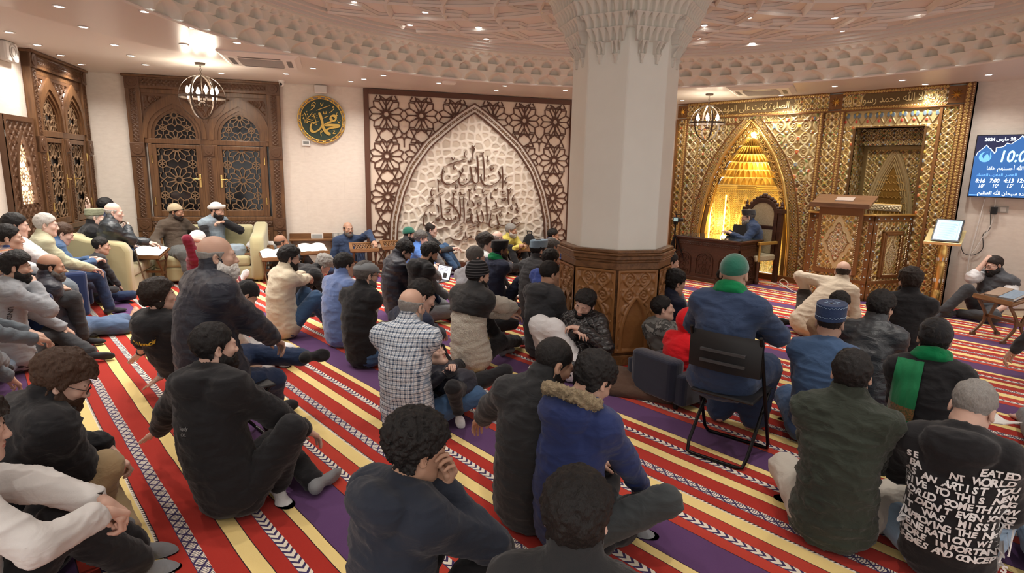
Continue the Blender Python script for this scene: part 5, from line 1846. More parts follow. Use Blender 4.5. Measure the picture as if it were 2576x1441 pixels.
mb.box(-0.14, 0.14, 0.03, 0.43, 0.011, 0.0135)
mb.build('screen', mat('page_glow', (0.3, 0.45, 0.7), 0.3, emit=(0.24, 0.40, 0.66), power=1.0), tb)
mb = MB()
for i in range(15):
 mb.box(-0.10, 0.10 - 0.015 * (i % 3), 0.07 + i * 0.0215, 0.075 + i * 0.0215, 0.0135, 0.0142)
for bx in ((-.115, -.112, .05, .41), (.112, .115, .05, .41), (-.115, .115, .05, .054), (-.115, .115, .406, .41)):
 mb.box(bx[0], bx[1], bx[2], bx[3], 0.0135, 0.0142)
mb.build('page_lines', mat('page_ink', (0.1, 0.2, 0.4), 0.4, emit=(0.10, 0.20, 0.40), power=1.0), tb)
def cable(name, pts, r, m_, label):
 mb = MB()
 mb.tube(smooth_line(pts, 6), r, 6)
 return tag(mb.build(name, m_, smooth=True), label, 'cable')
yq = QY - 0.025
cable('cable', [at_y(2478, 495, yq), at_y(2462, 560, yq), at_y(2440, 640, yq), at_y(2432, 690, yq)], 0.006, M_WHITE, 'long white cable hanging from the screen along the wall')
cable('cable', [at_y(2505, 495, yq), at_y(2495, 560, yq), at_y(2470, 600, yq), at_y(2455, 625, yq), at_y(2443, 641, yq)], 0.006, M_WHITE, 'shorter white cable running from the screen past the black plug')
cable('cable', [at_y(2492, 535, yq), at_y(2490, 575, yq), at_y(2473, 590, yq), at_y(2472, 625, yq), at_y(2450, 641, yq), at_y(2425, 637, yq), at_y(2417, 615, yq), at_y(2416, 601, yq - 0.05)], 0.005, M_BLACK, 'thin black cable looping from the plug to the tablet stand')
r = empty('plug', mw=W_QIB @ Matrix.Translation((-1.745, -0.016, 1.40)), label='black power plug in the socket under the screen', cat='plug')
mb = MB()
mb.box(-0.035, 0.035, -0.06, 0.0, -0.05, 0.05)
mb.build('body', M_BLACK, r, bevel=0.006)
cable('cable', [(-5.0, 9.9, 0.012), at(1945, 712, 0.012), at(1975, 722, 0.012), at(1982, 712, 0.05), at(1970, 702, 0.06), at(1962, 710, 0.03), at(1985, 727, 0.012), at(2014, 740, 0.012)], 0.008, M_WHITE, 'curled white cable on the carpet between desk and pulpit')
# ================================================================ preacher's desk
dk = empty('desk', (-5.30, 9.50, 0), label='dark carved wooden desk before the prayer niche', cat='desk')
M_DCARVE = mat('dark_carving', (0.055, 0.023, 0.013), 0.35, var=0.2)
dx, dy, dh = 0.60, 0.34, 0.745
mb = MB()
mb.box(-dx - 0.04, dx + 0.04, -dy - 0.04, dy + 0.04, dh - 0.03, dh)
mb.box(-dx - 0.02, dx + 0.02, -dy - 0.02, dy + 0.02, dh - 0.055, dh - 0.03)
mb.build('top', M_DESK, dk, bevel=0.008)
mb = MB()
mb.box(-dx, dx, -dy, -dy + 0.03, 0.0, dh - 0.055)
mb.box(dx - 0.03, dx, -dy, dy, 0.0, dh - 0.055)
mb.box(-dx, -dx + 0.03, -dy, dy, 0.0, dh - 0.055)
mb.box(-dx - 0.02, dx + 0.02, -dy - 0.02, -dy + 0.02, 0, 0.07)
mb.box(dx - 0.02, dx + 0.02, -dy - 0.02, dy, 0, 0.07)
mb.build('carcass', M_DESK, dk, bevel=0.005)
mb = MB()
mb.box(-dx, dx, -dy - 0.002, dy, dh, dh + 0.006)
mb.build('glass_top', mat('desk_glass', (0.03, 0.035, 0.035), 0.05, 0, 0.6), dk)
def desk_arches(L, arcs, mwl, nm):
 mb = MB()
 for xc, w in arcs:
  o_ = [(xc - w, 0.13)] + [(xc - w * math.cos(t), 0.36 + w * 0.9 * math.sin(t)) for t in np.linspace(0, PI, 16)] + [(xc + w, 0.13)]
  i_ = [(xc - w + .02, 0.13)] + [(xc - (w - .02) * math.cos(t), 0.36 + (w - .02) * 0.9 * math.sin(t)) for t in np.linspace(0, PI, 16)] + [(xc + w - .02, 0.13)]
  mb.band(o_, i_, 0, -0.018)
  mb.box(xc - w, xc + w, -0.018, 0, 0.11, 0.13)
  ins = lambda x, z: abs(x - xc) < w - 0.02 and 0.13 < z and (z < 0.36 or ((x - xc) / (w - .02)) ** 2 + ((z - 0.36) / (w * .9 - .02)) ** 2 < 1)
  lattice(mb, rosette_lines(xc, 0.33, w * 0.85, 8) + rosette_lines(xc, 0.12, w * 0.7, 8), 0.009, 0.0, -0.010, ins, 0, 0.02)
 o = mb.build('carved_arch', M_DCARVE, dk)
 o.matrix_local = mwl
 o = carve('carved_frieze', -L, L, 0.60, 0.675, dk, -0.002, 0.075, 0.012, M_DCARVE)
 o.matrix_local = mwl
 o = carve('carved_spandrel', -L + 0.02, L - 0.02, 0.12, 0.58, dk, 0.004, 0.12, 0.006, M_DCARVE, None)
 o.matrix_local = mwl
desk_arches(dx, [(-0.40, 0.125), (-0.02, 0.165), (0.36, 0.125)], Matrix.Translation((0, -dy - 0.001, 0)), 'front')
desk_arches(dy, [(0.0, 0.16)], Matrix.Translation((dx + 0.001, 0, 0)) @ Matrix.Rotation(PI / 2, 4, 'Z'), 'side')
p = at(1863, 596, dh + 0.006)
lp = empty('laptop', (p[0], p[1], dh + 0.007), 0.12, label='open black tablet computer standing on the carved desk', cat='laptop')
mb = MB()
mb.add([(-.15, -.02, .01), (.15, -.02, .01), (.15, .03, .21), (-.15, .03, .21), (-.15, -.01, .008), (.15, -.01, .008), (.15, .04, .208), (-.15, .04, .208)], [(0, 1, 2, 3), (7, 6, 5, 4), (0, 4, 5, 1), (1, 5, 6, 2), (2, 6, 7, 3), (3, 7, 4, 0)])
mb.build('lid', M_BLACK, lp, bevel=0.003)
mb = MB()
mb.box(-.15, .15, -.02, .20, 0.0, .010)
mb.build('keyboard', M_BLACK, lp, bevel=0.003)
# carved throne-like chair behind the desk
q = at_y(1918, 560, 10.22)
CHX = q[0]
tc = empty('carved_chair', (CHX, 10.22, 0), -0.18, label='tall carved dark chair with cream upholstery in the niche', cat='chair')
M_UPH = NT('damask')
co = M_UPH.coord()
v = M_UPH.n('ShaderNodeTexVoronoi')
M_UPH.put(v.inputs['Vector'], M_UPH.mapped(co, (26, 26, 26)))
M_UPH.set(col=M_UPH.ramp(v.outputs['Distance'], [(0.2, (0.60, 0.53, 0.38)), (0.5, (0.40, 0.33, 0.20))]), rough=0.7)
M_UPH = M_UPH.mat
def uparch(w, z0, z1, n=16):
 return [(-w, z0)] + [(-w * math.cos(t), z1 - w * 0.85 + w * 0.85 * math.sin(t)) for t in np.linspace(0, PI, n)] + [(w, z0)]
mb = MB()
mb.band(uparch(0.30, 0.45, 1.42), uparch(0.235, 0.45, 1.345), 0.04, -0.04)
mb.box(-0.30, 0.30, -0.035, 0.035, 0.90, 0.95)
mb.build('back_frame', M_DESK, tc, bevel=0.006)
mb = MB()
for t in np.linspace(0.35, PI - 0.35, 11):
 mb.ball((-0.29 * math.cos(t), 0, 1.42 - 0.255 + 0.28 * math.sin(t)), (0.045, 0.035, 0.035), 8, 0, 6)
mb.ball((0, 0, 1.47), (0.06, 0.03, 0.04), 10)
mb.build('crest', M_DCARVE, tc, smooth=True)
mb = MB()
mb.prism(uparch(0.238, 0.95, 1.348), -0.03, 0.03)
mb.prism([(-.238, .48), (.238, .48), (.238, .90), (-.238, .90)], -0.03, 0.03)
mb.build('back_upholstery', M_UPH, tc, bevel=0.012)
for sx_ in (-0.345, 0.345):
 mb = MB()
 mb.box(sx_ - 0.035, sx_ + 0.035, -0.035, 0.035, 0.0, 1.18)
 mb.box(sx_ - 0.055, sx_ + 0.055, -0.055, 0.055, 1.18, 1.25)
 mb.lathe([(0.02, 0), (0.035, 0.03), (0.02, 0.06), (0.028, 0.08), (0.005, 0.13)], (sx_, 0, 1.25), 12)
 mb.build('post', M_DESK, tc, bevel=0.004)
mb = MB()
mb.box(-0.33, 0.33, -0.52, 0.03, 0.38, 0.48)
mb.build('seat', M_UPH, tc, bevel=0.02)
for sx_ in (-0.33, 0.33):
 mb = MB()
 mb.box(sx_ - 0.03, sx_ + 0.03, -0.50, 0.0, 0.66, 0.71)
 mb.tube([(sx_, -0.46, 0.36), (sx_, -0.46, 0.66)], 0.022, 8)
 mb.build('arm', mat('honey_gilt', (0.45, 0.26, 0.06), 0.4, 0.3), tc, bevel=0.008)
 mb = MB()
 mb.lathe([(0.03, 0), (0.045, 0.06), (0.025, 0.12), (0.035, 0.25), (0.04, 0.38)], (sx_, -0.47, 0), 10)
 mb.build('leg', M_DESK, tc, smooth=40)
# camera on a tripod beside the column
p = at(1690, 697, 0)
tp = empty('tripod', (p[0], p[1], 0), label='black camera tripod standing left of the carved desk', cat='tripod')
zc = at_r(1690, 560, math.hypot(p[0], p[1]))[2]
mb = MB()
mb.tube([(0, 0, 0.35), (0, 0, zc)], 0.014, 8)
mb.build('centre_column', M_BLACKMETAL, tp)
for k in range(3):
 a = k * 2 * PI / 3 + 0.35
 mb = MB()
 mb.tube([(0.02 * math.cos(a), 0.02 * math.sin(a), zc - 0.25), (0.33 * math.cos(a), 0.33 * math.sin(a), 0.012)], [0.014, 0.009], 8)
 mb.ball((0.33 * math.cos(a), 0.33 * math.sin(a), 0.012), 0.014, 8)
 mb.build('leg', M_BLACKMETAL, tp)
 mb = MB()
 mb.tube([(0, 0, 0.45), (0.17 * math.cos(a), 0.17 * math.sin(a), 0.52)], 0.005, 6)
 mb.build('brace', M_BLACKMETAL, tp)
mb = MB()
mb.box(-0.03, 0.03, -0.03, 0.03, zc - 0.03, zc + 0.01)
mb.build('head', M_BLACKMETAL, tp, bevel=0.006)
vc = empty('video_camera', (p[0], p[1], zc + 0.011), 0.5, label='small black video camera mounted on the tripod', cat='camera')
mb = MB()
mb.box(-0.05, 0.05, -0.05, 0.05, 0.0, 0.09)
mb.build('body', M_BLACK, vc, bevel=0.01)
mb = MB()
mb.tube([(0.05, 0, 0.045), (0.13, 0, 0.045)], 0.034, 12)
mb.build('lens', M_BLACK, vc)
mb = MB()
mb.box(-0.03, 0.06, -0.012, 0.012, 0.13, 0.15)
mb.box(-0.01, 0.01, -0.01, 0.01, 0.09, 0.14)
mb.build('microphone', M_BLACK, vc)
mb = MB()
mb.box(-0.035, 0.035, -0.062, -0.055, 0.02, 0.075)
mb.build('viewfinder_screen', mat('viewfinder', (0.3, 0.45, 0.45), 0.3, emit=(0.2, 0.32, 0.32), power=0.6), vc)
# ================================================================ book stands
def book_stand(x, y, rz, label, h=0.50, w=0.52):
 r = empty('book_stand', (x, y, 0), rz, label=label, cat='book stand', group='folding book stands')
 mb = MB()
 sl = 0.30
 T = lambda u, v, d=0.0: (u, -0.17 + v * 0.34, h - 0.05 + v * 0.11 + d)
 for (u0, u1, v0, v1) in ((-w / 2, w / 2, 0, .12), (-w / 2, w / 2, .88, 1), (-w / 2, -w / 2 + .05, .12, .88), (w / 2 - .05, w / 2, .12, .88)):
  mb.add([T(u0, v0), T(u1, v0), T(u1, v1), T(u0, v1), T(u0, v0, .02), T(u1, v0, .02), T(u1, v1, .02), T(u0, v1, .02)], [(0, 3, 2, 1), (4, 5, 6, 7), (0, 1, 5, 4), (1, 2, 6, 5), (2, 3, 7, 6), (3, 0, 4, 7)])
 for i in range(9):
  u = -w / 2 + .06 + i * (w - .12) / 8
  for s_ in (-1, 1):
   a_, b_ = T(u, .12), T(u + s_ * .09, .88)
   if abs(u + s_ * .09) < w / 2 - .03:
    mb.obox(a_, b_, 0.012, 0.014, (0, 0, 1))
 mb.add([T(-w / 2, 0, .02), T(w / 2, 0, .02), T(w / 2, .06, .055), T(-w / 2, .06, .055), T(-w / 2, -.05, .02), T(w / 2, -.05, .02), T(w / 2, .0, .06), T(-w / 2, .0, .06)], [(0, 1, 2, 3), (4, 7, 6, 5), (0, 4, 5, 1), (2, 6, 7, 3), (0, 3, 7, 4), (1, 5, 6, 2)])
 mb.build('top', M_WOODX, r)
 for s_ in (-1, 1):
  mb = MB()
  xx = s_ * (w / 2 - .05)
  for yy, tz in ((-1, h - 0.05), (1, h + 0.05)):
   L_ = smooth_line([(xx, yy * .15, tz), (xx, yy * .055, h * .62), (xx, yy * .03, h * .45), (xx, yy * .06, h * .28), (xx, yy * .17, .015)], 5)
   for a_, b_ in zip(L_, L_[1:]):
    mb.obox(a_, b_, 0.028, 0.02, (1, 0, 0))
  mb.obox((xx, -.05, h * .46), (xx, .05, h * .46), 0.04, 0.024, (1, 0, 0))
  mb.obox((xx, -.10, h * .82), (xx, .10, h * .82), 0.02, 0.018, (1, 0, 0))
  mb.obox((xx, -.19, .014), (xx, -.13, .014), 0.03, 0.03, (1, 0, 0))
  mb.obox((xx, .13, .014), (xx, .19, .014), 0.03, 0.03, (1, 0, 0))
  mb.build('leg', M_WOOD, r)
 mb = MB()
 mb.obox((-w / 2 + .05, 0, h * .46), (w / 2 - .05, 0, h * .46), 0.03, 0.03, (0, 0, 1))
 mb.build('stretcher', M_WOODX, r)
 return r
def open_book(stand, label, z=0.50, rz=0.0, s=1.0):
 b = empty('open_book', label=label, cat='book')
 b.matrix_world = stand.matrix_basis @ Matrix.Translation((0, -0.15, z - 0.014)) @ Matrix.Rotation(0.313, 4, 'X') @ Matrix.Rotation(rz, 4, 'Z')
 mb = MB()
 for s_ in (-1, 1):
  P_ = np.array([[(s_ * u * s, v * s, 0.012 + 0.03 * math.sin(min(1, u / 0.21) * PI) * 0.8 + d) for u in np.linspace(0.0, 0.21, 8)] for (v, d) in ((0, 0), (0.30, 0))])
  Pb = P_.copy()
  Pb[..., 2] = 0.006
  for A_, B_ in ((P_[0], P_[1]), (Pb[0], Pb[1]), (P_[0], Pb[0]), (P_[1], Pb[1])):
   mb.surf(np.array([A_, B_]))
  mb.surf(np.array([[P_[0][-1], P_[1][-1]], [Pb[0][-1], Pb[1][-1]]]))
 mb.build('pages', M_PAPER, b)
 mb = MB()
 mb.box(-0.215 * s, 0.215 * s, -0.004, 0.304 * s, 0.0, 0.006)
 mb.build('cover', mat('book_cover_dark', (0.06, 0.03, 0.03), 0.5), b)
 return b
def toward(p, q=(-4.9, 9.9)):
 return math.atan2(q[1] - p[1], q[0] - p[0]) - PI / 2
stands = []
for px, py, b, rz, lab in ((374, 640, 1.15, 0.0, 'wooden book stand with open white book before the left green sofa'), (652, 633, 0.65, 0.45, 'carved wooden book stand in front of the grey-haired man resting his cheek'), (694, 645, 1.05, 0.5, 'low wooden book stand with open white book beside the reclining man'), (787, 630, 0.55, 0.5, 'wooden book stand with open book against the wall shelf'), (915, 624, 0.62, 0.3, 'wooden book stand under the arm of the man in the navy shirt'), (992, 618, 0.5, 0.35, 'wooden book stand at the left foot of the lattice panel'), (1318, 634, 0.45, 0.5, 'small wooden book stand beside the man in the yellow sweater')):
 q = at_b(px, py, b)
 stands.append((book_stand(q[0], q[1], PI * 0.0 + math.atan2(N2[1], N2[0]) + rz - 0.25, lab, h=max(0.4, min(0.56, q[2])), w=0.46), q))
open_book(stands[0][0], 'large open white book on the stand before the left green sofa', max(0.4, min(0.56, stands[0][1][2])) - 0.0)
open_book(stands[2][0], 'open white book lying on the low stand beside the reclining man', max(0.4, min(0.56, stands[2][1][2])))
open_book(stands[3][0], 'open white book on the stand against the wall shelf', max(0.4, min(0.56, stands[3][1][2])))
q = at(2530, 752, 0.47)
rs7 = book_stand(q[0], q[1], -0.62, 'wooden book stand with two books beside the man in the grey vest', 0.48, 0.5)
for i, (dx_, lab, colr) in enumerate(((-0.06, 'brown patterned book lying on the stand at the right edge', (0.30, 0.20, 0.13)), (0.12, 'blue-grey covered book lying on the stand at the right edge', (0.20, 0.26, 0.33)))):
 b = empty('book', label=lab, cat='book')
 b.matrix_world = rs7.matrix_basis @ Matrix.Translation((dx_, -0.12, 0.480)) @ Matrix.Rotation(0.313, 4, 'X') @ Matrix.Rotation(0.15, 4, 'Z')
 mb = MB()
 mb.box(-0.085, 0.085, 0, 0.24, 0, 0.005)
 mb.box(-0.085, 0.085, 0, 0.24, 0.027, 0.032)
 mb.box(-0.085, -0.08, 0, 0.24, 0, 0.032)
 mb.build('cover', mat('bookcov%d' % i, colr, 0.5, var=0.3, vscale=40), b, bevel=0.002)
 mb = MB()
 mb.box(-0.08, 0.08, 0.005, 0.235, 0.005, 0.027)
 mb.build('pages', M_PAPER, b)
# low book shelf along the wall
r = empty('wall_shelf', mw=W_BACK @ Matrix.Translation((3.18, 0, 0)), label='low wooden wall shelf holding framed card behind the book stands', cat='shelf')
mb = MB()
mb.box(-0.36, 0.34, -0.16, 0, 0.54, 0.57)
mb.box(-0.36, 0.34, -0.02, 0, 0.57, 0.66)
mb.build('board', M_WOODX, r, bevel=0.004)
for s_ in (-0.34, 0.31):
 mb = MB()
 mb.box(s_, s_ + 0.03, -0.14, 0, 0.0, 0.54)
 mb.build('leg', M_WOOD, r)
fr = empty('framed_card', mw=W_BACK @ Matrix.Translation((3.27, -0.08, 0.571)), label='small white framed card standing on the wall shelf', cat='frame')
mb = MB()
mb.box(-0.1, 0.1, 0, 0.012, 0, 0.09)
mb.build('frame', M_WHITE, fr, bevel=0.003)
mb = MB()
mb.box(-0.08, 0.08, -0.002, 0, 0.015, 0.075)
mb.build('card', mat('card_grey', (0.35, 0.37, 0.36), 0.6), fr)
# ================================================================ seats
M_SOFA = cloth('olive_velvet', (0.43, 0.39, 0.22), 0.8, 0.15, sheen=0.4, fscale=4)
M_NAVYV = cloth('navy_velvet', (0.012, 0.028, 0.10), 0.75, 0.12, sheen=0.4, fscale=4)
M_DNAVY = cloth('dark_navy_velvet', (0.010, 0.014, 0.032), 0.75, 0.12, sheen=0.4, fscale=4)
def soft_box(mb, x0, x1, y0, y1, z0, z1):
 mb.box(x0, x1, y0, y1, z0, z1)
def sofa(mw, L, label, arms=(1, 1), nseat=2, arm_h=0.66):
 """local x along, back at y=0, front at y=-0.85"""
 r = empty('sofa', mw=mw, label=label, cat='sofa')
 mb = MB()
 soft_box(mb, 0.02, L - 0.02, -0.82, -0.03, 0.05, 0.26)
 mb.build('base', M_SOFA, r, bevel=0.03, seg=3)
 a0 = 0.2 if arms[0] else 0.02
 a1 = L - 0.2 if arms[1] else L - 0.02
 w = (a1 - a0) / nseat
 for i in range(nseat):
  mb = MB()
  soft_box(mb, a0 + i * w + .004, a0 + (i + 1) * w - .004, -0.83, -0.25, 0.255, 0.42)
  mb.build('seat_cushion', M_SOFA, r, bevel=0.055, seg=4)
  mb = MB()
  soft_box(mb, a0 + i * w + .004, a0 + (i + 1) * w - .004, -0.27, -0.03, 0.38, 0.84)
  mb.build('back_cushion', M_SOFA, r, bevel=0.06, seg=4)
 for k, on in enumerate(arms):
  if on:
   x0 = 0 if k == 0 else L - 0.2
   prof = [(-0.0, 0.03), (-0.80, 0.03), (-0.85, 0.12), (-0.86, arm_h - 0.14), (-0.80, arm_h - 0.03), (-0.66, arm_h), (-0.4, arm_h + 0.03), (-0.15, arm_h + 0.12), (0.0, arm_h + 0.14)]
   mb = MB()
   v = [(x, y, z) for x in (x0, x0 + 0.2) for y, z in prof]
   n = len(prof)
   mb.add(v, [tuple(range(n)), tuple(range(2 * n - 1, n - 1, -1))] + [(i, i + n, (i + 1) % n + n, (i + 1) % n) for i in range(n)])
   mb.build('arm', M_SOFA, r, bevel=0.045, seg=3, smooth=50)
 for x in (0.1, L - 0.1):
  for y in (-0.75, -0.1):
   mb = MB()
   mb.lathe([(0.02, 0), (0.026, 0.06)], (x, y, 0), 8)
   mb.build('foot', M_WOOD, r)
 return r
# along the left wall, its arm end towards the room
sofa(W_LEFT @ Matrix.Translation((-1.98, -0.10, 0)), 1.72, 'green upholstered sofa along the left wall, its tall arm turned to the room', (1, 0), 2, 0.78)
# along the back wall
sofa(W_BACK @ Matrix.Translation((0.95, -0.14, 0)), 1.55, 'green upholstered sofa in front of the wooden shutters', (0, 1), 2, 0.74)
def armchair(x, y, rz, label, m_=None, name='armchair', group=None, s=1.0, zs=1.0):
 r = empty(name, (x, y, 0), rz, label=label, cat='armchair', group=group)
 m_ = m_ or M_NAVYV
 r.scale = (1, 1, zs)
 mb = MB()
 mb.box(-0.30 * s, 0.30 * s, -0.28, 0.30, 0.10, 0.34)
 mb.build('base', m_, r, bevel=0.03, seg=3)
 mb = MB()
 mb.box(-0.24 * s, 0.24 * s, -0.20, 0.32, 0.33, 0.43)
 mb.build('seat_cushion', m_, r, bevel=0.04, seg=3)
 mb = MB()
 mb.box(-0.31 * s, 0.31 * s, -0.34, -0.19, 0.12, 0.80)
 mb.build('backrest', m_, r, bevel=0.06, seg=4)
 for k in (-1, 1):
  mb = MB()
  mb.box(k * 0.33 * s - 0.06, k * 0.33 * s + 0.06, -0.30, 0.30, 0.10, 0.60)
  mb.build('arm', m_, r, bevel=0.04, seg=3)
 for x_ in (-0.26, 0.26):
  for y_ in (-0.24, 0.25):
   mb = MB()
   mb.lathe([(0.018, 0), (0.024, 0.10)], (x_ * s, y_, 0), 8)
   mb.build('leg', M_BLACK, r)
 return r
def folding_chair(x, y, rz, label, mesh_back=False):
 """faces local +y"""
 r = empty('folding_chair', (x, y, 0), rz, label=label, cat='chair')
 mb = MB()
 mb.box(-0.20, 0.20, -0.19, 0.20, 0.425, 0.445)
 mb.build('seat', M_BLACK, r, bevel=0.012)
 for nm, yt, yb, zt_ in (('front_frame', -0.21, 0.20, 0.86), ('rear_frame', 0.16, -0.20, 0.43)):
  mb = MB()
  w_ = 0.215 if zt_ > 0.5 else 0.19
  pts_ = [(-w_, yt, zt_), (-w_, yt + (yb - yt) * .9, 0.07), (-w_ + .012, yb, 0.018), (-w_ + .05, yb + (yb - yt) * .02, 0.013), (w_ - .05, yb + (yb - yt) * .02, 0.013), (w_ - .012, yb, 0.018), (w_, yt + (yb - yt) * .9, 0.07), (w_, yt, zt_)]
  mb.tube(pts_, 0.0115, 10)
  mb.build(nm, M_BLACKMETAL, r, smooth=50)
 mb = MB()
 P_ = np.array([[(u, -0.205 - 0.03 * math.cos(u * 6.5) + 0.02 + d - 0.03 * (z - .6), z) for u in np.linspace(-0.225, 0.225, 10)] for (d, z) in ((0, .60), (0, .80), (0.02, .84), (.034, .80), (.034, .60), (0, .60))])
 mb.surf(P_)
 mb.build('backrest', M_BLACK, r, smooth=50)
 mb = MB()
 for z in (0.66, 0.73):
  mb.box(-0.14, 0.14, -0.232, -0.20, z - 0.008, z + 0.008)
 mb.build('backrest_slot', mat('slot_grey', (0.05, 0.05, 0.052), 0.6), r)
 return r
folding_chair(-1.79, 3.55, 0.14, 'black folding chair under the man in the green cap')
# ================================================================ people: implicit surfaces meshed on a grid
class Field:
 def __init__(s, lo, hi, h):
  s.lo, s.h = np.array(lo, float), h
  s.n = np.maximum(4, np.ceil((np.array(hi) - s.lo) / h).astype(int) + 1)
  s.f = np.full(s.n, 0.3, np.float32)
  s.ax = [(s.lo[i] + h * np.arange(s.n[i])).astype(np.float32) for i in range(3)]
 def win(s, lo, hi):
  a = np.clip(np.floor((np.array(lo) - s.lo) / s.h).astype(int), 0, s.n)
  b = np.clip(np.ceil((np.array(hi) - s.lo) / s.h).astype(int) + 1, 0, s.n)
  if (b <= a).any():
   return None
  sl = tuple(slice(x, y) for x, y in zip(a, b))
  return sl, s.ax[0][a[0]:b[0], None, None], s.ax[1][None, a[1]:b[1], None], s.ax[2][None, None, a[2]:b[2]]
 def put(s, sl, d, k, sub=False):
  if sub:
   s.f[sl] = np.maximum(s.f[sl], -d)
   return
  f = s.f[sl]
  hh = np.clip(0.5 + 0.5 * (f - d) / k, 0, 1)
  s.f[sl] = f * (1 - hh) + d * hh - k * hh * (1 - hh)
 def cone(s, a, b, ra, rb, k=0.03, sub=False):
  a, b = np.array(a, float), np.array(b, float)
  R = max(ra, rb) + k + 2.5 * s.h
  w = s.win(np.minimum(a, b) - R, np.maximum(a, b) + R)
  if w is None:
   return
  sl, X, Y, Z = w
  ab = b - a
  L = max(ab @ ab, 1e-9)
  t = np.clip(((X - a[0]) * ab[0] + (Y - a[1]) * ab[1] + (Z - a[2]) * ab[2]) / L, 0, 1)
  d = np.sqrt((X - a[0] - t * ab[0]) ** 2 + (Y - a[1] - t * ab[1]) ** 2 + (Z - a[2] - t * ab[2]) ** 2) - (ra + (rb - ra) * t)
  s.put(sl, d, k, sub)
 def ell(s, c, A, r, k=0.03, sub=False):
  """ellipsoid: axes are the columns of A"""
  c, r = np.array(c, float), np.array(r, float)
  A = np.eye(3) if A is None else A
  R = max(r) + k + 2.5 * s.h
  w = s.win(c - R, c + R)
  if w is None:
   return
  sl, X, Y, Z = w
  q = [((X - c[0]) * A[0, i] + (Y - c[1]) * A[1, i] + (Z - c[2]) * A[2, i]) for i in range(3)]
  k0 = np.sqrt(sum((q[i] / r[i]) ** 2 for i in range(3))) + 1e-6
  k1 = np.sqrt(sum((q[i] / r[i] ** 2) ** 2 for i in range(3))) + 1e-6
  s.put(sl, k0 * (k0 - 1) / k1, k, sub)
 def floor(s, z=0.004):
  s.f = np.maximum(s.f, (z - s.ax[2])[None, None, :])
 def mesh(s):
  return nets(s.f, s.lo, s.h)
_COR = np.array([(i, j, k) for i in (0, 1) for j in (0, 1) for k in (0, 1)])
def nets(f, lo, h):
 f = f.copy()
 f[0], f[-1], f[:, 0], f[:, -1], f[:, :, 0], f[:, :, -1] = (np.maximum(f[0], 1e-3), np.maximum(f[-1], 1e-3), np.maximum(f[:, 0], 1e-3), np.maximum(f[:, -1], 1e-3), np.maximum(f[:, :, 0], 1e-3), np.maximum(f[:, :, -1], 1e-3))
 ins = f < 0
 n = np.array(f.shape) - 1
 cnt = np.zeros(n, np.int8)
 for c in _COR:
  cnt += ins[c[0]:c[0] + n[0], c[1]:c[1] + n[1], c[2]:c[2] + n[2]]
 act = (cnt > 0) & (cnt < 8)
 I = np.argwhere(act)
 if len(I) == 0:
  return np.zeros((0, 3)), np.zeros((0, 4), int)
 vals = np.stack([f[I[:, 0] + c[0], I[:, 1] + c[1], I[:, 2] + c[2]] for c in _COR], 1)
 acc = np.zeros((len(I), 3))
 num = np.zeros(len(I))
 for a in range(8):
  for b in range(a + 1, 8):
   if np.abs(_COR[a] - _COR[b]).sum() != 1:
    continue
   va, vb = vals[:, a], vals[:, b]
   m = (va < 0) != (vb < 0)
   t = np.where(m, va / np.where(m, va - vb, 1), 0)[:, None]
   acc += np.where(m[:, None], _COR[a] + t * (_COR[b] - _COR[a]), 0)
   num += m
 V = (I + acc / num[:, None]) * h + lo
 vid = np.full(n, -1, np.int64)
 vid[act] = np.arange(len(I))
 Q = []
 for ax in range(3):
  sl0 = [slice(1, -1)] * 3
  sl1 = [slice(1, -1)] * 3
  sl0[ax] = slice(0, -1)
  sl1[ax] = slice(1, None)
  a, b = ins[tuple(sl0)], ins[tuple(sl1)]
  e = np.argwhere(a != b)
  if not len(e):
   continue
  pos = a[tuple(e.T)]
  off = np.ones(3, int)
  off[ax] = 0
  e = e + off
  u, v = [(1, 2), (2, 0), (0, 1)][ax]
  du, dv = np.zeros(3, int), np.zeros(3, int)
  du[u] = 1
  dv[v] = 1
  q = np.stack([vid[tuple((e - du - dv).T)], vid[tuple((e - dv).T)], vid[tuple(e.T)], vid[tuple((e - du).T)]], 1)
  q[~pos] = q[~pos][:, ::-1]
  Q.append(q)
 Q = np.concatenate(Q)
 Q = Q[(Q >= 0).all(1)]
 return V, Q
def vnoise(P, sc, seed=0):
 """smooth value noise in [-1,1]"""
 p = P * sc
 i = np.floor(p).astype(np.int64)
 t = p - i
 t = t * t * (3 - 2 * t)
 out = np.zeros(len(P))
 for c in _COR:
  q = i + c
  hsh = (q[:, 0] * 73856093 ^ q[:, 1] * 19349663 ^ q[:, 2] * 83492791 ^ (seed * 2654435 + 77)) & 0xFFFFFF
  hsh = (hsh * 1103515245 + 12345) & 0x7FFFFFFF
  v = (hsh % 65536) / 32767.5 - 1
  w = np.prod(np.where(c == 1, t, 1 - t), axis=1)
  out += w * v
 return out
def normals(V, Q):
 d1, d2 = V[Q[:, 2]] - V[Q[:, 0]], V[Q[:, 3]] - V[Q[:, 1]]
 n = np.cross(d1, d2)
 N = np.zeros_like(V)
 for i in range(3):
  N[:, i] = sum(np.bincount(Q[:, j], n[:, i], len(V)) for j in range(4))
 return N / (np.linalg.norm(N, axis=1)[:, None] + 1e-12)
def unit(v):
 v = np.array(v, float)
 return v / (np.linalg.norm(v) + 1e-12)
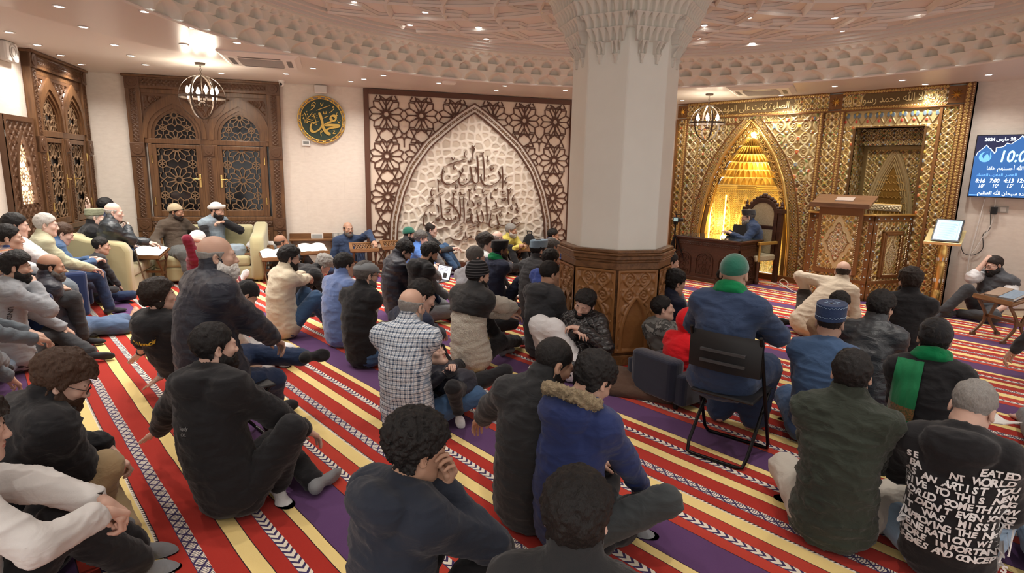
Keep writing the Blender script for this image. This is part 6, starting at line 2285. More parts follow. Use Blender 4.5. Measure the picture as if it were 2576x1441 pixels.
# ---------------------------------------------------------------- head, hair, beards, caps (local: x right, y to the face, z up)
_HC = {}
def head_field(h):
 if h in _HC:
  return _HC[h]
 F = Field((-0.125, -0.16, -0.205), (0.125, 0.165, 0.205), h)
 F.ell((0, -0.018, 0.038), None, (0.075, 0.095, 0.086), 0.02)
 F.ell((0, 0.02, -0.03), None, (0.063, 0.072, 0.078), 0.03)
 F.ell((0, 0.042, -0.072), None, (0.046, 0.046, 0.044), 0.025)
 F.ell((0, 0.074, -0.100), None, (0.020, 0.018, 0.016), 0.02)
 F.cone((-0.034, 0.078, 0.022), (0.034, 0.078, 0.022), 0.013, 0.013, 0.02)     # brow
 for sg in (-1, 1):
  F.ell((sg * 0.044, 0.062, -0.018), None, (0.022, 0.022, 0.02), 0.02)       # cheek
  F.cone((sg * 0.05, 0.0, -0.06), (sg * 0.02, 0.07, -0.10), 0.022, 0.016, 0.03)  # jaw
 base = F.f.copy()
 for sg in (-1, 1):
  F.ell((sg * 0.031, 0.100, 0.003), None, (0.018, 0.016, 0.011), 0.01, sub=True)
 F.cone((0, 0.086, 0.012), (0, 0.103, -0.027), 0.008, 0.012, 0.012)
 F.ell((0, 0.106, -0.030), None, (0.0115, 0.011, 0.0095), 0.008)
 for sg in (-1, 1):
  F.ell((sg * 0.013, 0.098, -0.033), None, (0.009, 0.012, 0.008), 0.006)
  F.ell((sg * 0.031, 0.0805, 0.003), None, (0.0155, 0.0125, 0.0125), 0.004)   # lids
 F.ell((0, 0.0905, -0.0560), None, (0.023, 0.010, 0.0055), 0.005)
 F.ell((0, 0.0885, -0.0685), None, (0.020, 0.010, 0.0065), 0.005)
 F.ell((0, 0.100, -0.0622), None, (0.024, 0.008, 0.0016), 0.003, sub=True)
 for sg in (-1, 1):
  c_, s_ = math.cos(0.5), math.sin(0.5)
  A = np.array([[c_, -sg * s_, 0], [sg * -s_ * -1, c_, 0], [0, 0, 1.0]])
  A = np.stack([unit((sg * 1, -0.45, 0)), unit((sg * 0.45, 1, 0.15)), unit((0, -0.15, 1))], 1)
  F.ell((sg * 0.080, -0.012, -0.006), A, (0.009, 0.019, 0.031), 0.006)
  F.ell((sg * 0.089, -0.004, -0.004), A, (0.009, 0.011, 0.021), 0.004, sub=True)
 F.cone((0, -0.02, -0.06), (0, -0.032, -0.20), 0.055, 0.056, 0.03)
 F.cone((0, 0.02, -0.12), (0, -0.02, -0.20), 0.035, 0.05, 0.03)
 _HC[h] = (F, base)
 return _HC[h]
_TPL = {}
def head_mesh(h):
 k = ('head', h)
 if k not in _TPL:
  F, _ = head_field(h)
  V, Q = F.mesh()
  C = V[Q].mean(1)
  mi = np.zeros(len(Q), int)
  lips = (np.abs(C[:, 0]) < 0.024) & (C[:, 1] > 0.083) & (np.abs(C[:, 2] + 0.062) < 0.0125 * (1 - (np.abs(C[:, 0]) / 0.027) ** 2))
  mi[lips] = 1
  _TPL[k] = (V, Q, mi)
 return _TPL[k]
def _grid(h):
 F, base = head_field(h)
 X, Y, Z = F.ax[0][:, None, None], F.ax[1][None, :, None], F.ax[2][None, None, :]
 return F, base, X, Y, Z
def _line(Y, xs, ys):
 return np.interp(Y.ravel(), xs, ys).reshape(Y.shape)
def hair_mesh(style, h):
 k = ('hair', style, h)
 if k in _TPL:
  return _TPL[k]
 F, base, X, Y, Z = _grid(h)
 sh = base.shape
 pts = np.stack([np.broadcast_to(a, sh).ravel() for a in (X, Y, Z)], 1)
 def nz(sc, seed=0, st=(1, 1, 1)):
  near = np.abs(base.ravel() - 0.01) < 0.06
  out = np.zeros(len(pts))
  out[near] = vnoise(pts[near] * np.array(st), sc, seed)
  return out.reshape(sh)
 hl = _line(Y, [-.15, -.075, -.04, -.022, .010, .026, .055, .075, .1], [-.080, -.078, -.062, -.004, -.022, .022, .040, .066, .068])
 if style in ('buzz', 'short', 'fade'):
  t = {'buzz': .004, 'short': .012, 'fade': .009}[style]
  thick = t * (1 + 0.35 * nz(60, 1))
  if style == 'fade':
   thick = thick * np.clip((Z + 0.05) / 0.10, 0.25, 1.5)
 elif style == 'medium':
  thick = .018 + .010 * np.clip(Z / .09, 0, 1) + .005 * nz(34, 2, (1, .5, 1)) + 0.004 * nz(80, 5)
  hl = hl - 0.012 * (Y > 0.05)
 elif style == 'quiff':
  thick = .014 + .022 * np.clip(Z / .09, 0, 1) * np.clip((Y + .08) / .12, 0, 1) + .006 * nz(30, 3, (1, .45, 1)) + 0.003 * nz(80, 5)
 elif style == 'curly':
  thick = .020 + .014 * np.clip(Z / .08, 0, 1) + .008 * nz(75, 4) + .004 * nz(130, 8)
 elif style == 'wavy':
  thick = .020 + .014 * np.clip((Z + .02) / .09, 0, 1) + .008 * nz(28, 6) + .004 * nz(70, 7)
  hl = hl - 0.014 * (Y < -.03)
 elif style == 'long':
  thick = .020 + .010 * np.clip((Z + .02) / .09, 0, 1) + .007 * nz(40, 6, (1, 1, .5))
  hl = _line(Y, [-.15, -.06, .0, .026, .055, .075, .1], [-.12, -.11, -.06, .01, .040, .066, .068])
 elif style in ('bald_fringe', 'balding'):
  thick = (.006 if style == 'bald_fringe' else .010) * (1 + 0.4 * nz(70, 1)) + 0 * X
 else:
  thick = .01 + 0 * X
 f = np.maximum(base - thick, hl - Z)
 if style == 'bald_fringe':
  f = np.maximum(f, Z - (0.040 + 0.012 * nz(40, 3)))
  f = np.maximum(f, (Y - 0.035) + 0 * X)
 if style == 'balding':
  d = np.sqrt(((X) / .055) ** 2 + ((Y - .03) / .085) ** 2 + ((Z - .125) / .055) ** 2)
  f = np.maximum(f, (1 - d) * 0.03)
  f = np.maximum(f, (Y - 0.06) + 0 * X)
 if style == 'long':
  # tied at the nape
  d = np.sqrt((X / .035) ** 2 + ((Y + .105) / .035) ** 2 + ((Z + .02) / .04) ** 2)
  f = np.minimum(f, (d - 1) * .03 + .004 * nz(60, 9))
 # keep clear of the ears
 for sg in (-1, 1):
  if style not in ('long', 'wavy'):
   d = np.sqrt(((X - sg * .088) / .022) ** 2 + ((Y + .004) / .022) ** 2 + ((Z + .006) / .031) ** 2)
   f = np.maximum(f, (1 - d) * .02)
 _TPL[k] = nets(f.astype(np.float32), F.lo, F.h)
 return _TPL[k]
def beard_mesh(style, h):
 k = ('beard', style, h)
 if k in _TPL:
  return _TPL[k]
 F, base, X, Y, Z = _grid(h)
 sh = base.shape
 pts = np.stack([np.broadcast_to(a, sh).ravel() for a in (X, Y, Z)], 1)
 near = np.abs(base.ravel()) < 0.06
 n = np.zeros(len(pts))
 n[near] = vnoise(pts[near], 80, 3)
 n = n.reshape(sh)
 t = {'stubble': .0028, 'short': .006, 'full': .012, 'long': .016}[style]
 thick = t * (1 + .3 * n) * np.clip((-.0 - Z) / .05, 0.3, 1.3)
 up = _line(Y, [-.02, .0, .02, .045, .065, .08, .11], [.0, -.008, -.028, -.048, -.052, -.041, -.040])
 f = np.maximum(base - thick, Z - up)
 f = np.maximum(f, -.008 - Y + 0 * X)
 if style == 'long':
  d = np.sqrt((X / .045) ** 2 + ((Y - .062) / .040) ** 2 + ((Z + .125) / .055) ** 2)
  f = np.minimum(f, (d - 1) * .035 + .004 * n)
 if style == 'full':
  d = np.sqrt((X / .040) ** 2 + ((Y - .062) / .038) ** 2 + ((Z + .105) / .034) ** 2)
  f = np.minimum(f, (d - 1) * .032 + .003 * n)
 d = np.sqrt((X / .023) ** 2 + ((Y - .10) / .03) ** 2 + ((Z + .0635) / .0095) ** 2)
 f = np.maximum(f, (1 - d) * .01)
 f = np.maximum(f, -(Z + .20) + 0 * X)
 _TPL[k] = nets(f.astype(np.float32), F.lo, F.h)
 return _TPL[k]
def cap_mesh(style, h):
 k = ('cap', style, h)
 if k in _TPL:
  return _TPL[k]
 F, base, X, Y, Z = _grid(h)
 if style == 'skull':
  f = np.maximum(base - .013, -(Z - (.030 + .30 * Y)))
 elif style == 'beanie':
  f = np.maximum(base - .016 - .012 * np.clip((Z - .05) / .08, 0, 1), -(Z - (.012 + .36 * Y)))
 elif style == 'kufi':       # straight-sided with a flat crown
  zz = Z - .16 * Y
  r = np.sqrt((X / .085) ** 2 + ((Y + .018) / .106) ** 2)
  f = np.maximum((r - 1) * .085, np.abs(zz - .085) - .042)
  f = f - 0.004
  f = np.maximum(f, -(zz - .040))
 elif style == 'tallkufi':
  zz = Z - .14 * Y
  r = np.sqrt((X / .088) ** 2 + ((Y + .018) / .108) ** 2)
  f = np.maximum((r - 1) * .088, np.abs(zz - .088) - .050) - .004
 elif style == 'turban':
  zz = Z - .30 * Y
  r = np.sqrt((X / .082) ** 2 + ((Y + .018) / .102) ** 2)
  q = np.sqrt(((r - 1) * .088) ** 2 + ((zz - .062) * .75) ** 2)
  f = np.minimum(q - .024, np.maximum(base - .012, -(zz - .06)))
 elif style == 'flatcap':
  d = np.sqrt((X / .098) ** 2 + ((Y + .005) / .125) ** 2 + ((Z - .070 + .18 * np.abs(Y + .02)) / .060) ** 2)
  f = np.maximum((d - 1) * .06, -(Z - .040 + .02 * (Y > .08)))
  b = np.maximum(np.abs(Z - (.044 - .35 * np.clip(Y - .09, 0, 1))) - .006, np.sqrt((X / .085) ** 2 + ((Y - .085) / .062) ** 2) * .06 - .06)
  f = np.minimum(f, b)
 elif style == 'hood':
  zz = base - .030 - .012 * np.clip(-Y / .1, 0, 1)
  f = np.maximum(zz, -(.060 - Y) * -1 + 0 * X)
  f = np.maximum(f, -(base - .010))
  f = np.maximum(base - .034, Y - (.052 + .25 * (Z - .02)))
 else:
  f = np.maximum(base - .01, -(Z - .03))
 _TPL[k] = nets(np.broadcast_to(f, base.shape).astype(np.float32).copy(), F.lo, F.h)
 return _TPL[k]
# ---------------------------------------------------------------- hands and feet
def hand_mesh(pose, side, h):
 k = ('hand', pose, side, h)
 if k in _TPL:
  return _TPL[k]
 F = Field((-0.05, -0.085, -0.125), (0.225, 0.095, 0.06), h)
 curl, spread = {'flat': ((.04, .06, .05), .13), 'relax': ((.40, .55, .35), .05), 'fist': ((1.25, 1.55, .9), .02), 'hold': ((.75, 1.05, .6), .03), 'half': ((.22, .35, .25), .06)}[pose]
 F.cone((-0.03, 0, 0), (0.02, 0, 0), .026, .025, .02)
 names = [(.026, .093, (.044, .027, .021), .0092), (.0075, .098, (.049, .031, .022), .0095), (-.0115, .094, (.045, .028, .021), .0092), (-.029, .085, (.034, .021, .019), .0080)]
 for i, (y, x, ln, r) in enumerate(names):
  F.cone((.012, y * .55, 0), (x, y, .002), .0165, .0125, .016)
  p = np.array([x, y, .002])
  a = 0.0
  sp = (1.2 - i) * spread
  ex = 1 + (0.12 * i if pose in ('relax', 'half') else 0)
  for j in range(3):
   a += curl[j] * ex
   d = np.array([math.cos(a) * math.cos(sp), math.cos(a) * math.sin(sp), -math.sin(a)])
   q = p + d * ln[j]
   F.cone(p, q, r * (1 - .08 * j), r * (.93 - .09 * j), .0045)
   p = q
 if pose in ('fist', 'hold'):
  tp = [(.018, .022, -.008), (.055, .040, -.026), (.080, .024, -.040), (.088, .004, -.044)]
 elif pose == 'flat':
  tp = [(.018, .022, -.004), (.050, .054, -.008), (.078, .074, -.010), (.100, .082, -.011)]
 else:
  tp = [(.018, .022, -.006), (.054, .047, -.018), (.084, .053, -.026), (.106, .048, -.032)]
 for (p, q), r in zip(zip(tp, tp[1:]), (.0145, .0108, .0092)):
  F.cone(p, q, r, r * .86, .008)
 V, Q = F.mesh()
 if side < 0:
  V = V * np.array([1, -1, 1])
  Q = Q[:, ::-1]
 _TPL[k] = (V, Q)
 return _TPL[k]
def foot_mesh(kind, h):
 """ankle at the origin, toes to +x, sole at z=-0.075"""
 k = ('foot', kind, h)
 if k in _TPL:
  return _TPL[k]
 F = Field((-0.09, -0.075, -0.10), (0.225, 0.075, 0.11), h)
 g = .003 if kind == 'sock' else 0.0
 F.cone((-.004, 0, .035), (-.008, 0, -.01), .031 + g, .032 + g, .02)
 F.ell((-.035, 0, -.042), None, (.036 + g, .032 + g, .034), .02)
 F.cone((-.01, 0, -.025), (.09, -.002, -.045), .034 + g, .026 + g, .03)
 F.ell((.105, 0, -.052), None, (.055, .045 + g, .023 + g), .02)
 if kind == 'sock':
  F.ell((.145, .004, -.056), None, (.042, .040, .020), .02)
 else:
  for y, x, r in ((.030, .172, .013), (.012, .172, .0098), (-.004, .166, .0092), (-.019, .156, .0088), (-.033, .144, .0085)):
   F.cone((.11, y * .9, -.055), (x, y, -.062), r * 1.1, r, .008)
 F.f = np.maximum(F.f, (-.075 - F.ax[2])[None, None, :])
 _TPL[k] = F.mesh()
 return _TPL[k]
def place(T, o, A, s=1.0):
 """template to world: columns of A are the images of x,y,z"""
 V = T[0] * s
 return V @ np.array(A).T + np.array(o)
def two_bone(a, t, L1, L2, pole):
 a, t, pole = np.array(a, float), np.array(t, float), np.array(pole, float)
 d = t - a
 L = np.linalg.norm(d)
 Lc = min(max(L, abs(L1 - L2) + .02), (L1 + L2) * .998)
 u = d / (L + 1e-9)
 t = a + u * Lc
 x = (L1 * L1 - L2 * L2 + Lc * Lc) / (2 * Lc)
 y = math.sqrt(max(0, L1 * L1 - x * x))
 p = pole - u * (pole @ u)
 p = unit(p) if np.linalg.norm(p) > 1e-6 else np.array([0, 0, 1.0])
 return a + u * x + p * y, t
# ---------------------------------------------------------------- looks
SKIN = [(0.66, 0.43, 0.34), (0.57, 0.36, 0.27), (0.46, 0.27, 0.185), (0.33, 0.175, 0.11), (0.16, 0.075, 0.043), (0.70, 0.48, 0.40)]
HAIRC = {'black': (0.010, 0.009, 0.009), 'dark': (0.020, 0.014, 0.011), 'brown': (0.052, 0.027, 0.016), 'grey': (0.26, 0.25, 0.235), 'lgrey': (0.46, 0.44, 0.41), 'mixed': (0.10, 0.095, 0.09), 'white': (0.66, 0.64, 0.60)}
def skin_mats(i):
 n = 'skin_%d' % i
 if n not in MATS:
  m = NT(n)
  co = m.coord()
  c = SKIN[i]
  m.set(col=m.mix(m.noise(co, 14, 3), tuple(v * .86 for v in c), tuple(min(1, v * 1.12) for v in c)), rough=0.5, spec=0.35)
  m.b.inputs['Subsurface Weight'].default_value = 0.08
  m.b.inputs['Subsurface Radius'].default_value = (0.02, 0.008, 0.005)
  MATS[n] = m.mat
  mat('lips_%d' % i, (c[0] * .88, c[1] * .62, c[2] * .62), 0.45)
 return [MATS[n], MATS['lips_%d' % i], mat('eye_white', (0.50, 0.46, 0.43), 0.35), mat('iris_dark', (0.03, 0.017, 0.01), 0.2)]
def hair_mat(c):
 n = 'hair_' + c
 if n in MATS:
  return MATS[n]
 m = NT(n)
 co = m.coord()
 v = m.noise(m.mapped(co, (1, 1, .35)), 190, 3, .6)
 col = HAIRC[c]
 m.set(col=m.mix(v, tuple(x * .6 for x in col), tuple(min(1, x * 1.5) for x in col)), rough=0.55, spec=0.3)
 m.bump(v, 0.8, 0.006)
 MATS[n] = m.mat
 return m.mat
def ball_mesh(c, r, n=10, k=7):
 mb = MB()
 mb.ball(c, r, n, 0, k)
 V = np.concatenate(mb.v)
 Q = np.array([f for f in mb.f if len(f) == 4])
 return V, Q
def finish(name, V, Q, mats, parent, org, fold=0.0, seed=0, puff=0.0, up=None, midx=None, fur=0.0):
 if len(V) == 0:
  return None
 if fold or puff or fur:
  N = normals(V, Q)
  d = np.zeros(len(V))
  if fold:
   P = V - org
   w = np.stack([P[:, 0] * .75 + .06 * vnoise(P, 8, seed + 5), P[:, 1] * .75 + .06 * vnoise(P, 8, seed + 6), P[:, 2] * 1.9 + .03 * vnoise(P, 6, seed + 8)], 1)
   r1 = (1 - np.abs(vnoise(w, 10, seed))) ** 3
   r2 = (1 - np.abs(vnoise(w, 21, seed + 1))) ** 4
   d += fold * (1.5 * r1 + 0.9 * r2 - 1.0)
  if puff:
   t = (V - org) @ up + .012 * vnoise(V, 12, seed)
   d += puff * (np.abs(np.sin(t * PI / 0.085)) ** 0.5 - .6)
  if fur:
   d += fur * (vnoise(V, 55, seed) + .8 * vnoise(V, 110, seed + 2))
  V = V + N * d[:, None]
  V[:, 2] = np.maximum(V[:, 2], 0.003)
 me = raw_mesh(name, V - org, Q, mats, midx)
 me.shade_smooth()
 o = bpy.data.objects.new(name, me)
 COL.objects.link(o)
 o.parent = parent
 return o
PEOPLE = []
TOPNAMES = {}
def person(label, h, fa=60, ha=None, hz=0.80, hb=None, hy=None, hd=None, hp=8, hr=0, lean=(0.07, 0.0), pz=0.12, legs='cross', arms='lap', top=None, low=None, socks=None, hair='short', hc='black', beard=None, bc=None, cap=None, skin=1, s=1.0, bulk=1.0, glasses=False, scarf=None, slouch=0.05, K=None, A=None, W=None, E_=None, hands=None, hdir=None, watch=None, res=None, group=None, closed=False, foot='sock', fdir=None, yaw=None, tors=1.0, hup=0.0, headlen=1.0):
 # ---- where the head is
 if hb is not None:
  H = at_b(*h, hb)
 elif hy is not None:
  H = at_y(*h, hy)
 elif hd is not None:
  H = at_r(*h, hd)
 else:
  H = at(*h, hz)
 vray = math.atan2(H[1], H[0])
 yawb = vray - math.radians(fa) if yaw is None else yaw
 yawh = vray - math.radians(fa if ha is None else ha)
 fw = np.array([math.cos(yawb), math.sin(yawb), 0.0])
 rt = np.array([math.sin(yawb), -math.cos(yawb), 0.0])
 up = np.array([0, 0, 1.0])
 org = np.array([H[0], H[1], 0]) - fw * lean[0] - rt * lean[1]
 dist = math.hypot(H[0], H[1])
 LOD = dist < 4.6
 hh = 0.0042 if LOD else (0.0062 if dist < 7.5 else 0.008)
 vx = res or (0.010 if dist < 3.2 else 0.012 if LOD else 0.015)
 def L(p):
  """local [x,y,z] or photo (px,py,z) to world"""
  if isinstance(p, np.ndarray):
   return p
  if isinstance(p, tuple):
   return at(*p)
  return org + rt * p[0] * s + fw * p[1] * s + up * (p[2] * s)
 root = empty('person', (org[0], org[1], 0), 0, label=label, cat='person', group=group)
 o0 = np.array([org[0], org[1], 0.0])
 # ---- head frame
 hf = np.array([math.cos(yawh), math.sin(yawh), 0.0])
 hrr = np.array([math.sin(yawh), -math.cos(yawh), 0.0])
 c_, s_ = math.cos(math.radians(hp)), math.sin(math.radians(hp))
 hfw, hu = hf * c_ - up * s_, up * c_ + hf * s_
 c_, s_ = math.cos(math.radians(hr)), math.sin(math.radians(hr))
 hrt, hu = hrr * c_ - hu * s_, hu * c_ + hrr * s_
 HA = np.stack([hrt, hfw, hu], 1)
 hs = (0.5 + 0.5 * s if s < 1 else s) * headlen
 # ---- trunk
 Pv = org + up * pz * 1.0
 nb = H - hu * (0.110 * hs) - hfw * 0.035 * hs - up * 0.030 * s + hup * up
 ax = unit(nb - Pv)
 bk = -fw - ax * (-fw @ ax)
 Cc = (Pv + nb) / 2 + unit(bk) * slouch * 2 * s
 B = lambda t: (1 - t) ** 2 * Pv + 2 * t * (1 - t) * Cc + t * t * nb
 def fr_(t):
  tg = unit(2 * (1 - t) * (Cc - Pv) + 2 * t * (nb - Cc))
  r_ = unit(rt - tg * (rt @ tg))
  return np.stack([r_, np.cross(tg, r_), tg], 1)
 TA = fr_(0.9)
 b_ = bulk * s * 0.90
 sw = 0.168 * b_ * tors
 shc = B(0.95)
 S = {-1: shc - TA[:, 0] * sw - TA[:, 2] * .035 * s, 1: shc + TA[:, 0] * sw - TA[:, 2] * .035 * s}
 # ---- legs
 Hp = {-1: Pv - rt * .09 * b_ - up * .01, 1: Pv + rt * .09 * b_ - up * .01}
 LEG = {'cross': {'K': {-1: [-.34, .26, .17], 1: [.34, .26, .17]}, 'A': {-1: [.12, .34, .07], 1: [-.14, .30, .06]}},
           'up': {'K': {-1: [-.14, .36, .46], 1: [.14, .36, .46]}, 'A': {-1: [-.11, .52, .08], 1: [.11, .52, .08]}},
           'oneup': {'K': {-1: [-.16, .36, .44], 1: [.36, .22, .12]}, 'A': {-1: [-.12, .50, .08], 1: [-.05, .36, .06]}},
           'oneupR': {'K': {1: [.16, .36, .44], -1: [-.36, .22, .12]}, 'A': {1: [.12, .50, .08], -1: [.05, .36, .06]}},
           'long': {'K': {-1: [-.10, .42, .14], 1: [.10, .42, .16]}, 'A': {-1: [-.09, .83, .07], 1: [.09, .83, .08]}},
           'kneel': {'K': {-1: [-.14, .36, .09], 1: [.14, .36, .09]}, 'A': {-1: [-.11, -.06, .07], 1: [.11, -.06, .07]}},
           'side': {'K': {-1: [-.10, .40, .11], 1: [.28, .34, .14]}, 'A': {-1: [.26, .26, .06], 1: [.42, .02, .07]}},
           'chair': {'K': {-1: [-.13, .42, .47], 1: [.13, .42, .47]}, 'A': {-1: [-.12, .46, .09], 1: [.12, .46, .09]}}}[legs]
 kn, an = {}, {}
 for i, sd in enumerate((-1, 1)):
  k0 = L((K or {}).get(sd, LEG['K'][sd]))
  a0 = L((A or {}).get(sd, LEG['A'][sd]))
  mid = (Hp[sd] + a0) / 2
  kn[sd], an[sd] = two_bone(Hp[sd], a0, .42 * s, .41 * s, k0 - mid)
 # ---- arms
 ARM = {'lap': {-1: [-.10, .30, .20], 1: [.10, .30, .20]}, 'knees': {-1: [-.10, .46, .40], 1: [.10, .46, .42]}, 'hug': {-1: [.05, .50, .34], 1: [-.05, .50, .36]}, 'back': {-1: [-.26, -.26, .05], 1: [.26, -.26, .05]}, 'side': {-1: [-.33, .05, .06], 1: [.33, .05, .06]}, 'thigh': {-1: [-.24, .26, .26], 1: [.24, .26, .26]}, 'chairlap': {-1: [-.12, .32, .60], 1: [.12, .32, .60]}}[arms]
 ew, wr = {}, {}
 for sd in (-1, 1):
  w0 = (W or {}).get(sd, ARM[sd])
  if isinstance(w0, str):
   w0 = H + {'cheek': hrt * sd * .085 + hfw * .055 - hu * .135, 'mouth': hfw * .13 - hu * .15 + hrt * sd * .03, 'head': hrt * sd * .13 + hu * .0 + hfw * .0}[w0] * hs
  else:
   w0 = L(w0)
  e0 = (E_ or {}).get(sd)
  pole = (L(e0) - (S[sd] + w0) / 2) if e0 is not None else rt * sd * .7 - fw * .55 - up * .55
  ew[sd], wr[sd] = two_bone(S[sd], w0, .285 * s, .255 * s, pole)
 # ---- garment of the upper body
 top = dict(top or {})
 tm = top.get('m') or cloth('plain_black', (0.014, 0.014, 0.016))
 th = top.get('th', .012) * s
 pts = [H, nb, Pv] + list(S.values()) + list(ew.values()) + list(wr.values())
 lo, hi = np.min(pts, 0) - .26, np.max(pts, 0) + .26
 lo[2] = max(lo[2], -0.03)
 slv = top.get('slm')
 short = top.get('short', 0.0)
 def trunk(F):
  hem = top.get('hem', 0.0)
  for t in np.linspace(0, .9, 9):
   rx = np.interp(t, [0, .25, .5, .7, .9], [.168 + hem, .160 + hem * .6, .163, .172, .150])
   ry = np.interp(t, [0, .25, .5, .7, .9], [.135 + hem, .130 + hem * .3, .128, .122, .094])
   F.ell(B(t), fr_(t), (rx * b_ + th, ry * b_ + th, .13 * s if t < .8 else .10 * s), .03 * s)
  F.cone(S[-1], S[1], .058 * b_ + th, .058 * b_ + th, .05 * s)
  for sd in (-1, 1):
   F.cone(nb - TA[:, 2] * .01, S[sd], .058 * b_ + th * .6, .058 * b_ + th, .06 * s)
  if top.get('skirt'):
   F.ell(Pv - up * (pz - .06), fr_(0.0), (.20 * b_ + th, .19 * b_ + th, .10 * s), .08 * s)
 def sleeves(F, kk):
  for sd in (-1, 1):
   F.cone(S[sd], ew[sd], .054 * b_ + th, .049 * b_ + th, kk)
   if short:
    continue
   wv = ew[sd] + (wr[sd] - ew[sd]) * (top.get('slen', .93))
   F.cone(ew[sd], wv, .048 * b_ + th, .036 * s + th * .75, .02 * s)
   if top.get('slen', .93) > .6:
    F.cone(wv - unit(wv - ew[sd]) * .035 * s, wv, .038 * s + th * .8, .035 * s + th * .8, .006)
 def neckcut(F):
  F.cone(nb + hfw * .012, H - hu * .05, .056 * hs, .060 * hs, .01, sub=True)
 F = Field(lo, hi, vx)
 trunk(F)
 if slv is None:
  sleeves(F, .035 * s)
 if top.get('collar'):
  c = top['collar']
  F.cone(nb - TA[:, 2] * .02, nb + (H - nb) * .42 + c * up * .2, .072 * s + th * .4, .070 * s + th * .3, .02)
 hood = top.get('hood')
 if hood:
  hc_ = nb + unit(bk) * .100 * s - TA[:, 2] * .02 * s
  F.ell(hc_ - up * .005 * s + unit(bk) * .008, TA, (.142 * s, .082 * s, .088 * s), .010)
  F.ell(hc_ - up * .065 * s + unit(bk) * .022 * s, TA, (.108 * s, .055 * s, .080 * s), .012)
  for sd in (-1, 1):
   F.cone(hc_ + TA[:, 0] * sd * .09 * s + up * .02 * s, nb + TA[:, 0] * sd * .055 * s + fw * .075 * s - up * .03 * s, .046 * s, .034 * s, .014)
 neckcut(F)
 F.floor()
 V, Q = F.mesh()
 tname = top.get('name', 'shirt')
 to = finish(tname, V, Q, tm, root, o0, top.get('fold', .0055) * (1 if LOD else 1.3), len(PEOPLE), top.get('puff', 0), TA[:, 2] if top.get('puff') else None, fur=top.get('fur', 0))
 if slv is not None:
  F = Field(lo, hi, vx)
  sleeves(F, .02 * s)
  F.floor()
  V, Q = F.mesh()
  finish('sleeves', V, Q, slv, root, o0, top.get('fold', .0055), len(PEOPLE) + 3)
 if top.get('yoke'):
  F = Field(lo, hi, vx)
  th2 = th
  th += .017
  F.cone(S[-1], S[1], .058 * b_ + th, .058 * b_ + th, .05 * s)
  for t, rx, ry in ((.66, .171, .123), (.76, .170, .116), (.83, .162, .106), (.9, .150, .094)):
   F.ell(B(t), fr_(t), (rx * b_ + th, ry * b_ + th, .13 * s if t < .8 else .10 * s), .03 * s)
  for sd in (-1, 1):
   F.cone(nb - TA[:, 2] * .01, S[sd], .058 * b_ + th * .6, .058 * b_ + th, .06 * s)
  F.f = np.maximum(F.f, ((B(.66) @ TA[:, 2]) - (F.ax[0][:, None, None] * TA[0, 2] + F.ax[1][None, :, None] * TA[1, 2] + F.ax[2][None, None, :] * TA[2, 2])).astype(np.float32))
  F.cone(nb - TA[:, 2] * .02, nb + (H - nb) * .36, .072 * s + th * .4, .070 * s + th * .3, .02)
  neckcut(F)
  V, Q = F.mesh()
  finish('yoke', V, Q, top['yoke'], root, o0, .004, 2)
  th = th2
 # ---- trousers / robe
 low = dict(low or {})
 lm = low.get('m') or cloth('plain_charcoal', (0.03, 0.03, 0.034))
 lt = low.get('th', .012) * s
 pts = [Pv] + list(kn.values()) + list(an.values())
 lo2, hi2 = np.min(pts, 0) - .24, np.max(pts, 0) + .24
 lo2[2] = max(lo2[2], -.03)
 hi2[2] = min(hi2[2], max(kn[1][2], kn[-1][2], Pv[2]) + .22)
 F = Field(lo2, hi2, vx)
 F.ell(Pv - up * .005, fr_(0.0), (.165 * b_ + lt, .130 * b_ + lt, .11 * s), .05 * s)
 kk = .05 * s if not low.get('robe') else .10 * s
 for sd in (-1, 1):
  F.cone(Hp[sd], kn[sd], .088 * b_ + lt, .062 * s + lt, kk)
  e = kn[sd] + (an[sd] - kn[sd]) * low.get('len', .95)
  F.cone(kn[sd], e, .060 * s + lt, .047 * s + lt * 1.3, .03 * s)
 if low.get('robe'):
  for t in (.35, .65, .95):
   a_, b2 = [Hp[sd] + (kn[sd] - Hp[sd]) * t for sd in (-1, 1)]
   F.cone(a_, b2, .07 * s, .07 * s, .08)
  for t in (.2, .5, .8):
   a_, b2 = [kn[sd] + (an[sd] - kn[sd]) * t for sd in (-1, 1)]
   F.cone(a_, b2, .045 * s, .045 * s, .08)
 F.floor()
 V, Q = F.mesh()
 finish(low.get('name', 'trousers'), V, Q, lm, root, o0, low.get('fold', .005), len(PEOPLE) + 7)
 # ---- body (skin): head, neck, hands, feet joined by a slim core inside the clothes
 VV, QQ, MI = [], [], []
 def app(V, Q, mi=0):
  off = sum(len(v) for v in VV)
  VV.append(V)
  QQ.append(Q + off)
  MI.append(np.full(len(Q), mi) if np.isscalar(mi) else mi)
 Vh, Qh, mih = head_mesh(hh)
 app(place((Vh,), H, HA, hs), Qh, mih)
 if not closed:
  for sg in (-1, 1):
   V, Q = ball_mesh((sg * .031, .0808, .0025), .0122, 10, 8)
   app(place((V,), H, HA, hs), Q, 2)
   V, Q = ball_mesh((sg * .031, .0875, .0020), (.0056, .0060, .0060), 8, 6)
   app(place((V,), H, HA, hs), Q, 3)
 pts = [H, Pv] + list(S.values()) + list(ew.values()) + list(wr.values()) + list(kn.values()) + list(an.values())
 vb = 0.011 if LOD else 0.014
 F = Field(np.min(pts, 0) - .09, np.max(pts, 0) + .09, vb)
 F.cone(nb - TA[:, 2] * .05, H - hu * .07 * hs - hfw * .02 * hs, .058 * hs, .054 * hs, .03)
 F.cone(nb, Pv, .06 * s, .06 * s, .02)
 F.cone(S[-1], S[1], .04 * s, .04 * s, .02)
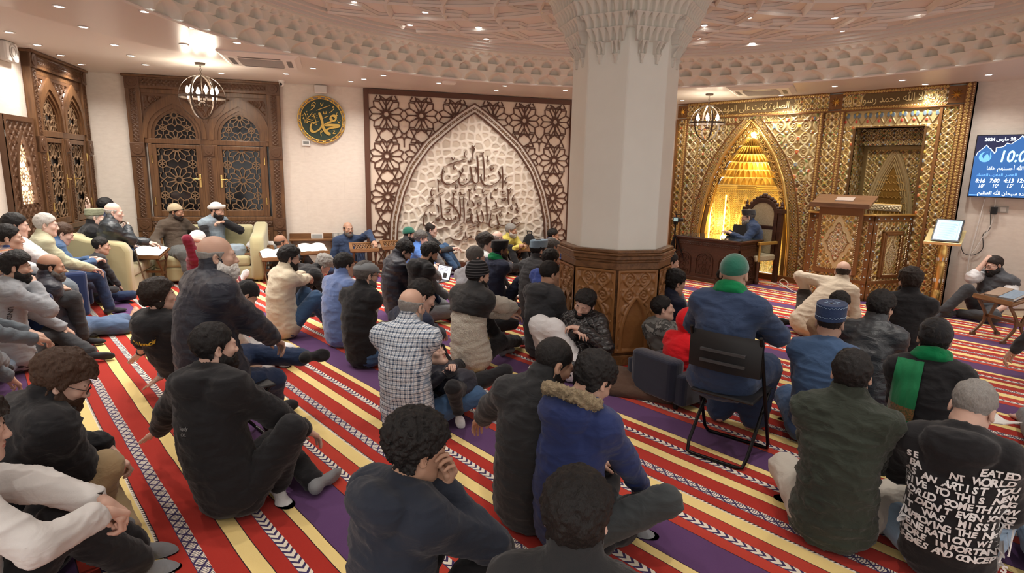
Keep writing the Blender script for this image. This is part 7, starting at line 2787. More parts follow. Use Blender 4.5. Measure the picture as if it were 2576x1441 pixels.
 for sd in (-1, 1):
  if short:
   F.cone(S[sd], ew[sd], .047 * b_, .039 * b_, .02)
   F.cone(ew[sd], wr[sd], .041 * b_, .027 * s, .02)
  else:
   F.cone(S[sd], ew[sd], .035 * s, .032 * s, .02)
   bare = top.get('slen', .93) < .6
   F.cone(ew[sd], wr[sd], (.042 if bare else .032) * s, (.028 if bare else .025) * s, .015)
  F.cone(Pv, kn[sd], .04 * s, .04 * s, .02)
  F.cone(kn[sd], an[sd], .040 * s, .033 * s, .02)
 F.floor()
 app(*F.mesh())
 hands = hands or {}
 hdir = hdir or {}
 for sd in (-1, 1):
  ps = hands.get(sd, 'relax')
  x = unit(wr[sd] - ew[sd])
  zb = up
  if ps == 'flat':
   x = unit(np.array([x[0], x[1], 0.0]))
  if sd in hdir:
   v = hdir[sd]
   if isinstance(v, tuple):      # towards a photo point
    x = unit(at(*v) - wr[sd])
   else:
    x = unit(rt * v[0] + fw * v[1] + up * v[2])
  if abs(x @ zb) > .9:
   zb = fw
  if isinstance(ps, tuple):
   ps, zl = ps
   zb = rt * zl[0] + fw * zl[1] + up * zl[2]
  y = unit(np.cross(zb, x))
  z = np.cross(x, y)
  T = hand_mesh(ps, sd, .0036 if LOD else .0065)
  # the template's +y is the thumb side of a right hand, mirrored for the left
  app(place(T, wr[sd], np.stack([x, y, z], 1), s * .98), T[1])
 ft = {}
 for sd in (-1, 1):
  sh_ = unit(an[sd] - kn[sd])
  x = fw * 1.0 + rt * sd * .25
  if legs in ('cross',) and not (fdir and sd in fdir):
   x = unit(an[sd] - kn[sd]) + fw * .2
  if legs == 'kneel':
   x = -fw
  if legs == 'long':
   x = up * .8 + fw * .45 + rt * sd * .35
  if fdir and sd in fdir:
   v = fdir[sd]
   x = unit(at(*v) - an[sd]) if isinstance(v, tuple) else rt * v[0] + fw * v[1] + up * v[2]
  x = unit(x)
  z = -sh_ - x * (-sh_ @ x)
  if np.linalg.norm(z) < .25:
   z = up - x * (up @ x)
  if np.linalg.norm(z) < .2:
   z = -fw
  z = unit(z)
  ft[sd] = np.stack([x, np.cross(z, x), z], 1)
 if socks is None:
  for sd in (-1, 1):
   T = foot_mesh('bare', .0045 if LOD else .007)
   V = place(T, an[sd], ft[sd], s)
   V[:, 2] = np.maximum(V[:, 2], .004)
   app(V, T[1])
 bo = finish('body', np.concatenate(VV), np.concatenate(QQ), skin_mats(skin), root, o0, midx=np.concatenate(MI))
 if socks is not None:
  T = foot_mesh('sock', .005 if LOD else .008)
  for sd in (-1, 1):
   V = place(T, an[sd], ft[sd], s)
   V[:, 2] = np.maximum(V[:, 2], .004)
   finish('sock', V, T[1], socks if not isinstance(socks, dict) else socks[sd], root, o0)
 # ---- head wear
 def onhead(name, T, m_, seed=0, fold=0.0, fur=0.0):
  V = place(T, H, HA, hs)
  return finish(name, V, T[1], m_, root, o0, fold, seed, fur=fur)
 if hair:
  ho = onhead('hair', hair_mesh(hair, hh), hair_mat(hc), len(PEOPLE), fur=.0035 if hair in ('medium', 'quiff', 'wavy', 'curly', 'long') else .0016)
 mb = MB()
 for sg in (-1, 1):
  mb.tube([place((np.array(p),), H, HA, hs) for p in ((sg * .014, .0925, .020), (sg * .030, .0915, .0265), (sg * .048, .078, .021))], [.0035, .0042, .0025], 6)
 mb.v = [v - o0 for v in mb.v]
 mb.build('eyebrows', hair_mat(hc if hc not in ('lgrey', 'white') else 'grey'), root, smooth=True)
 if beard:
  onhead('beard', beard_mesh(beard, hh), hair_mat(bc or hc))
 if cap:
  onhead(cap[2] if len(cap) > 2 else 'cap', cap_mesh(cap[0], hh), cap[1])
 if glasses:
  mb = MB()
  g = lambda p: place((np.array(p),), H, HA, hs) - o0
  for sg in (-1, 1):
   mb.tube([g((sg * (.033 + .021 * math.cos(a)), .103 - .006 * abs(math.cos(a)) * (math.cos(a) > 0), .002 + .0165 * math.sin(a))) for a in np.linspace(0, 2 * PI, 16, endpoint=False)], .0017, 5, closed=True)
   mb.tube([g((sg * .054, .098, .006)), g((sg * .078, .06, .009)), g((sg * .083, -.005, .010)), g((sg * .082, -.02, -.004))], .0017, 5)
  mb.tube([g((-.012, .105, .004)), g((0, .108, .007)), g((.012, .105, .004))], .0017, 5)
  mb.build('glasses', M_BLACK, root)
 if scarf:
  F = Field(nb - .2, nb + .2, .009)
  R_ = .082 * s
  n = 14
  for i in range(n):
   a0, a1 = 2 * PI * i / n, 2 * PI * (i + 1) / n
   p = [nb + up * (.035 * s) + TA[:, 0] * R_ * math.cos(a) + TA[:, 1] * R_ * .92 * math.sin(a) - up * .018 * math.sin(a) for a in (a0, a1)]
   F.cone(p[0] - up * .015, p[1] - up * .015, .028, .028, .02)
   F.cone(p[0] * .88 + (nb + up * .06) * .12 + up * .02, p[1] * .88 + (nb + up * .06) * .12 + up * .02, .020, .020, .02)
  V, Q = F.mesh()
  finish('scarf', V, Q, scarf, root, o0, .004, 5)
 if watch:
  for sd, m_ in watch.items():
   d = unit(wr[sd] - ew[sd])
   c = wr[sd] - d * .022 * s
   a_ = unit(np.cross(d, up if abs(d[2]) < .9 else fw))
   b2 = np.cross(d, a_)
   mb = MB()
   mb.tube([c - o0 + (a_ * math.cos(t) + b2 * math.sin(t)) * .032 * s for t in np.linspace(0, 2 * PI, 18, endpoint=False)], .0065, 6, closed=True)
   f = b2 if b2[2] > 0 else -b2
   mb.tube([c - o0 + f * .030 * s, c - o0 + f * .042 * s], .019, 12)
   mb.build('wrist_watch', m_, root, smooth=40)
 J = dict(root=root, org=org, o0=o0, fw=fw, rt=rt, H=H, HA=HA, nb=nb, TA=TA, S=S, ew=ew, wr=wr, kn=kn, an=an, Pv=Pv, top=to, B=B, bk=unit(bk), hs=hs)
 PEOPLE.append(J)
 return J
# ================================================================ the congregation
def striped(name, cols, pitch, axis=2, rough=0.85):
 m = NT(name)
 sx = m.n('ShaderNodeSeparateXYZ')
 m.put(sx.inputs[0], m.coord())
 t = m.math('MODULO', m.math('ADD', m.math('DIVIDE', sx.outputs[axis], pitch), 50.0), 1.0)
 n = len(cols)
 m.set(col=m.ramp(t, [(i / n, c) for i, c in enumerate(cols)], 'CONSTANT'), rough=rough, spec=0.2)
 m.bump(m.noise(m.coord(), 14, 3), 0.4, 0.015)
 MATS[name] = m.mat
 return m.mat
def plaid(name, base, a, b_, pitch, ang=0.0):
 m = NT(name)
 sx = m.n('ShaderNodeSeparateXYZ')
 m.put(sx.inputs[0], m.mapped(m.coord(), (1, 1, 1), (0, 0, ang)))
 f = lambda o, w, sh=0.0: m.math('LESS_THAN', m.math('MODULO', m.math('ADD', m.math('DIVIDE', o, pitch), 50.0 + sh), 1.0), w)
 hx = m.math('ADD', sx.outputs[0], m.math('MULTIPLY', sx.outputs[1], 0.25))
 k1, k2 = f(hx, 0.34), f(sx.outputs[2], 0.34)
 k3, k4 = f(hx, 0.12, 0.42), f(sx.outputs[2], 0.12, 0.42)
 c = m.mix(m.math('MULTIPLY', k1, 0.55), base, a)
 c = m.mix(m.math('MULTIPLY', k2, 0.6), c, a)
 c = m.mix(m.math('MULTIPLY', m.math('MAXIMUM', k3, k4), 0.6), c, b_)
 c = m.mix(m.math('MULTIPLY', k1, k2), c, a)
 m.set(col=c, rough=0.85, spec=0.2)
 m.bump(m.noise(m.coord(), 12, 3, .5, .6), 0.5, 0.02)
 MATS[name] = m.mat
 return m.mat
def leather(name, col, rough=0.28, quilt=0.0):
 m = NT(name)
 co = m.coord()
 n = m.noise(m.mapped(co, (1, 1, 1.8)), 8, 4, .55, .8)
 g = m.noise(co, 160, 2)
 h = m.math('ADD', n, m.math('MULTIPLY', g, 0.06))
 if quilt:
  sx = m.n('ShaderNodeSeparateXYZ')
  m.put(sx.inputs[0], m.mapped(co, (1, 1, 1), (0.3, 0.78, 0)))
  q = m.math('MINIMUM', m.math('ABSOLUTE', m.math('SINE', m.math('MULTIPLY', sx.outputs[0], PI / quilt))), m.math('ABSOLUTE', m.math('SINE', m.math('MULTIPLY', sx.outputs[2], PI / quilt))))
  h = m.math('ADD', h, m.math('POWER', q, 0.5))
 m.set(col=col, rough=rough, spec=0.6)
 m.bump(h, 0.35 if quilt else 0.6, 0.02)
 MATS[name] = m.mat
 return m.mat
BLK = cloth('black_cotton', (0.013, 0.013, 0.015))
BLK2 = cloth('washed_black_denim', (0.024, 0.025, 0.027), fold=.6)
CHAR = cloth('charcoal_knit', (0.040, 0.042, 0.047))
DGREY = cloth('dark_grey_wool', (0.052, 0.052, 0.056))
MGREY = cloth('mid_grey_cotton', (0.17, 0.175, 0.185))
LGREY = cloth('pale_grey_cotton', (0.40, 0.41, 0.45))
WHITE_C = cloth('white_cotton', (0.72, 0.72, 0.73), fold=.45)
OFFW = cloth('off_white_jersey', (0.62, 0.60, 0.58), fold=.45)
NAVY = cloth('navy_wool', (0.016, 0.021, 0.045))
NAVY2 = cloth('dark_navy_nylon', (0.011, 0.014, 0.027), rough=.45, fold=.6, spec=.4)
RNAVY = cloth('royal_navy_fleece', (0.022, 0.036, 0.125))
SLATE = cloth('blue_black_sweat', (0.021, 0.027, 0.042))
MBLUE = cloth('steel_blue_cotton', (0.055, 0.105, 0.21))
FLEECE = cloth('blue_fleece', (0.13, 0.20, 0.42), sheen=.5)
INDIGO = cloth('indigo_linen', (0.030, 0.050, 0.105))
JEANS = cloth('blue_denim', (0.05, 0.105, 0.205), fold=.6)
DJEANS = cloth('dark_denim', (0.020, 0.036, 0.085), fold=.6)
LJEANS = cloth('light_denim', (0.27, 0.39, 0.53), fold=.6)
GJEANS = cloth('grey_denim', (0.13, 0.155, 0.18), fold=.6)
KHAKI = cloth('khaki_twill', (0.40, 0.29, 0.16))
BEIGE = cloth('beige_twill', (0.56, 0.47, 0.36))
CREAM_C = cloth('cream_canvas', (0.64, 0.56, 0.42))
STONEC = cloth('stone_chino', (0.50, 0.46, 0.40))
OLIVE = cloth('olive_cotton', (0.036, 0.045, 0.034), fold=.9, fscale=12)
SAGE = cloth('pale_sage_wool', (0.46, 0.45, 0.31))
BROWN = cloth('brown_wool', (0.075, 0.055, 0.040))
DBROWN = cloth('dark_brown_cotton', (0.040, 0.034, 0.030))
MAROON = cloth('maroon_cotton', (0.16, 0.010, 0.028))
YELLOW = cloth('yellow_jersey', (0.70, 0.60, 0.14))
REDC = cloth('red_jersey', (0.72, 0.012, 0.020))
GREENS = cloth('green_scarf', (0.0, 0.17, 0.055), fold=.7)
GREENC = cloth('green_felt', (0.010, 0.115, 0.075), sheen=.5)
DGREENC = cloth('dark_green_felt', (0.004, 0.07, 0.045), sheen=.5)
GREYROBE = cloth('grey_robe', (0.085, 0.088, 0.085))
PALEBLUE = cloth('pale_blue_cotton', (0.26, 0.36, 0.47))
BLUEGREY = cloth('blue_grey_robe', (0.24, 0.30, 0.35))
TAN = cloth('tan_cotton', (0.42, 0.29, 0.18))
LEATH = leather('black_leather', (0.012, 0.012, 0.014))
LEATHQ = leather('quilted_black_leather', (0.014, 0.014, 0.016), .3, .045)
LEATHB = leather('blue_black_leather', (0.030, 0.038, 0.046), .38)
SHERPA = NT('cream_sherpa')
_c = SHERPA.coord()
SHERPA.set(col=(0.80, 0.75, 0.63), rough=.95, sheen=.5, spec=.1)
SHERPA.bump(SHERPA.noise(_c, 70, 4, .7), 1.0, 0.03)
SHERPA = SHERPA.mat
FURM = mat('fur_trim', (0.38, 0.30, 0.19), 0.9, var=0.5, vscale=40, bump=1.0, bscale=120, bdist=.02)
PLAID = plaid('navy_check_shirt', (0.70, 0.73, 0.76), (0.055, 0.085, 0.14), (0.12, 0.22, 0.36), 0.028)
OPLAID = plaid('orange_check_shirt', (0.62, 0.45, 0.32), (0.06, 0.09, 0.22), (0.60, 0.13, 0.03), 0.06)
STRIPES = striped('striped_sleeves', [(0.62, 0.66, 0.70), (0.62, 0.66, 0.70), (0.10, 0.17, 0.36), (0.03, 0.04, 0.08), (0.55, 0.60, 0.66), (0.05, 0.08, 0.17)], 0.24)
BEANIE = striped('striped_beanie', [(0.012, 0.012, 0.014), (0.012, 0.012, 0.014), (0.09, 0.09, 0.095)], 0.024)
KUFB = cloth('pale_blue_knit', (0.20, 0.29, 0.37))
CAMO = mat('camo_print', (0.20, 0.205, 0.20), 0.85, var=0.0)
_m = NT('grey_camo')
_n = _m.noise(_m.coord(), 9, 3, .5, .6)
_m.set(col=_m.ramp(_n, [(0.0, (0.17, 0.175, 0.17)), (0.50, (0.17, 0.175, 0.17)), (0.52, (0.06, 0.062, 0.06)), (0.60, (0.27, 0.275, 0.26))], 'CONSTANT'), rough=.85)
CAMO = _m.mat
S_BLK = cloth('black_sock', (0.014, 0.014, 0.016))
S_DG = cloth('charcoal_sock', (0.035, 0.037, 0.042))
S_GR = cloth('grey_sock', (0.20, 0.205, 0.215))
S_WH = cloth('white_sock', (0.66, 0.66, 0.66))
S_CR = cloth('cream_sock', (0.52, 0.47, 0.36))
S_NV = cloth('navy_sock', (0.012, 0.018, 0.04))
def T(m, name='shirt', **k):
 return dict(m=m, name=name, **k)
def Lw(m, name='trousers', **k):
 return dict(m=m, name=name, **k)
JK = dict(th=.024, collar=.12, hem=.02)      # jacket cut
SH = dict(th=.012, collar=.06)
HD = dict(th=.024, hood=True, hem=.01)
PF = dict(th=.030, puff=.010, collar=.16, hem=.02)
WATCHB = M_BLACK
# ---- seats that follow people are placed from their joints
def seat_for(J, builder, label, back=0.06, **k):
 p = J['org'] - J['fw'] * back
 return builder(p[0], p[1], math.atan2(J['fw'][1], J['fw'][0]) - PI / 2, label, **k)
# ------------------------------------------------ left wall, men in armchairs
J = person('person in an orange checked shirt, chin up, seated at the far left edge', (22, 600), 82, ha=92, hb=4.35, pz=.50, legs='chair', arms='chairlap', top=T(OPLAID, **SH), low=Lw(CHAR), socks=S_BLK, hair='fade', skin=1, lean=(.02, 0), bulk=1.1, hp=2)
seat_for(J, armchair, 'navy velvet armchair under the man in the orange checked shirt', s=.78)
J = person('person with short dark hair in a white sweater resting his cheek on his hand', (40, 568), 84, ha=92, hb=3.75, pz=.50, legs='chair', W={1: 'cheek', -1: [-.2, .3, .66]}, E_={1: [.3, .25, .55]}, arms='chairlap', top=T(WHITE_C, 'sweater', th=.02), low=Lw(GJEANS), socks=S_DG, hair='short', skin=0, watch={1: WATCHB}, bulk=1.08)
seat_for(J, armchair, 'navy velvet armchair under the man in the white sweater', s=.78)
J = person('person with grey hair in a pale green sweater, sitting back in an armchair', (117, 566), 82, ha=96, hb=3.12, pz=.50, legs='chair', K={1: (205, 665, .52), -1: [-.12, .42, .5]}, A={1: (305, 735, .12), -1: [-.1, .5, .08]}, arms='chairlap', top=T(SAGE, 'sweater', **SH), low=Lw(DJEANS), socks=S_DG, hair='short', hc='lgrey', skin=5, lean=(-.02, 0), bulk=1.08, fdir={1: (355, 725, .2)})
seat_for(J, armchair, 'navy velvet armchair under the grey-haired man in the pale sweater', s=.78)
J = person('person with short brown hair looking down, in a blue shirt and dark trousers', (160, 588), 80, ha=95, hb=2.5, pz=.48, legs='chair', K={1: (255, 645, .52)}, A={1: (285, 735, .09), -1: (300, 728, .09)}, arms='chairlap', top=T(MBLUE, **SH), low=Lw(DBROWN), socks=S_CR, hair='short', hc='brown', skin=5, hp=28)
seat_for(J, armchair, 'navy velvet armchair under the man in the blue shirt', s=.78)
# ------------------------------------------------ floor, far left
J = person('person with black hair and beard in a grey hoodie, hand at his mouth', (40, 672), 84, ha=92, hb=4.85, legs='oneupR', K={1: (95, 775, .44)}, W={1: 'mouth', -1: [-.1, .35, .3]}, E_={1: [.25, .38, .42]}, top=T(cloth('heather_grey_sweat', (0.30, 0.315, 0.34)), 'hoodie', **HD), low=Lw(CHAR), socks=S_DG, hair='quiff', beard='full', skin=1, watch={1: WATCHB})
HOODIE2 = J
J = person('bald bearded person in a navy quilted jacket, legs stretched out on the carpet', (130, 672), 80, ha=90, hz=.80, legs='long', K={1: (235, 790, .16), -1: (240, 775, .16)}, A={1: (325, 822, .07), -1: (335, 800, .07)}, W={1: (222, 772, .22), -1: (235, 765, .22)}, top=T(NAVY2, 'jacket', **PF), low=Lw(cloth('blue_smock', (0.085, 0.135, 0.235)), robe=True, th=.02, len=.9), socks=None, hair='bald_fringe', hc='dark', beard='full', bc='mixed', skin=2, lean=(.0, 0))
J = person('person cut off at the left edge in washed grey jeans and black socks', (-75, 655), 85, hz=1.15, pz=.50, legs='chair', K={1: (22, 790, .5), -1: [-.12, .44, .48]}, A={1: (45, 905, .09), -1: (25, 925, .09)}, fdir={1: (95, 912, .03), -1: (70, 935, .03)}, arms='chairlap', top=T(GJEANS), low=Lw(GJEANS, len=.9), socks=S_BLK, skin=1)
seat_for(J, folding_chair, 'black folding chair cut off by the left picture edge', .2)
J = person('person cut off at the left edge in light blue jeans and navy socks', (-120, 740), 84, hz=.86, legs='oneup', K={-1: (42, 775, .48), 1: (20, 830, .3)}, A={-1: (98, 880, .08), 1: (60, 890, .08)}, fdir={-1: (140, 888, .03), 1: (120, 900, .03)}, top=T(GJEANS), low=Lw(LJEANS, len=.9), socks=S_NV, skin=1)
# ------------------------------------------------ sofas
J = person('person in a flat pale green cap and dark coat on the left sofa', (240, 548), 82, ha=88, hb=1.35, pz=.48, legs='chair', arms='chairlap', top=T(BLK, 'coat', **JK), low=Lw(BLK), socks=S_BLK, hair='buzz', hc='lgrey', cap=('kufi', cloth('pale_green_felt', (0.30, 0.32, 0.22))), skin=5)
q = at_b(209, 520, 1.55)
J = person('dark-haired person raising one hand behind the man in the pale cap', (268, 520), 80, ha=80, hb=.95, pz=.48, legs='chair', arms='chairlap', W={-1: q}, E_={-1: [-.45, .1, .95]}, hands={-1: 'half'}, hdir={-1: [.1, .2, 1]}, top=T(NAVY, 'jacket', **SH), low=Lw(DJEANS), socks=S_WH, hair='short', skin=5)
J = person('bald person in a dark leather jacket leaning on the sofa arm, holding a cane', (287, 534), 82, ha=94, hb=1.68, pz=.48, legs='chair', K={-1: at_b(345, 572, 1.15), 1: (345, 660, .48)}, A={-1: (373, 608, .46), 1: (355, 690, .1)}, arms='chairlap', W={1: at_b(320, 572, 1.5), -1: [-.1, .4, .7]}, E_={1: [.4, .1, .6]}, hands={1: 'fist'}, top=T(LEATHB, 'jacket', **JK), low=Lw(DJEANS), socks=S_WH, hair='bald_fringe', hc='lgrey', skin=5, lean=(.02, 0))
CANE_J = J
J = person('boy with short dark hair, only his head showing beside the sofa arm', (255, 618), 70, ha=96, hb=2.15, legs='cross', top=T(CHAR), low=Lw(DJEANS), socks=S_DG, hair='short', skin=1, s=.75)
J = person('person in a beige knit cap and long grey robe under a brown cardigan', (443, 534), 152, ha=112, hb=.62, pz=.47, legs='chair', K={1: [.17, .42, .46], -1: [-.14, .42, .5]}, A={1: [.14, .50, .08], -1: [-.02, .55, .30]}, arms='chairlap', W={-1: [-.40, .22, .62], 1: [.38, .2, .55]}, top=T(BROWN, 'cardigan', **JK), low=Lw(GREYROBE, 'robe', robe=True, th=.02), socks=S_NV, hair='buzz', hc='dark', beard='short', cap=('skull', cloth('beige_knit', (0.42, 0.34, 0.22))), skin=3, lean=(-.03, 0))
RB = J
J = person('person in a white turban and grey-blue robe, hand over his mouth', (546, 530), 150, ha=118, hb=.62, pz=.47, legs='chair', arms='chairlap', W={-1: 'mouth', 1: [.15, .35, .6]}, E_={-1: [-.34, .30, .72]}, hdir={-1: [1, .1, .1]}, top=T(BLUEGREY, 'robe', th=.02, slm=BLK), low=Lw(BLUEGREY, 'robe', robe=True), socks=S_BLK, hair='buzz', hc='black', beard='full', cap=('turban', cloth('white_muslin', (0.70, 0.69, 0.66), fold=.8), 'turban'), skin=1, hp=14)
J = person('person in a maroon tunic reclining on the floor, one arm behind his head', (500, 604), 95, ha=60, hz=.78, legs='long', K={1: (590, 672, .22), -1: (600, 662, .2)}, A={1: (655, 690, .07), -1: (662, 682, .07)}, W={1: 'head', -1: [-.2, .3, .2]}, E_={1: (505, 575, .95)}, top=T(MAROON, 'tunic', th=.02, short=1), low=Lw(MAROON, 'tunic_skirt', robe=True, len=.55), socks=S_WH, hair='buzz', cap=('skull', WHITE_C), skin=5, lean=(-.1, 0), watch={1: M_WHITE})
MR = J
# ------------------------------------------------ along the back wall
J = person('grey-haired person in a pale sweater resting his cheek against the wall', (655, 590), 118, ha=95, hb=.35, legs='oneup', W={-1: 'cheek', 1: [.1, .4, .4]}, E_={-1: [-.2, .4, .5]}, hdir={-1: [.2, -.4, .9]}, top=T(OFFW, 'sweater', **SH), low=Lw(MGREY), socks=S_GR, hair='buzz', hc='grey', skin=5, hp=15)
J = person('dark-skinned balding person reclining with his grey-trousered knee raised', (708, 610), 62, ha=75, hb=.85, legs='oneup', K={-1: at_b(742, 606, .55)}, top=T(DGREY, 'shirt'), low=Lw(MGREY), socks=S_GR, hair='bald_fringe', hc='dark', beard='stubble', skin=3, lean=(-.12, 0), hp=-4)
J = person('bald person in a navy embroidered shirt sitting against the stone wall', (876, 577), 172, ha=158, hb=.22, legs='oneup', W={-1: at_b(940, 607, .55), 1: [.30, .06, .05]}, E_={-1: [-.35, .25, .6]}, top=T(INDIGO, 'shirt', **SH), low=Lw(INDIGO), socks=S_BLK, hair='bald_fringe', hc='dark', beard='short', bc='mixed', skin=2, bulk=1.12, hp=-2, lean=(-.06, 0))
J = person('person in a rounded green cap with a dark beard below the lattice panel', (1030, 590), 82, ha=84, hb=.62, legs='up', arms='knees', top=T(DGREY, 'jacket', **JK), low=Lw(GJEANS), socks=S_DG, hair='buzz', beard='short', cap=('skull', GREENC), skin=1)
J = person('person with streaked hair in a bright blue jacket below the lattice panel', (1060, 601), 80, ha=84, hb=.95, legs='oneup', W={1: (1115, 690, .22)}, top=T(cloth('bright_blue_nylon', (0.06, 0.16, 0.46), rough=.5), 'jacket', **JK), low=Lw(MGREY), socks=S_GR, hair='medium', hc='mixed', skin=5, watch={1: WATCHB})
J = person('balding person with glasses in a black sweater against the lattice panel', (1086, 578), 105, ha=98, hb=.28, legs='up', arms='knees', top=T(CHAR, 'sweater', **SH), low=Lw(JEANS), socks=S_DG, hair='balding', hc='dark', glasses=True, skin=5)
J = person('grey-bearded person in a yellow sweater with clasped hands', (1286, 580), 150, ha=100, hb=.35, legs='up', arms='knees', W={1: [.03, .42, .46], -1: [-.03, .42, .47]}, hands={1: 'hold', -1: 'hold'}, top=T(YELLOW, 'sweater', **SH), low=Lw(BLK), socks=S_BLK, hair='short', hc='grey', beard='full', bc='lgrey', skin=2)
J = person('dark-bearded person in a blue shirt sitting between panel and column', (1392, 592), 120, ha=84, hb=.45, legs='cross', top=T(RNAVY, 'shirt', **SH), low=Lw(BLK), socks=S_BLK, hair='short', beard='full', skin=2)
# ------------------------------------------------ middle of the hall, left of the column
J = person('person with glasses in a cream jacket hugging his knees', (727, 650), 68, ha=76, hz=.84, legs='up', arms='knees', W={1: (832, 697, .42), -1: (835, 690, .44)}, top=T(CREAM_C, 'jacket', **JK), low=Lw(JEANS), socks=S_BLK, hair='quiff', beard='short', glasses=True, skin=1)
J = person('grey-haired person in a black jacket bending low behind the cream jacket', (813, 668), 72, ha=80, hz=.55, legs='kneel', arms='side', W={1: [.15, .55, .05], -1: [-.1, .55, .05]}, top=T(BLK, 'jacket', **JK), low=Lw(BLK), socks=S_BLK, hair='wavy', hc='grey', skin=5, lean=(.38, 0), pz=.2, hp=50)
J = person('dark-haired person in a blue fleece with a high collar', (868, 668), 55, ha=62, hz=.82, legs='cross', top=T(FLEECE, 'fleece', th=.022, collar=.16, hem=.01), low=Lw(DBROWN), socks=S_BLK, hair='short', hc='black', glasses=True, skin=1)
J = person('person in a grey flat cap, black vest and striped sleeves', (922, 692), 42, ha=62, hz=.84, legs='cross', W={1: (905, 890, .035), -1: [-.2, .3, .2]}, E_={1: [.45, -.1, .3]}, hands={1: 'flat'}, hdir={1: (880, 893, .03)}, top=T(BLK, 'vest', th=.018, collar=.10, slm=STRIPES, slen=.97), low=Lw(JEANS), socks=S_BLK, hair='short', hc='mixed', beard='short', bc='mixed', cap=('flatcap', cloth('grey_tweed', (0.20, 0.215, 0.225))), glasses=True, skin=1)
J = person('bald person in a blue and white checked shirt, hand behind his back', (1036, 772), 22, ha=35, hz=.87, legs='cross', K={1: (1195, 985, .16)}, A={1: (1120, 1000, .06)}, W={1: (995, 985, .12)}, E_={1: [.42, -.22, .32]}, hands={1: 'relax'}, hdir={1: (965, 1040, .02)}, top=T(PLAID, **SH, hem=.012), low=Lw(JEANS), socks=S_GR, hair='bald_fringe', hc='grey', beard='stubble', bc='grey', skin=1, bulk=1.12, hp=14)
J = person('dark-haired person in a navy suit jacket with one leg stretched out', (1062, 745), 58, ha=72, hz=.85, legs='cross', K={1: (1105, 880, .2), -1: [-.2, .36, .3]}, A={1: (1190, 893, .075)}, fdir={1: (1236, 876, .13)}, W={1: (1163, 868, .14), -1: [-.2, .35, .2]}, hands={1: 'half'}, top=T(NAVY, 'suit_jacket', **JK), low=Lw(BLK), socks=S_BLK, hair='short', skin=0, hp=24)
J = person('boy in dark clothes and white socks lying back across a lap', (1090, 890), 125, ha=120, hz=.46, pz=.26, legs='up', K={1: (1128, 930, .54), -1: (1180, 940, .50)}, A={1: (1152, 1035, .13), -1: (1205, 968, .16)}, fdir={1: (1158, 1065, .05), -1: (1222, 958, .2)}, W={1: (1108, 945, .38), -1: (1135, 925, .45)}, top=T(NAVY2, 'jacket', **PF), low=Lw(BLK), socks={1: S_WH, -1: S_GR}, hair='short', skin=0, s=.72, lean=(-.26, 0), hp=-30)
J = person('person in a navy puffer jacket looking down, one knee up', (1016, 633), 72, ha=82, hz=.80, legs='oneupR', top=T(NAVY2, 'puffer_jacket', **PF), low=Lw(DJEANS), socks=S_DG, hair='medium', beard='stubble', skin=1, hp=38)
J = person('dark-haired person in a black vest with grey sleeves, a laptop before him', (1080, 637), 60, ha=70, hz=.82, legs='cross', W={1: (1135, 712, .22), -1: [-.05, .36, .25]}, top=T(BLK, 'vest', th=.018, hood=True, slm=MGREY), low=Lw(MGREY), socks=S_GR, hair='quiff', beard='stubble', skin=2, hp=24)
J = person('close-cropped person with glasses in a pale grey sweatshirt', (1197, 650), 52, ha=66, hz=.86, legs='cross', fdir={-1: (1075, 790, .03)}, top=T(LGREY, 'sweatshirt', **SH), low=Lw(BLK), socks=S_WH, hair='fade', hc='mixed', glasses=True, skin=0)
J = person('person in a striped beanie and a cream and black fleece', (1203, 694), 48, ha=58, hz=.86, legs='up', A={1: (1300, 858, .08), -1: [-.1, .5, .08]}, K={1: (1300, 775, .47)}, W={1: (1312, 778, .46), -1: [.0, .45, .45]}, E_={1: [.55, .25, .62]}, top=T(SHERPA, 'fleece_jacket', th=.030, hem=.03, fur=.003, yoke=cloth('black_nylon', (0.018, 0.019, 0.021), rough=.5)), low=Lw(BLK), socks=S_GR, hair='short', beard='stubble', cap=('beanie', BEANIE, 'beanie'), skin=1, hp=6)
J = person('youth with swept brown-black hair in a white hoodie', (1222, 612), 70, ha=80, hz=.82, legs='oneup', top=T(WHITE_C, 'hoodie', **HD), low=Lw(BLK), socks=S_WH, hair='wavy', hc='dark', skin=5)
J = person('bald person half hidden behind the youth in the white hoodie', (1252, 600), 42, ha=50, hb=1.0, legs='cross', top=T(DGREY), low=Lw(BLK), socks=S_BLK, hair='bald_fringe', hc='grey', skin=5, hp=14)
J = person('person in a black pillbox cap and navy jacket with a green scarf', (1258, 630), 50, ha=62, hz=.82, legs='oneupR', W={1: (1310, 660, .42)}, top=T(NAVY, 'jacket', **JK), low=Lw(NAVY), socks=S_BLK, hair='buzz', beard='full', cap=('kufi', BLK), scarf=GREENS, skin=4)
J = person('person in a pale blue cap and long grey robe facing the niche', (1356, 630), 48, ha=60, hz=.86, legs='cross', top=T(DGREY, 'robe', th=.018, collar=.06), low=Lw(DGREY, 'robe', robe=True), socks=S_DG, hair='short', beard='full', cap=('kufi', KUFB), glasses=True, skin=1)
J = person('balding grey-haired person just left of the column', (1393, 622), 70, ha=74, hz=.86, legs='cross', top=T(BROWN, 'jacket'), low=Lw(BLK), socks=S_BLK, hair='balding', hc='mixed', skin=2)
J = person('dark-haired person with royal blue sleeves half hidden by the column', (1387, 654), 42, ha=55, hz=.82, legs='cross', top=T(cloth('royal_blue_cotton', (0.03, 0.06, 0.26)), **SH), low=Lw(BLK), socks=S_BLK, hair='short', skin=2)
J = person('person in a charcoal hoodie and navy trousers beside the column', (1383, 690), 42, ha=55, hz=.82, legs='cross', K={1: (1365, 800, .16)}, A={1: (1330, 830, .06)}, top=T(CHAR, 'hoodie', **HD), low=Lw(DJEANS), socks=S_DG, hair='fade', skin=2)
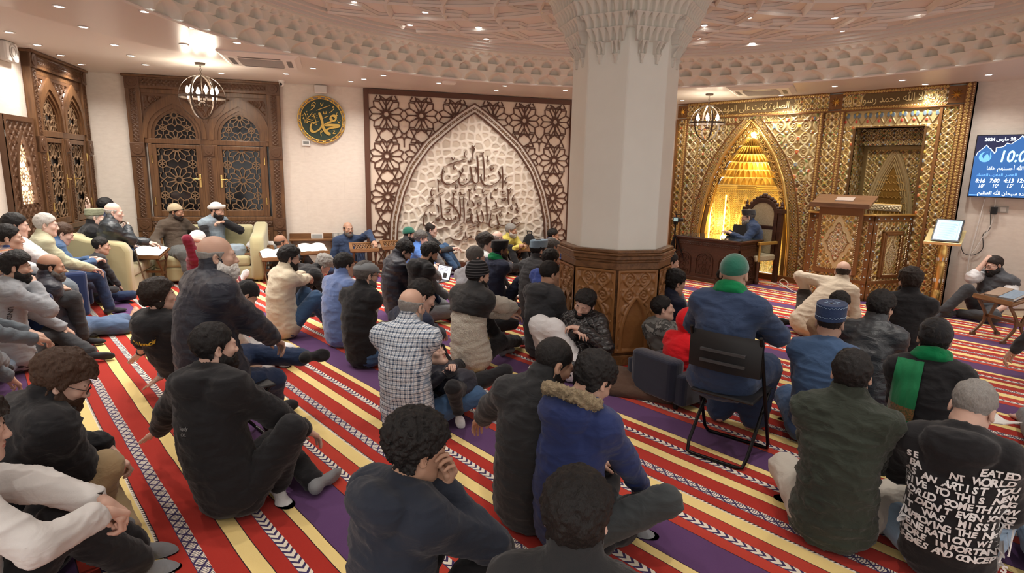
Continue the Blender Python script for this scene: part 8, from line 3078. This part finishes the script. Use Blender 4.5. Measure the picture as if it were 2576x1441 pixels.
J = person('black-haired person in a white robe partly behind the column base', (1404, 697), 60, ha=66, hz=.70, legs='cross', top=T(WHITE_C, 'robe', th=.015), low=Lw(WHITE_C, 'robe', robe=True), socks=S_WH, hair='short', skin=1, s=.9)
# ------------------------------------------------ at the column
J = person('sleeping young person in a quilted black leather jacket and white robe', (1471, 764), 212, ha=205, hd=5.22, legs='up', K={1: (1392, 820, .50), -1: (1425, 835, .46)}, A={1: (1372, 905, .07), -1: (1420, 925, .07)}, W={1: (1445, 832, .45), -1: (1465, 828, .48)}, hands={1: 'relax', -1: 'relax'}, hdir={-1: [.9, .3, .1], 1: [-.8, .3, .1]}, top=T(LEATHQ, 'jacket', **JK), low=Lw(WHITE_C, 'robe', robe=True, th=.015, len=.98), socks=S_WH, hair='quiff', beard='stubble', skin=0, hp=20, hr=-16, closed=True, lean=(-.20, 0), watch={-1: mat('steel_watch', (0.5, 0.5, 0.5), .3, .8)})
J = person('boy in a grey camouflage hoodie leaning back on the column', (1668, 776), 62, ha=80, hd=5.5, legs='up', arms='knees', top=T(CAMO, 'hoodie', **HD), low=Lw(CAMO), socks=S_WH, hair='short', skin=0, s=.84, lean=(-.12, 0), hp=-6)
J = person('dark-haired person in a navy shirt just right of the column', (1698, 712), 48, ha=58, hz=.74, legs='cross', top=T(NAVY, **SH), low=Lw(CHAR), socks=S_BLK, hair='medium', hc='black', skin=1)
J = person('person in a white sweatshirt and jeans with arms on raised knee behind the column', (1684, 660), 58, ha=64, hz=.84, legs='up', K={1: (1735, 698, .46)}, W={1: (1752, 690, .48), -1: (1745, 686, .48)}, E_={1: [.4, .25, .5]}, top=T(OFFW, 'sweatshirt', **SH), low=Lw(GJEANS), socks=S_WH, hair='short', skin=1)
J = person('child in a red hooded top sitting in a dark armchair', (1735, 815), 38, ha=40, hd=4.95, pz=.20, legs='up', arms='knees', top=T(REDC, 'hoodie', th=.026, hem=.01), low=Lw(BLK), socks=S_WH, hair=None, cap=('hood', REDC, 'hood'), skin=0, s=.78, lean=(.05, .02))
p_ = J['org'] - J['fw'] * .02
armchair(p_[0], p_[1], math.atan2(J['fw'][1], J['fw'][0]) - PI / 2, 'dark navy low armchair holding the child in red', M_DNAVY, s=.74, zs=.50)
J = person('large person in a green cap and green scarf on a folding chair', (1847, 690), 18, ha=12, hd=4.06, pz=.50, legs='chair', K={1: [.17, .40, .48], -1: [-.14, .42, .48]}, arms='chairlap', W={1: [.05, .30, .78], -1: [-.05, .30, .75]}, E_={1: [.42, .05, .85], -1: [-.40, .05, .85]}, top=T(INDIGO, 'robe', th=.022, hem=.02, skirt=1), low=Lw(INDIGO, 'robe', robe=True, th=.035, len=.97), socks=None, hair=None, hc='dark', cap=('skull', GREENC), scarf=GREENS, skin=1, bulk=1.08, hp=4, yaw=math.radians(102))
J = person('person in black half hidden behind the man in the green cap', (1826, 706), -60, ha=-70, hz=.84, legs='cross', W={-1: (1802, 718, .62), 1: (1806, 724, .6)}, top=T(BLK, 'jacket', **JK), low=Lw(BLK), socks=S_BLK, hair='short', skin=4)
# ------------------------------------------------ right half
q = at_y(1882, 546, 9.96)
J = person('bearded preacher in a grey cap and navy robe seated at the desk', (1882, 546), -100, ha=-92, hy=9.96, pz=.62, legs='chair', arms='chairlap', W={1: [.12, .35, .80], -1: [-.15, .32, .80]}, top=T(INDIGO, 'robe', th=.02, collar=.06), low=Lw(INDIGO, 'robe', robe=True), socks=S_BLK, hair='short', hc='mixed', beard='long', bc='grey', cap=('kufi', DGREY), glasses=True, skin=0, hp=12, bulk=1.1)
J = person('balding person in a beige jacket leaning towards the pulpit', (2120, 684), 10, ha=-4, hz=.72, legs='oneup', W={-1: (2032, 742, .40), 1: [.30, .30, .06]}, E_={-1: [-.60, .2, .55]}, A={1: (1995, 810, .07)}, fdir={1: (1960, 808, .05)}, top=T(BEIGE, 'jacket', th=.024, hem=.05, collar=.05, skirt=1), low=Lw(DBROWN), socks=S_BLK, hair='bald_fringe', hc='dark', skin=1, lean=(.34, .22), hp=8)
J = person('boy with cropped black hair in a tan top behind the blue cap', (2112, 768), 8, ha=22, hz=.76, legs='cross', top=T(TAN, 'hoodie', **HD), low=Lw(LJEANS), socks=S_WH, hair='fade', skin=1, s=.85)
J = person('person in an embroidered blue cap and blue robe seen from behind', (2088, 812), 10, ha=8, hz=.84, legs='cross', top=T(MBLUE, 'robe', th=.018), low=Lw(MBLUE, 'robe', robe=True), socks=None, hair='fade', hc='dark', cap=('tallkufi', cloth('blue_velvet_cap', (0.022, 0.040, 0.10))), skin=1, hp=4)
CAPJ = J
J = person('dark-haired person in a black suit nearest the pulpit', (2288, 709), -8, ha=-25, hz=.86, legs='cross', top=T(BLK, 'suit_jacket', th=.022, collar=.03, hem=.02), low=Lw(BLK), socks=S_BLK, hair='medium', hc='dark', beard='full', skin=1)
J = person('black-haired person in a shiny black leather jacket seen from behind', (2214, 776), 12, ha=25, hz=.82, legs='cross', top=T(LEATHB, 'jacket', **JK), low=Lw(BLK), socks=S_BLK, hair='quiff', hc='black', skin=1, lean=(.12, 0))
J = person('person in a black skullcap with a long green scarf over his shoulder', (2351, 852), 0, ha=-2, hz=.86, legs='cross', K={-1: (2235, 1020, .16)}, top=T(BLK, 'jacket', th=.022), low=Lw(GJEANS), socks=S_BLK, hair='short', hc='black', cap=('skull', BLK), scarf=GREENS, skin=1, hp=2)
SCJ = J
J = person('black-haired person in an olive shirt and pale trousers, back to the camera', (2142, 942), 2, ha=2, hz=.86, legs='cross', top=T(OLIVE, th=.018, collar=.08, hem=.018, fold=.011), low=Lw(STONEC, th=.018), socks=S_WH, hair='short', hc='black', skin=1, hp=2, bulk=1.06)
J = person('person with a grey-faded haircut in a black hoodie covered in white graffiti lettering', (2446, 1030), 2, ha=14, hz=.78, legs='oneupR', K={1: (2560, 1180, .3)}, arms='lap', W={-1: [-.1, .36, .3]}, E_={-1: [-.45, .05, .3]}, top=T(BLK, 'hoodie', **HD), low=Lw(LJEANS, th=.018), socks=S_WH, hair='fade', hc='grey', skin=0, hp=30, lean=(.12, 0))
GRAF = J
q = at_y(2500, 668, 9.98)
J = person('bearded person in a grey quilted vest leaning his head on his fist by the wall', (2500, 668), 214, ha=226, hy=9.98, legs='oneupR', K={1: (2412, 712, .48)}, A={1: (2372, 783, .08)}, fdir={1: (2335, 790, .03)}, W={1: at_y(2478, 658, 9.93), -1: [-.28, .22, .15]}, E_={1: at_y(2425, 692, 9.62)}, hands={1: 'fist'}, top=T(cloth('grey_quilted', (0.065, 0.07, 0.08), rough=.5), 'vest', th=.026, puff=.007, collar=.1, slm=WHITE_C, short=0, slen=.25), low=Lw(CHAR), socks=S_DG, hair='short', hc='dark', beard='full', bc='black', glasses=True, skin=0, bulk=1.15, hp=14, hr=8, lean=(-.04, 0))
J = person('person beyond the right edge in grey trousers and black socks', (2655, 700), -86, hz=.98, pz=.36, legs='chair', K={-1: (2580, 735, .46), 1: (2590, 740, .44)}, A={-1: (2550, 815, .09), 1: (2568, 828, .09)}, fdir={-1: (2510, 832, .03), 1: (2535, 845, .03)}, top=T(CHAR), low=Lw(GJEANS, len=.88), socks=S_BLK, skin=1)
J = person('barefoot person beyond the right edge in a dark plum top and grey trousers', (2680, 850), -80, hz=.84, legs='cross', K={-1: (2490, 945, .18), 1: (2600, 960, .15)}, A={-1: (2550, 1000, .06), 1: (2545, 890, .06)}, fdir={-1: (2500, 985, .04), 1: (2535, 900, .06)}, W={-1: (2562, 885, .12), 1: (2600, 900, .1)}, top=T(cloth('plum_knit', (0.028, 0.018, 0.026)), 'sweater'), low=Lw(MGREY), socks=None, skin=5)
J = person('person beyond the right edge, only a light blue jeans knee showing', (2700, 1000), -70, hz=.84, legs='up', K={-1: (2590, 1045, .42), 1: (2640, 1060, .4)}, top=T(CHAR), low=Lw(LJEANS), socks=S_WH, skin=1)
# ------------------------------------------------ foreground
J = person('person with a ponytail and a draped black hoodie leaning back on both hands', (402, 745), 55, ha=80, hz=.82, legs='up', W={1: (402, 975, .04), -1: (348, 930, .04)}, E_={1: [.4, -.5, .3], -1: [-.3, -.5, .3]}, hands={1: 'flat', -1: 'flat'}, hdir={1: (350, 985, .02), -1: (300, 940, .02)}, top=T(BLK, 'hoodie', th=.03, hood=True, slen=.1, short=0), low=Lw(cloth('cream_trousers', (0.58, 0.55, 0.50))), socks=S_WH, hair='long', hc='dark', skin=0, lean=(-.22, 0), watch={-1: WATCHB, 1: mat('watch_blue', (0.25, 0.36, 0.44), .3)}, hp=-4)
PONY = J
J = person('big white-bearded person in a dark navy coat on a black chair', (548, 645), 72, ha=90, hz=1.25, pz=.50, legs='chair', K={1: (752, 915, .47), -1: (700, 880, .50)}, A={1: (690, 1020, .09), -1: (765, 897, .50)}, fdir={-1: (830, 885, .47), 1: [.1, 1, 0]}, arms='chairlap', W={1: (712, 872, .60), -1: (655, 800, .62)}, E_={1: [.5, .05, .62]}, hands={1: 'relax', -1: 'relax'}, top=T(NAVY2, 'coat', th=.035, collar=.30, hem=.03, skirt=1), low=Lw(DJEANS), socks=S_BLK, hair='bald_fringe', hc='grey', beard='long', bc='white', skin=1, bulk=1.18, hp=2)
CH17 = J
seat_for(J, folding_chair, 'black folding chair under the big man in the navy coat', -.10)
J = person('person in a black cap and white robe bending forward behind the big man', (620, 742), 70, ha=80, hz=.66, legs='cross', W={1: (660, 790, .3), -1: (668, 800, .28)}, top=T(WHITE_C, 'robe', th=.02), low=Lw(WHITE_C, 'robe', robe=True), socks=S_WH, hair='short', cap=('skull', BLK), skin=1, lean=(.1, 0), s=.92, hp=45)
J = person('bearded person in a black hooded jacket propping himself on his left hand', (541, 872), 58, ha=72, hz=.87, legs='side', K={1: (822, 1150, .13), -1: [.0, .44, .14]}, A={1: (700, 1218, .075), -1: [.22, .34, .06]}, fdir={1: (725, 1262, .03)}, W={-1: (362, 1142, .04), 1: (782, 1090, .30)}, E_={-1: [-.6, -.1, .35], 1: [.5, .15, .3]}, hands={-1: 'flat', 1: 'half'}, hdir={-1: (300, 1150, .02)}, top=T(BLK, 'hoodie', **HD), low=Lw(BLK), socks={1: S_WH, -1: S_GR}, hair='short', hc='black', beard='full', skin=0, bulk=1.18, hp=2, lean=(.02, -.10))
HOOD18 = J
J = person('bearded person with glasses and brown hair in a black padded jacket', (160, 960), 74, ha=98, hz=.83, legs='cross', K={1: (285, 1225, .2), -1: [-.3, .3, .2]}, W={1: (268, 1165, .33), -1: (262, 1120, .36)}, hdir={1: (310, 1165, .3), -1: (295, 1170, .3)}, hands={1: 'hold', -1: 'relax'}, top=T(BLK, 'padded_jacket', th=.036, collar=.14, hem=.02, fold=.009), low=Lw(KHAKI), socks=S_GR, hair='wavy', hc='brown', beard='full', bc='brown', glasses=True, skin=0, hp=28, lean=(.2, 0), bulk=1.1)
J = person('person in a white sweatshirt and black trousers clasping hands over his knees', (-78, 1085), 84, ha=92, hz=.86, legs='up', K={1: (235, 1240, .47), -1: (215, 1190, .48)}, A={1: (345, 1415, .08), -1: (338, 1370, .08)}, fdir={1: (440, 1425, .03), -1: (445, 1385, .03)}, W={1: (262, 1290, .50), -1: (258, 1262, .52)}, hdir={1: (310, 1290, .45), -1: (310, 1300, .45)}, hands={1: 'fist', -1: 'hold'}, E_={1: [.5, .2, .45], -1: [-.4, .2, .6]}, top=T(OFFW, 'sweatshirt', th=.022, slen=.82), low=Lw(BLK, th=.022), socks=S_GR, hair='wavy', hc='dark', skin=0, hp=6, watch={-1: WATCHB})
WSW = J
J = person('curly-haired person in a dark blue hoodie with hands clasped at his mouth', (1050, 1130), 52, ha=66, hz=.82, legs='up', K={1: [.2, .38, .44], -1: [-.12, .40, .45]}, W={1: (1118, 1232, .66), -1: (1108, 1228, .67)}, E_={1: [.30, .42, .34], -1: [-.1, .50, .34]}, hands={1: 'hold', -1: 'hold'}, hdir={1: [-.25, .35, 1], -1: [.2, .35, 1]}, top=T(SLATE, 'hoodie', **HD), low=Lw(BLK), socks=S_BLK, hair='curly', hc='black', skin=2, hp=12, bulk=1.02)
J = person('black-haired person in a black collared jacket, nearest to the camera', (1449, 1300), 6, ha=4, hz=.86, legs='cross', W={1: (1545, 1450, .40), -1: [-.2, .3, .2]}, E_={1: [.5, .1, .4]}, top=T(BLK2, 'jacket', **JK), low=Lw(BLK), socks=S_BLK, hair='medium', hc='black', skin=5, hp=4)
J = person('person in a washed black overshirt twisting round, one hand on the carpet', (1392, 914), 30, ha=62, hz=.87, legs='side', W={1: (1282, 1222, .045), -1: (1175, 1085, .16)}, E_={1: [.25, -.35, .3], -1: [-.6, -.2, .35]}, hands={1: 'flat', -1: 'half'}, hdir={1: (1228, 1248, .02), -1: (1165, 1120, .05)}, top=T(BLK2, 'overshirt', **JK), low=Lw(BLK), socks=S_BLK, hair='buzz', hc='black', beard='stubble', skin=2, hp=28, watch={-1: WATCHB}, lean=(.06, .08))
J = person('person in a navy hooded coat with fur trim looking down', (1492, 958), 32, ha=42, hz=.82, legs='cross', K={1: (1640, 1248, .16)}, A={1: (1545, 1285, .06)}, W={1: (1612, 1222, .24), -1: [-.1, .36, .3]}, E_={1: [.5, .05, .3]}, top=T(RNAVY, 'coat', **HD), low=Lw(cloth('grey_green_chino', (0.045, 0.052, 0.055))), socks=S_GR, hair='medium', hc='black', skin=1, hp=38, lean=(.14, 0))
FURJ = J
# ---------------------------------------------------------------- details worn by single people
# fur rim on the navy hood
J = FURJ
F = Field(J['nb'] - .26, J['nb'] + .26, .008)
ring = []
for a in np.linspace(-2.5, 2.5, 16):
 c = J['nb'] + J['bk'] * .06 + np.array([0, 0, .045])
 ring.append(c + J['rt'] * .125 * math.sin(a) + J['bk'] * (.075 * math.cos(a)) + np.array([0, 0, 1]) * (.045 * math.cos(a)))
for p, q in zip(ring, ring[1:]):
 F.cone(p, q, .030, .030, .01)
V, Q = F.mesh()
N_ = normals(V, Q)
V = V + N_ * (.012 * vnoise(V, 70, 1) + .012 * vnoise(V, 130, 2))[:, None]
me = raw_mesh('fur_trim', V - J['o0'], Q, FURM)
o = link('fur_trim', me, J['root'], True)
# embroidery on the blue cap
J = CAPJ
mb = MB()
g = lambda p: place((np.array(p, float),), J['H'], J['HA'], J['hs']) - J['o0']
PALE = mat('pale_thread', (0.40, 0.55, 0.72), .6)
for zb, amp in ((.128, .004), (.062, .003)):
 mb.tube([g((.092 * math.cos(a), -.018 + .112 * math.sin(a), zb + .14 * (-.018 + .112 * math.sin(a)) + amp * math.sin(a * 26))) for a in np.linspace(0, 2 * PI, 160, endpoint=False)], .0014, 4, closed=True)
st8 = [((.05 if i % 2 else .026) * math.cos(i * PI / 6), -.018 + (.058 if i % 2 else .030) * math.sin(i * PI / 6)) for i in range(12)]
mb.tube([g((x, y, .1435 + .14 * y)) for x, y in st8], .0016, 4, closed=True)
mb.build('embroidery', PALE, J['root'])
def on_back(J, body, u, v, size, m_, sx=1.0, name='lettering', depth=.0012, shear=0.0, off=0.0, rot=0.0, side=None, parent=None):
 """writing laid on the back of a garment: u right, v up from the middle of the back"""
 from mathutils.bvhtree import BVHTree
 if 'bvh' not in J:
  me = J['top'].data
  J['bvh'] = BVHTree.FromPolygons([w.co for w in me.vertices], [p.vertices for p in me.polygons])
 V, Fs = text_mesh(body, size, depth, sx, 'CENTER', shear, off)
 if not len(V):
  return
 c_, s_ = math.cos(rot), math.sin(rot)
 x, z = V[:, 0] * c_ - V[:, 2] * s_ + u, V[:, 0] * s_ + V[:, 2] * c_ + v
 out = []
 base = J['B'](.62) - J['o0']
 r_, b2, t_ = (J['TA'][:, 0], J['bk'], J['TA'][:, 2]) if side is None else side
 dirv = -b2
 t_ = unit(t_ - dirv * (t_ @ dirv))
 for i in range(len(V)):
  o_ = base + r_ * x[i] + t_ * z[i] + b2 * .5
  hit = J['bvh'].ray_cast(Vector(o_), Vector(dirv), 1.0)
  p = np.array(hit[0]) if hit[0] is not None else o_ + dirv * .4
  out.append(p + b2 * (.004 - V[i, 1]))
 J.setdefault('txt', MB()).add(out, Fs)
J = GRAF
rg = random.Random(4)
lines = ['SE        EATED', 'BA    NT WORLD', 'AS AN ARTIST YOU', 'GIVE TO THIS NEW', 'WORLD SOMETHING', 'IT DIDN\'T EVEN KNOW', 'IT  WAS  MISSING', 'IMPROVING THE NEXT', 'GENERATION WITH', 'MORE IMPORTANT', 'THEMES AND CONCEPTS']
for i, ln in enumerate(lines):
 n = len(ln)
 w = .40 / max(n, 15)
 for k, chh in enumerate(ln):
  if chh == ' ':
   continue
  on_back(J, chh, (k - (n - 1) / 2) * w + .015, .115 - i * .0385, .041 * (1 + .12 * rg.uniform(-1, 1)), None, 1.02 if chh not in 'MW' else .85, depth=.001, shear=rg.uniform(-.1, .3), off=.0016, rot=rg.uniform(-.10, .10))
J['txt'].v = [v for v in J['txt'].v]
J['txt'].build('lettering', mat('white_print', (0.80, 0.80, 0.80), .7), J['top'])
J = HOOD18
for k, ln in enumerate(('Supply', 'CO.')):
 on_back(J, ln, .03, .02 - k * .03, .022, None, 1.0, depth=.0006)
J['txt'].build('lettering', mat('grey_print', (0.25, 0.25, 0.25), .7), J['top'])
J = HOODIE2
on_back(J, 'UNDER AR', .0, -.04, .05, None, 1.0, depth=.001, rot=-PI / 2, side=(J['fw'], J['rt'], J['TA'][:, 2]))
J['txt'].build('lettering', mat('dark_print', (0.03, 0.03, 0.035), .7), J['top'])
J = PONY
on_back(J, 'G Hood', .0, .125, .055, None, 1.0, depth=.001, shear=.3, off=.001)
J['txt'].build('lettering', mat('yellow_print', (0.75, 0.50, 0.05), .7), J['top'])
# long scarf end down the back of the black jacket
J = SCJ
from mathutils.bvhtree import BVHTree
me = J['top'].data
bv = BVHTree.FromPolygons([w.co for w in me.vertices], [p.vertices for p in me.polygons])
GB = NT('scarf_end')
sx = GB.n('ShaderNodeSeparateXYZ')
GB.put(sx.inputs[0], GB.coord())
k = GB.math('MULTIPLY', GB.math('GREATER_THAN', sx.outputs[2], .40), GB.math('LESS_THAN', sx.outputs[2], .475))
nn = GB.noise(GB.coord(), 90, 3)
GB.set(col=GB.mix(k, (0.0, 0.17, 0.055), GB.ramp(nn, [(.4, (.22, .10, .03)), (.6, (.05, .07, .02))])), rough=.85, sheen=.2)
GB.bump(GB.noise(GB.mapped(GB.coord(), (1, 1, .3)), 26, 3), .5, .015)
rows = []
for t in np.linspace(0, 1, 40):
 z = J['nb'][2] + .02 - t * (J['nb'][2] - .075)
 row = []
 for u in np.linspace(0, 1, 12):
  x = -.20 + u * .135 + .035 * (1 - t) + .02 * t * (u - .5)
  o_ = np.array([0, 0, z]) + J['rt'] * x + J['bk'] * .6
  o_ = o_ + (J['B'](.5) - J['o0']) * np.array([1, 1, 0])
  hit = bv.ray_cast(Vector(o_), Vector(-J['bk']), 1.2)
  d = (np.array(hit[0]) - o_) @ -J['bk'] if hit[0] is not None else .5
  row.append([o_, d])
 rows.append(row)
D = np.array([[r[1] for r in row] for row in rows])
for i in range(1, len(D)):      # hang straight where the back curves in
 D[i] = np.minimum(D[i], D[i - 1] + .012)
for _ in range(3):
 D[1:-1] = (D[:-2] + D[1:-1] * 2 + D[2:]) / 4
P_ = np.array([[row[j][0] - J['bk'] * (D[i, j] - .012 - .004 * math.sin(j * 1.7)) for j in range(12)] for i, row in enumerate(rows)])
mb = MB()
mb.surf(P_)
mb.surf(P_ + J['bk'] * .006)
for j in range(12):
 mb.tube([P_[-1, j] + J['bk'] * .003, P_[-1, j] + np.array([0, 0, -.05]) + J['bk'] * .006], .004, 5)
mb.build('scarf_end', GB.mat, J['root'], smooth=True)
# ================================================================ loose things among the people
# cane of the bald man
w_ = CANE_J['wr'][1]
cn = empty('walking_cane', (w_[0], w_[1], 0), label='wooden walking cane held by the bald man on the sofa', cat='cane')
mb = MB()
tipc = np.array([.10, .16, .01])
mb.tube([tipc, (0, 0, w_[2] + .03)], .010, 8)
mb.tube(smooth_line([(0, 0, w_[2] + .03), (-.01, -.01, w_[2] + .07), (-.05, -.04, w_[2] + .08), (-.08, -.06, w_[2] + .05)], 5), .011, 8)
mb.build('shaft', mat('cane_wood', (0.14, 0.10, 0.07), .4), cn, smooth=True)
q = at(676, 838, 0.0)
cn = empty('walking_cane', (q[0], q[1], 0), label='thin dark walking cane with curved handle beside the white robe', cat='cane')
mb = MB()
mb.tube([(0, 0, .01), (-.03, .03, .42)], .007, 8)
mb.tube(smooth_line([(-.03, .03, .42), (-.05, .03, .46), (-.10, .03, .47), (-.13, .03, .43)], 5), .008, 8)
mb.build('shaft', M_BLACK, cn, smooth=True)
# brown coat on the carpet
q = at(1595, 985, 0.0)
ct = empty('folded_coat', (q[0], q[1], 0), label='brown coat lying crumpled on the carpet before the column', cat='coat')
u_ = unit(at(1660, 1000, 0) - at(1520, 975, 0))
F = Field((-.45, -.45, -.02), (.45, .45, .35), .011)
v_ = np.array([-u_[1], u_[0], 0])
for a, b2, ra, rb in ((-.20, .05, .12, .10), (.05, .24, .09, .06), (-.05, .12, .10, .08)):
 F.cone(u_ * a + v_ * .02 + np.array([0, 0, .05]), u_ * b2 + np.array([0, 0, .05]), ra, rb, .06)
F.ell(u_ * -.12 + np.array([0, 0, .07]), np.stack([u_, v_, [0, 0, 1]], 1), (.22, .16, .10), .05)
F.cone(u_ * -.22 - v_ * .14 + np.array([0, 0, .04]), u_ * .30 - v_ * .12 + np.array([0, 0, .035]), .055, .038, .02)
F.cone(u_ * .05 + v_ * .02 + np.array([0, 0, .06]), u_ * .36 + v_ * -.02 + np.array([0, 0, .04]), .055, .04, .02)
F.floor()
V, Q = F.mesh()
N_ = normals(V, Q)
V = V + N_ * (.014 * (1 - 2 * np.abs(vnoise(V, 9, 3))) + .006 * vnoise(V, 24, 5))[:, None]
V[:, 2] = np.maximum(V[:, 2], .003)
link('cloth', raw_mesh('cloth', V, Q, cloth('brown_coat_wool', (0.095, 0.055, 0.038), fold=.7)), ct, True)
# puffer jacket and white bundle between the two right-hand men
q = at(2222, 990, 0.0)
for lab, off_, sz, m_, pf in (('dark grey padded jacket bundled on the carpet by the olive shirt', (0, .10), (.17, .13, .14), cloth('grey_nylon', (0.05, 0.053, 0.062), rough=.45), .012), ('white folded cloth bundle beside the olive shirt', (-.10, -.10), (.11, .10, .11), WHITE_C, 0)):
 ct = empty('bundled_jacket' if pf else 'cloth_bundle', (q[0] + off_[0], q[1] + off_[1], 0), label=lab, cat='jacket' if pf else 'cloth')
 F = Field((-.25, -.25, -.02), (.25, .25, .3), .01)
 F.ell((0, 0, sz[2] * .6), None, sz, .03)
 F.floor()
 V, Q = F.mesh()
 N_ = normals(V, Q)
 V = V + N_ * (pf * (np.abs(np.sin(V[:, 2] * 40 + vnoise(V, 8, 1))) ** .5 - .5) + .01 * (1 - 2 * np.abs(vnoise(V, 10, 3))))[:, None]
 V[:, 2] = np.maximum(V[:, 2], .003)
 link('cloth', raw_mesh('cloth', V, Q, m_), ct, True)
# black bag by the panel
q = at_b(1332, 608, .22)
bg = empty('bag', (q[0], q[1], 0), label='black backpack leaning on the wall behind the pale blue cap', cat='bag')
F = Field((-.3, -.3, -.02), (.3, .3, .8), .014)
F.ell((0, 0, .30), None, (.17, .13, .34), .04)
F.ell((.05, -.08, .2), None, (.12, .09, .17), .04)
F.floor()
V, Q = F.mesh()
link('pack', raw_mesh('pack', V, Q, BLK), bg, True)
mb = MB()
mb.tube(smooth_line([(-.05, 0, .62), (-.05, 0, .68), (.05, 0, .68), (.05, 0, .62)], 5), .012, 6)
mb.build('handle', BLK, bg, smooth=True)
# laptop with a page on screen
q = at(1112, 705, 0.16)
lp = empty('laptop', (q[0], q[1], .16), math.atan2(q[1], q[0]) - PI / 2 - .9, label='open laptop with a white page on the lap of the man in the black vest', cat='laptop')
mb = MB()
mb.box(-.16, .16, -.22, 0, 0, .014)
mb.build('keyboard_half', mat('laptop_grey', (.05, .05, .055), .4), lp, bevel=.003)
mb = MB()
mb.add([(-.16, 0, .01), (.16, 0, .01), (.16, .07, .22), (-.16, .07, .22), (-.16, .012, .01), (.16, .012, .01), (.16, .082, .22), (-.16, .082, .22)], [(0, 1, 2, 3), (7, 6, 5, 4), (0, 4, 5, 1), (1, 5, 6, 2), (2, 6, 7, 3), (3, 7, 4, 0)])
mb.build('lid', MATS['laptop_grey'], lp)
mb = MB()
s0 = lambda u, w: (u, -.002 + .07 * w, .01 + .21 * w)
mb.add([s0(-.15, .06), s0(.15, .06), s0(.15, .95), s0(-.15, .95)], [(0, 1, 2, 3)], 0)
s1 = lambda u, w: (u, -.004 + .07 * w, .01 + .21 * w)
mb.add([s1(.0, .15), s1(.09, .15), s1(.09, .5), s1(.0, .5)], [(0, 1, 2, 3)], 1)
for w in (.85, .75, .65):
 mb.add([s1(-.12, w), s1(.08, w), s1(.08, w + .03), s1(-.12, w + .03)], [(0, 1, 2, 3)], 2)
mb.build('screen', [mat('laptop_page', (.7, .72, .8), .4, emit=(.62, .66, .80), power=.8), mat('laptop_photo', (.05, .05, .05), .4), mat('laptop_ink', (.25, .27, .35), .4)], lp)
q = at(1100, 786, 0.004)
pp = empty('paper_sheet', (q[0], q[1], .004), .5, label='white printed sheet lying on the carpet by the pale grey sweatshirt', cat='paper')
mb = MB()
mb.add([(-.13, -.18, 0), (.13, -.18, 0), (.13, .18, .004), (-.13, .18, 0), (-.13, -.18, .003), (.13, -.18, .003), (.13, .18, .007), (-.13, .18, .003)], [(0, 3, 2, 1), (4, 5, 6, 7), (0, 1, 5, 4), (1, 2, 6, 5), (2, 3, 7, 6), (3, 0, 4, 7)])
mb.build('sheet', M_PAPER, pp)
q = at(785, 793, 0.003)
phn = empty('phone', (q[0], q[1], .003), .9, label='black phone lying on the carpet beside the blue fleece', cat='phone')
mb = MB()
mb.box(-.04, .04, -.08, .08, 0, .009)
mb.build('case', M_BLACK, phn, bevel=.004)
mb = MB()
mb.box(-.036, .036, -.074, .074, .0085, .0095)
mb.build('glass', M_GLASS, phn)
q = at(667, 1121, .17)
phn = empty('card_case', (q[0], q[1], .165), -.9, label='small white box on the lap of the man in the black hooded jacket', cat='box')
mb = MB()
mb.box(-.018, .018, -.035, .035, 0, .022)
mb.build('case', M_WHITE, phn, bevel=.003)
mb = MB()
mb.box(-.012, .012, -.028, .0, .022, .0226)
mb.build('print', mat('print_grey', (.35, .34, .33), .6), phn)
q = at(327, 705, .0)
bt = empty('water_bottle', (q[0], q[1], 0), label='small clear plastic water bottle beside the sofa arm', cat='bottle')
PETM = NT('clear_plastic')
PETM.set(col=(.75, .85, .92), rough=.08)
PETM.b.inputs['Transmission Weight'].default_value = .85
mb = MB()
mb.lathe([(.03, 0), (.033, .02), (.033, .14), (.028, .16), (.012, .19), (.012, .20)], n=16)
mb.build('bottle', PETM.mat, bt, smooth=40)
mb = MB()
mb.lathe([(.014, .20), (.014, .222)], n=14)
mb.build('cap', mat('cap_blue', (.1, .3, .65), .4), bt)
mb = MB()
mb.lathe([(.0335, .06), (.0335, .11)], n=16)
mb.build('label', mat('bottle_label', (.25, .45, .75), .5), bt)
q = at(340, 712, .0)
rl = empty('rolled_mat', (q[0], q[1], 0), label='rolled dark navy mat lying beside the cream socks', cat='mat')
mb = MB()
d_ = at(365, 705, 0) - at(318, 715, 0)
d_ = unit(d_) * .2
mb.tube([-d_ + np.array([0, 0, .075]), -d_ * .9 + np.array([0, 0, .075]), d_ * .9 + np.array([0, 0, .075]), d_ + np.array([0, 0, .075])], [.06, .07, .07, .06], 18)
mb.build('roll', NAVY, rl, smooth=50)
mb = MB()
mb.tube([d_ * .3 + np.array([0, 0, .075]), d_ * .4 + np.array([0, 0, .075])], .0725, 18)
mb.build('strap', BLK, rl)
q = at(2508, 1052, .26)
nb_ = empty('booklet', (q[0], q[1], .24), -.5, label='small white booklet in front of the man in the graffiti hoodie', cat='book')
mb = MB()
for s_ in (-1, 1):
 mb.add([(0, -.08, 0), (s_ * .10, -.08, .03), (s_ * .10, .08, .03), (0, .08, 0), (0, -.08, -.006), (s_ * .10, -.08, .024), (s_ * .10, .08, .024), (0, .08, -.006)], [(0, 1, 2, 3), (4, 7, 6, 5), (0, 4, 5, 1), (1, 5, 6, 2), (2, 6, 7, 3), (3, 7, 4, 0)])
mb.build('pages', M_PAPER, nb_)
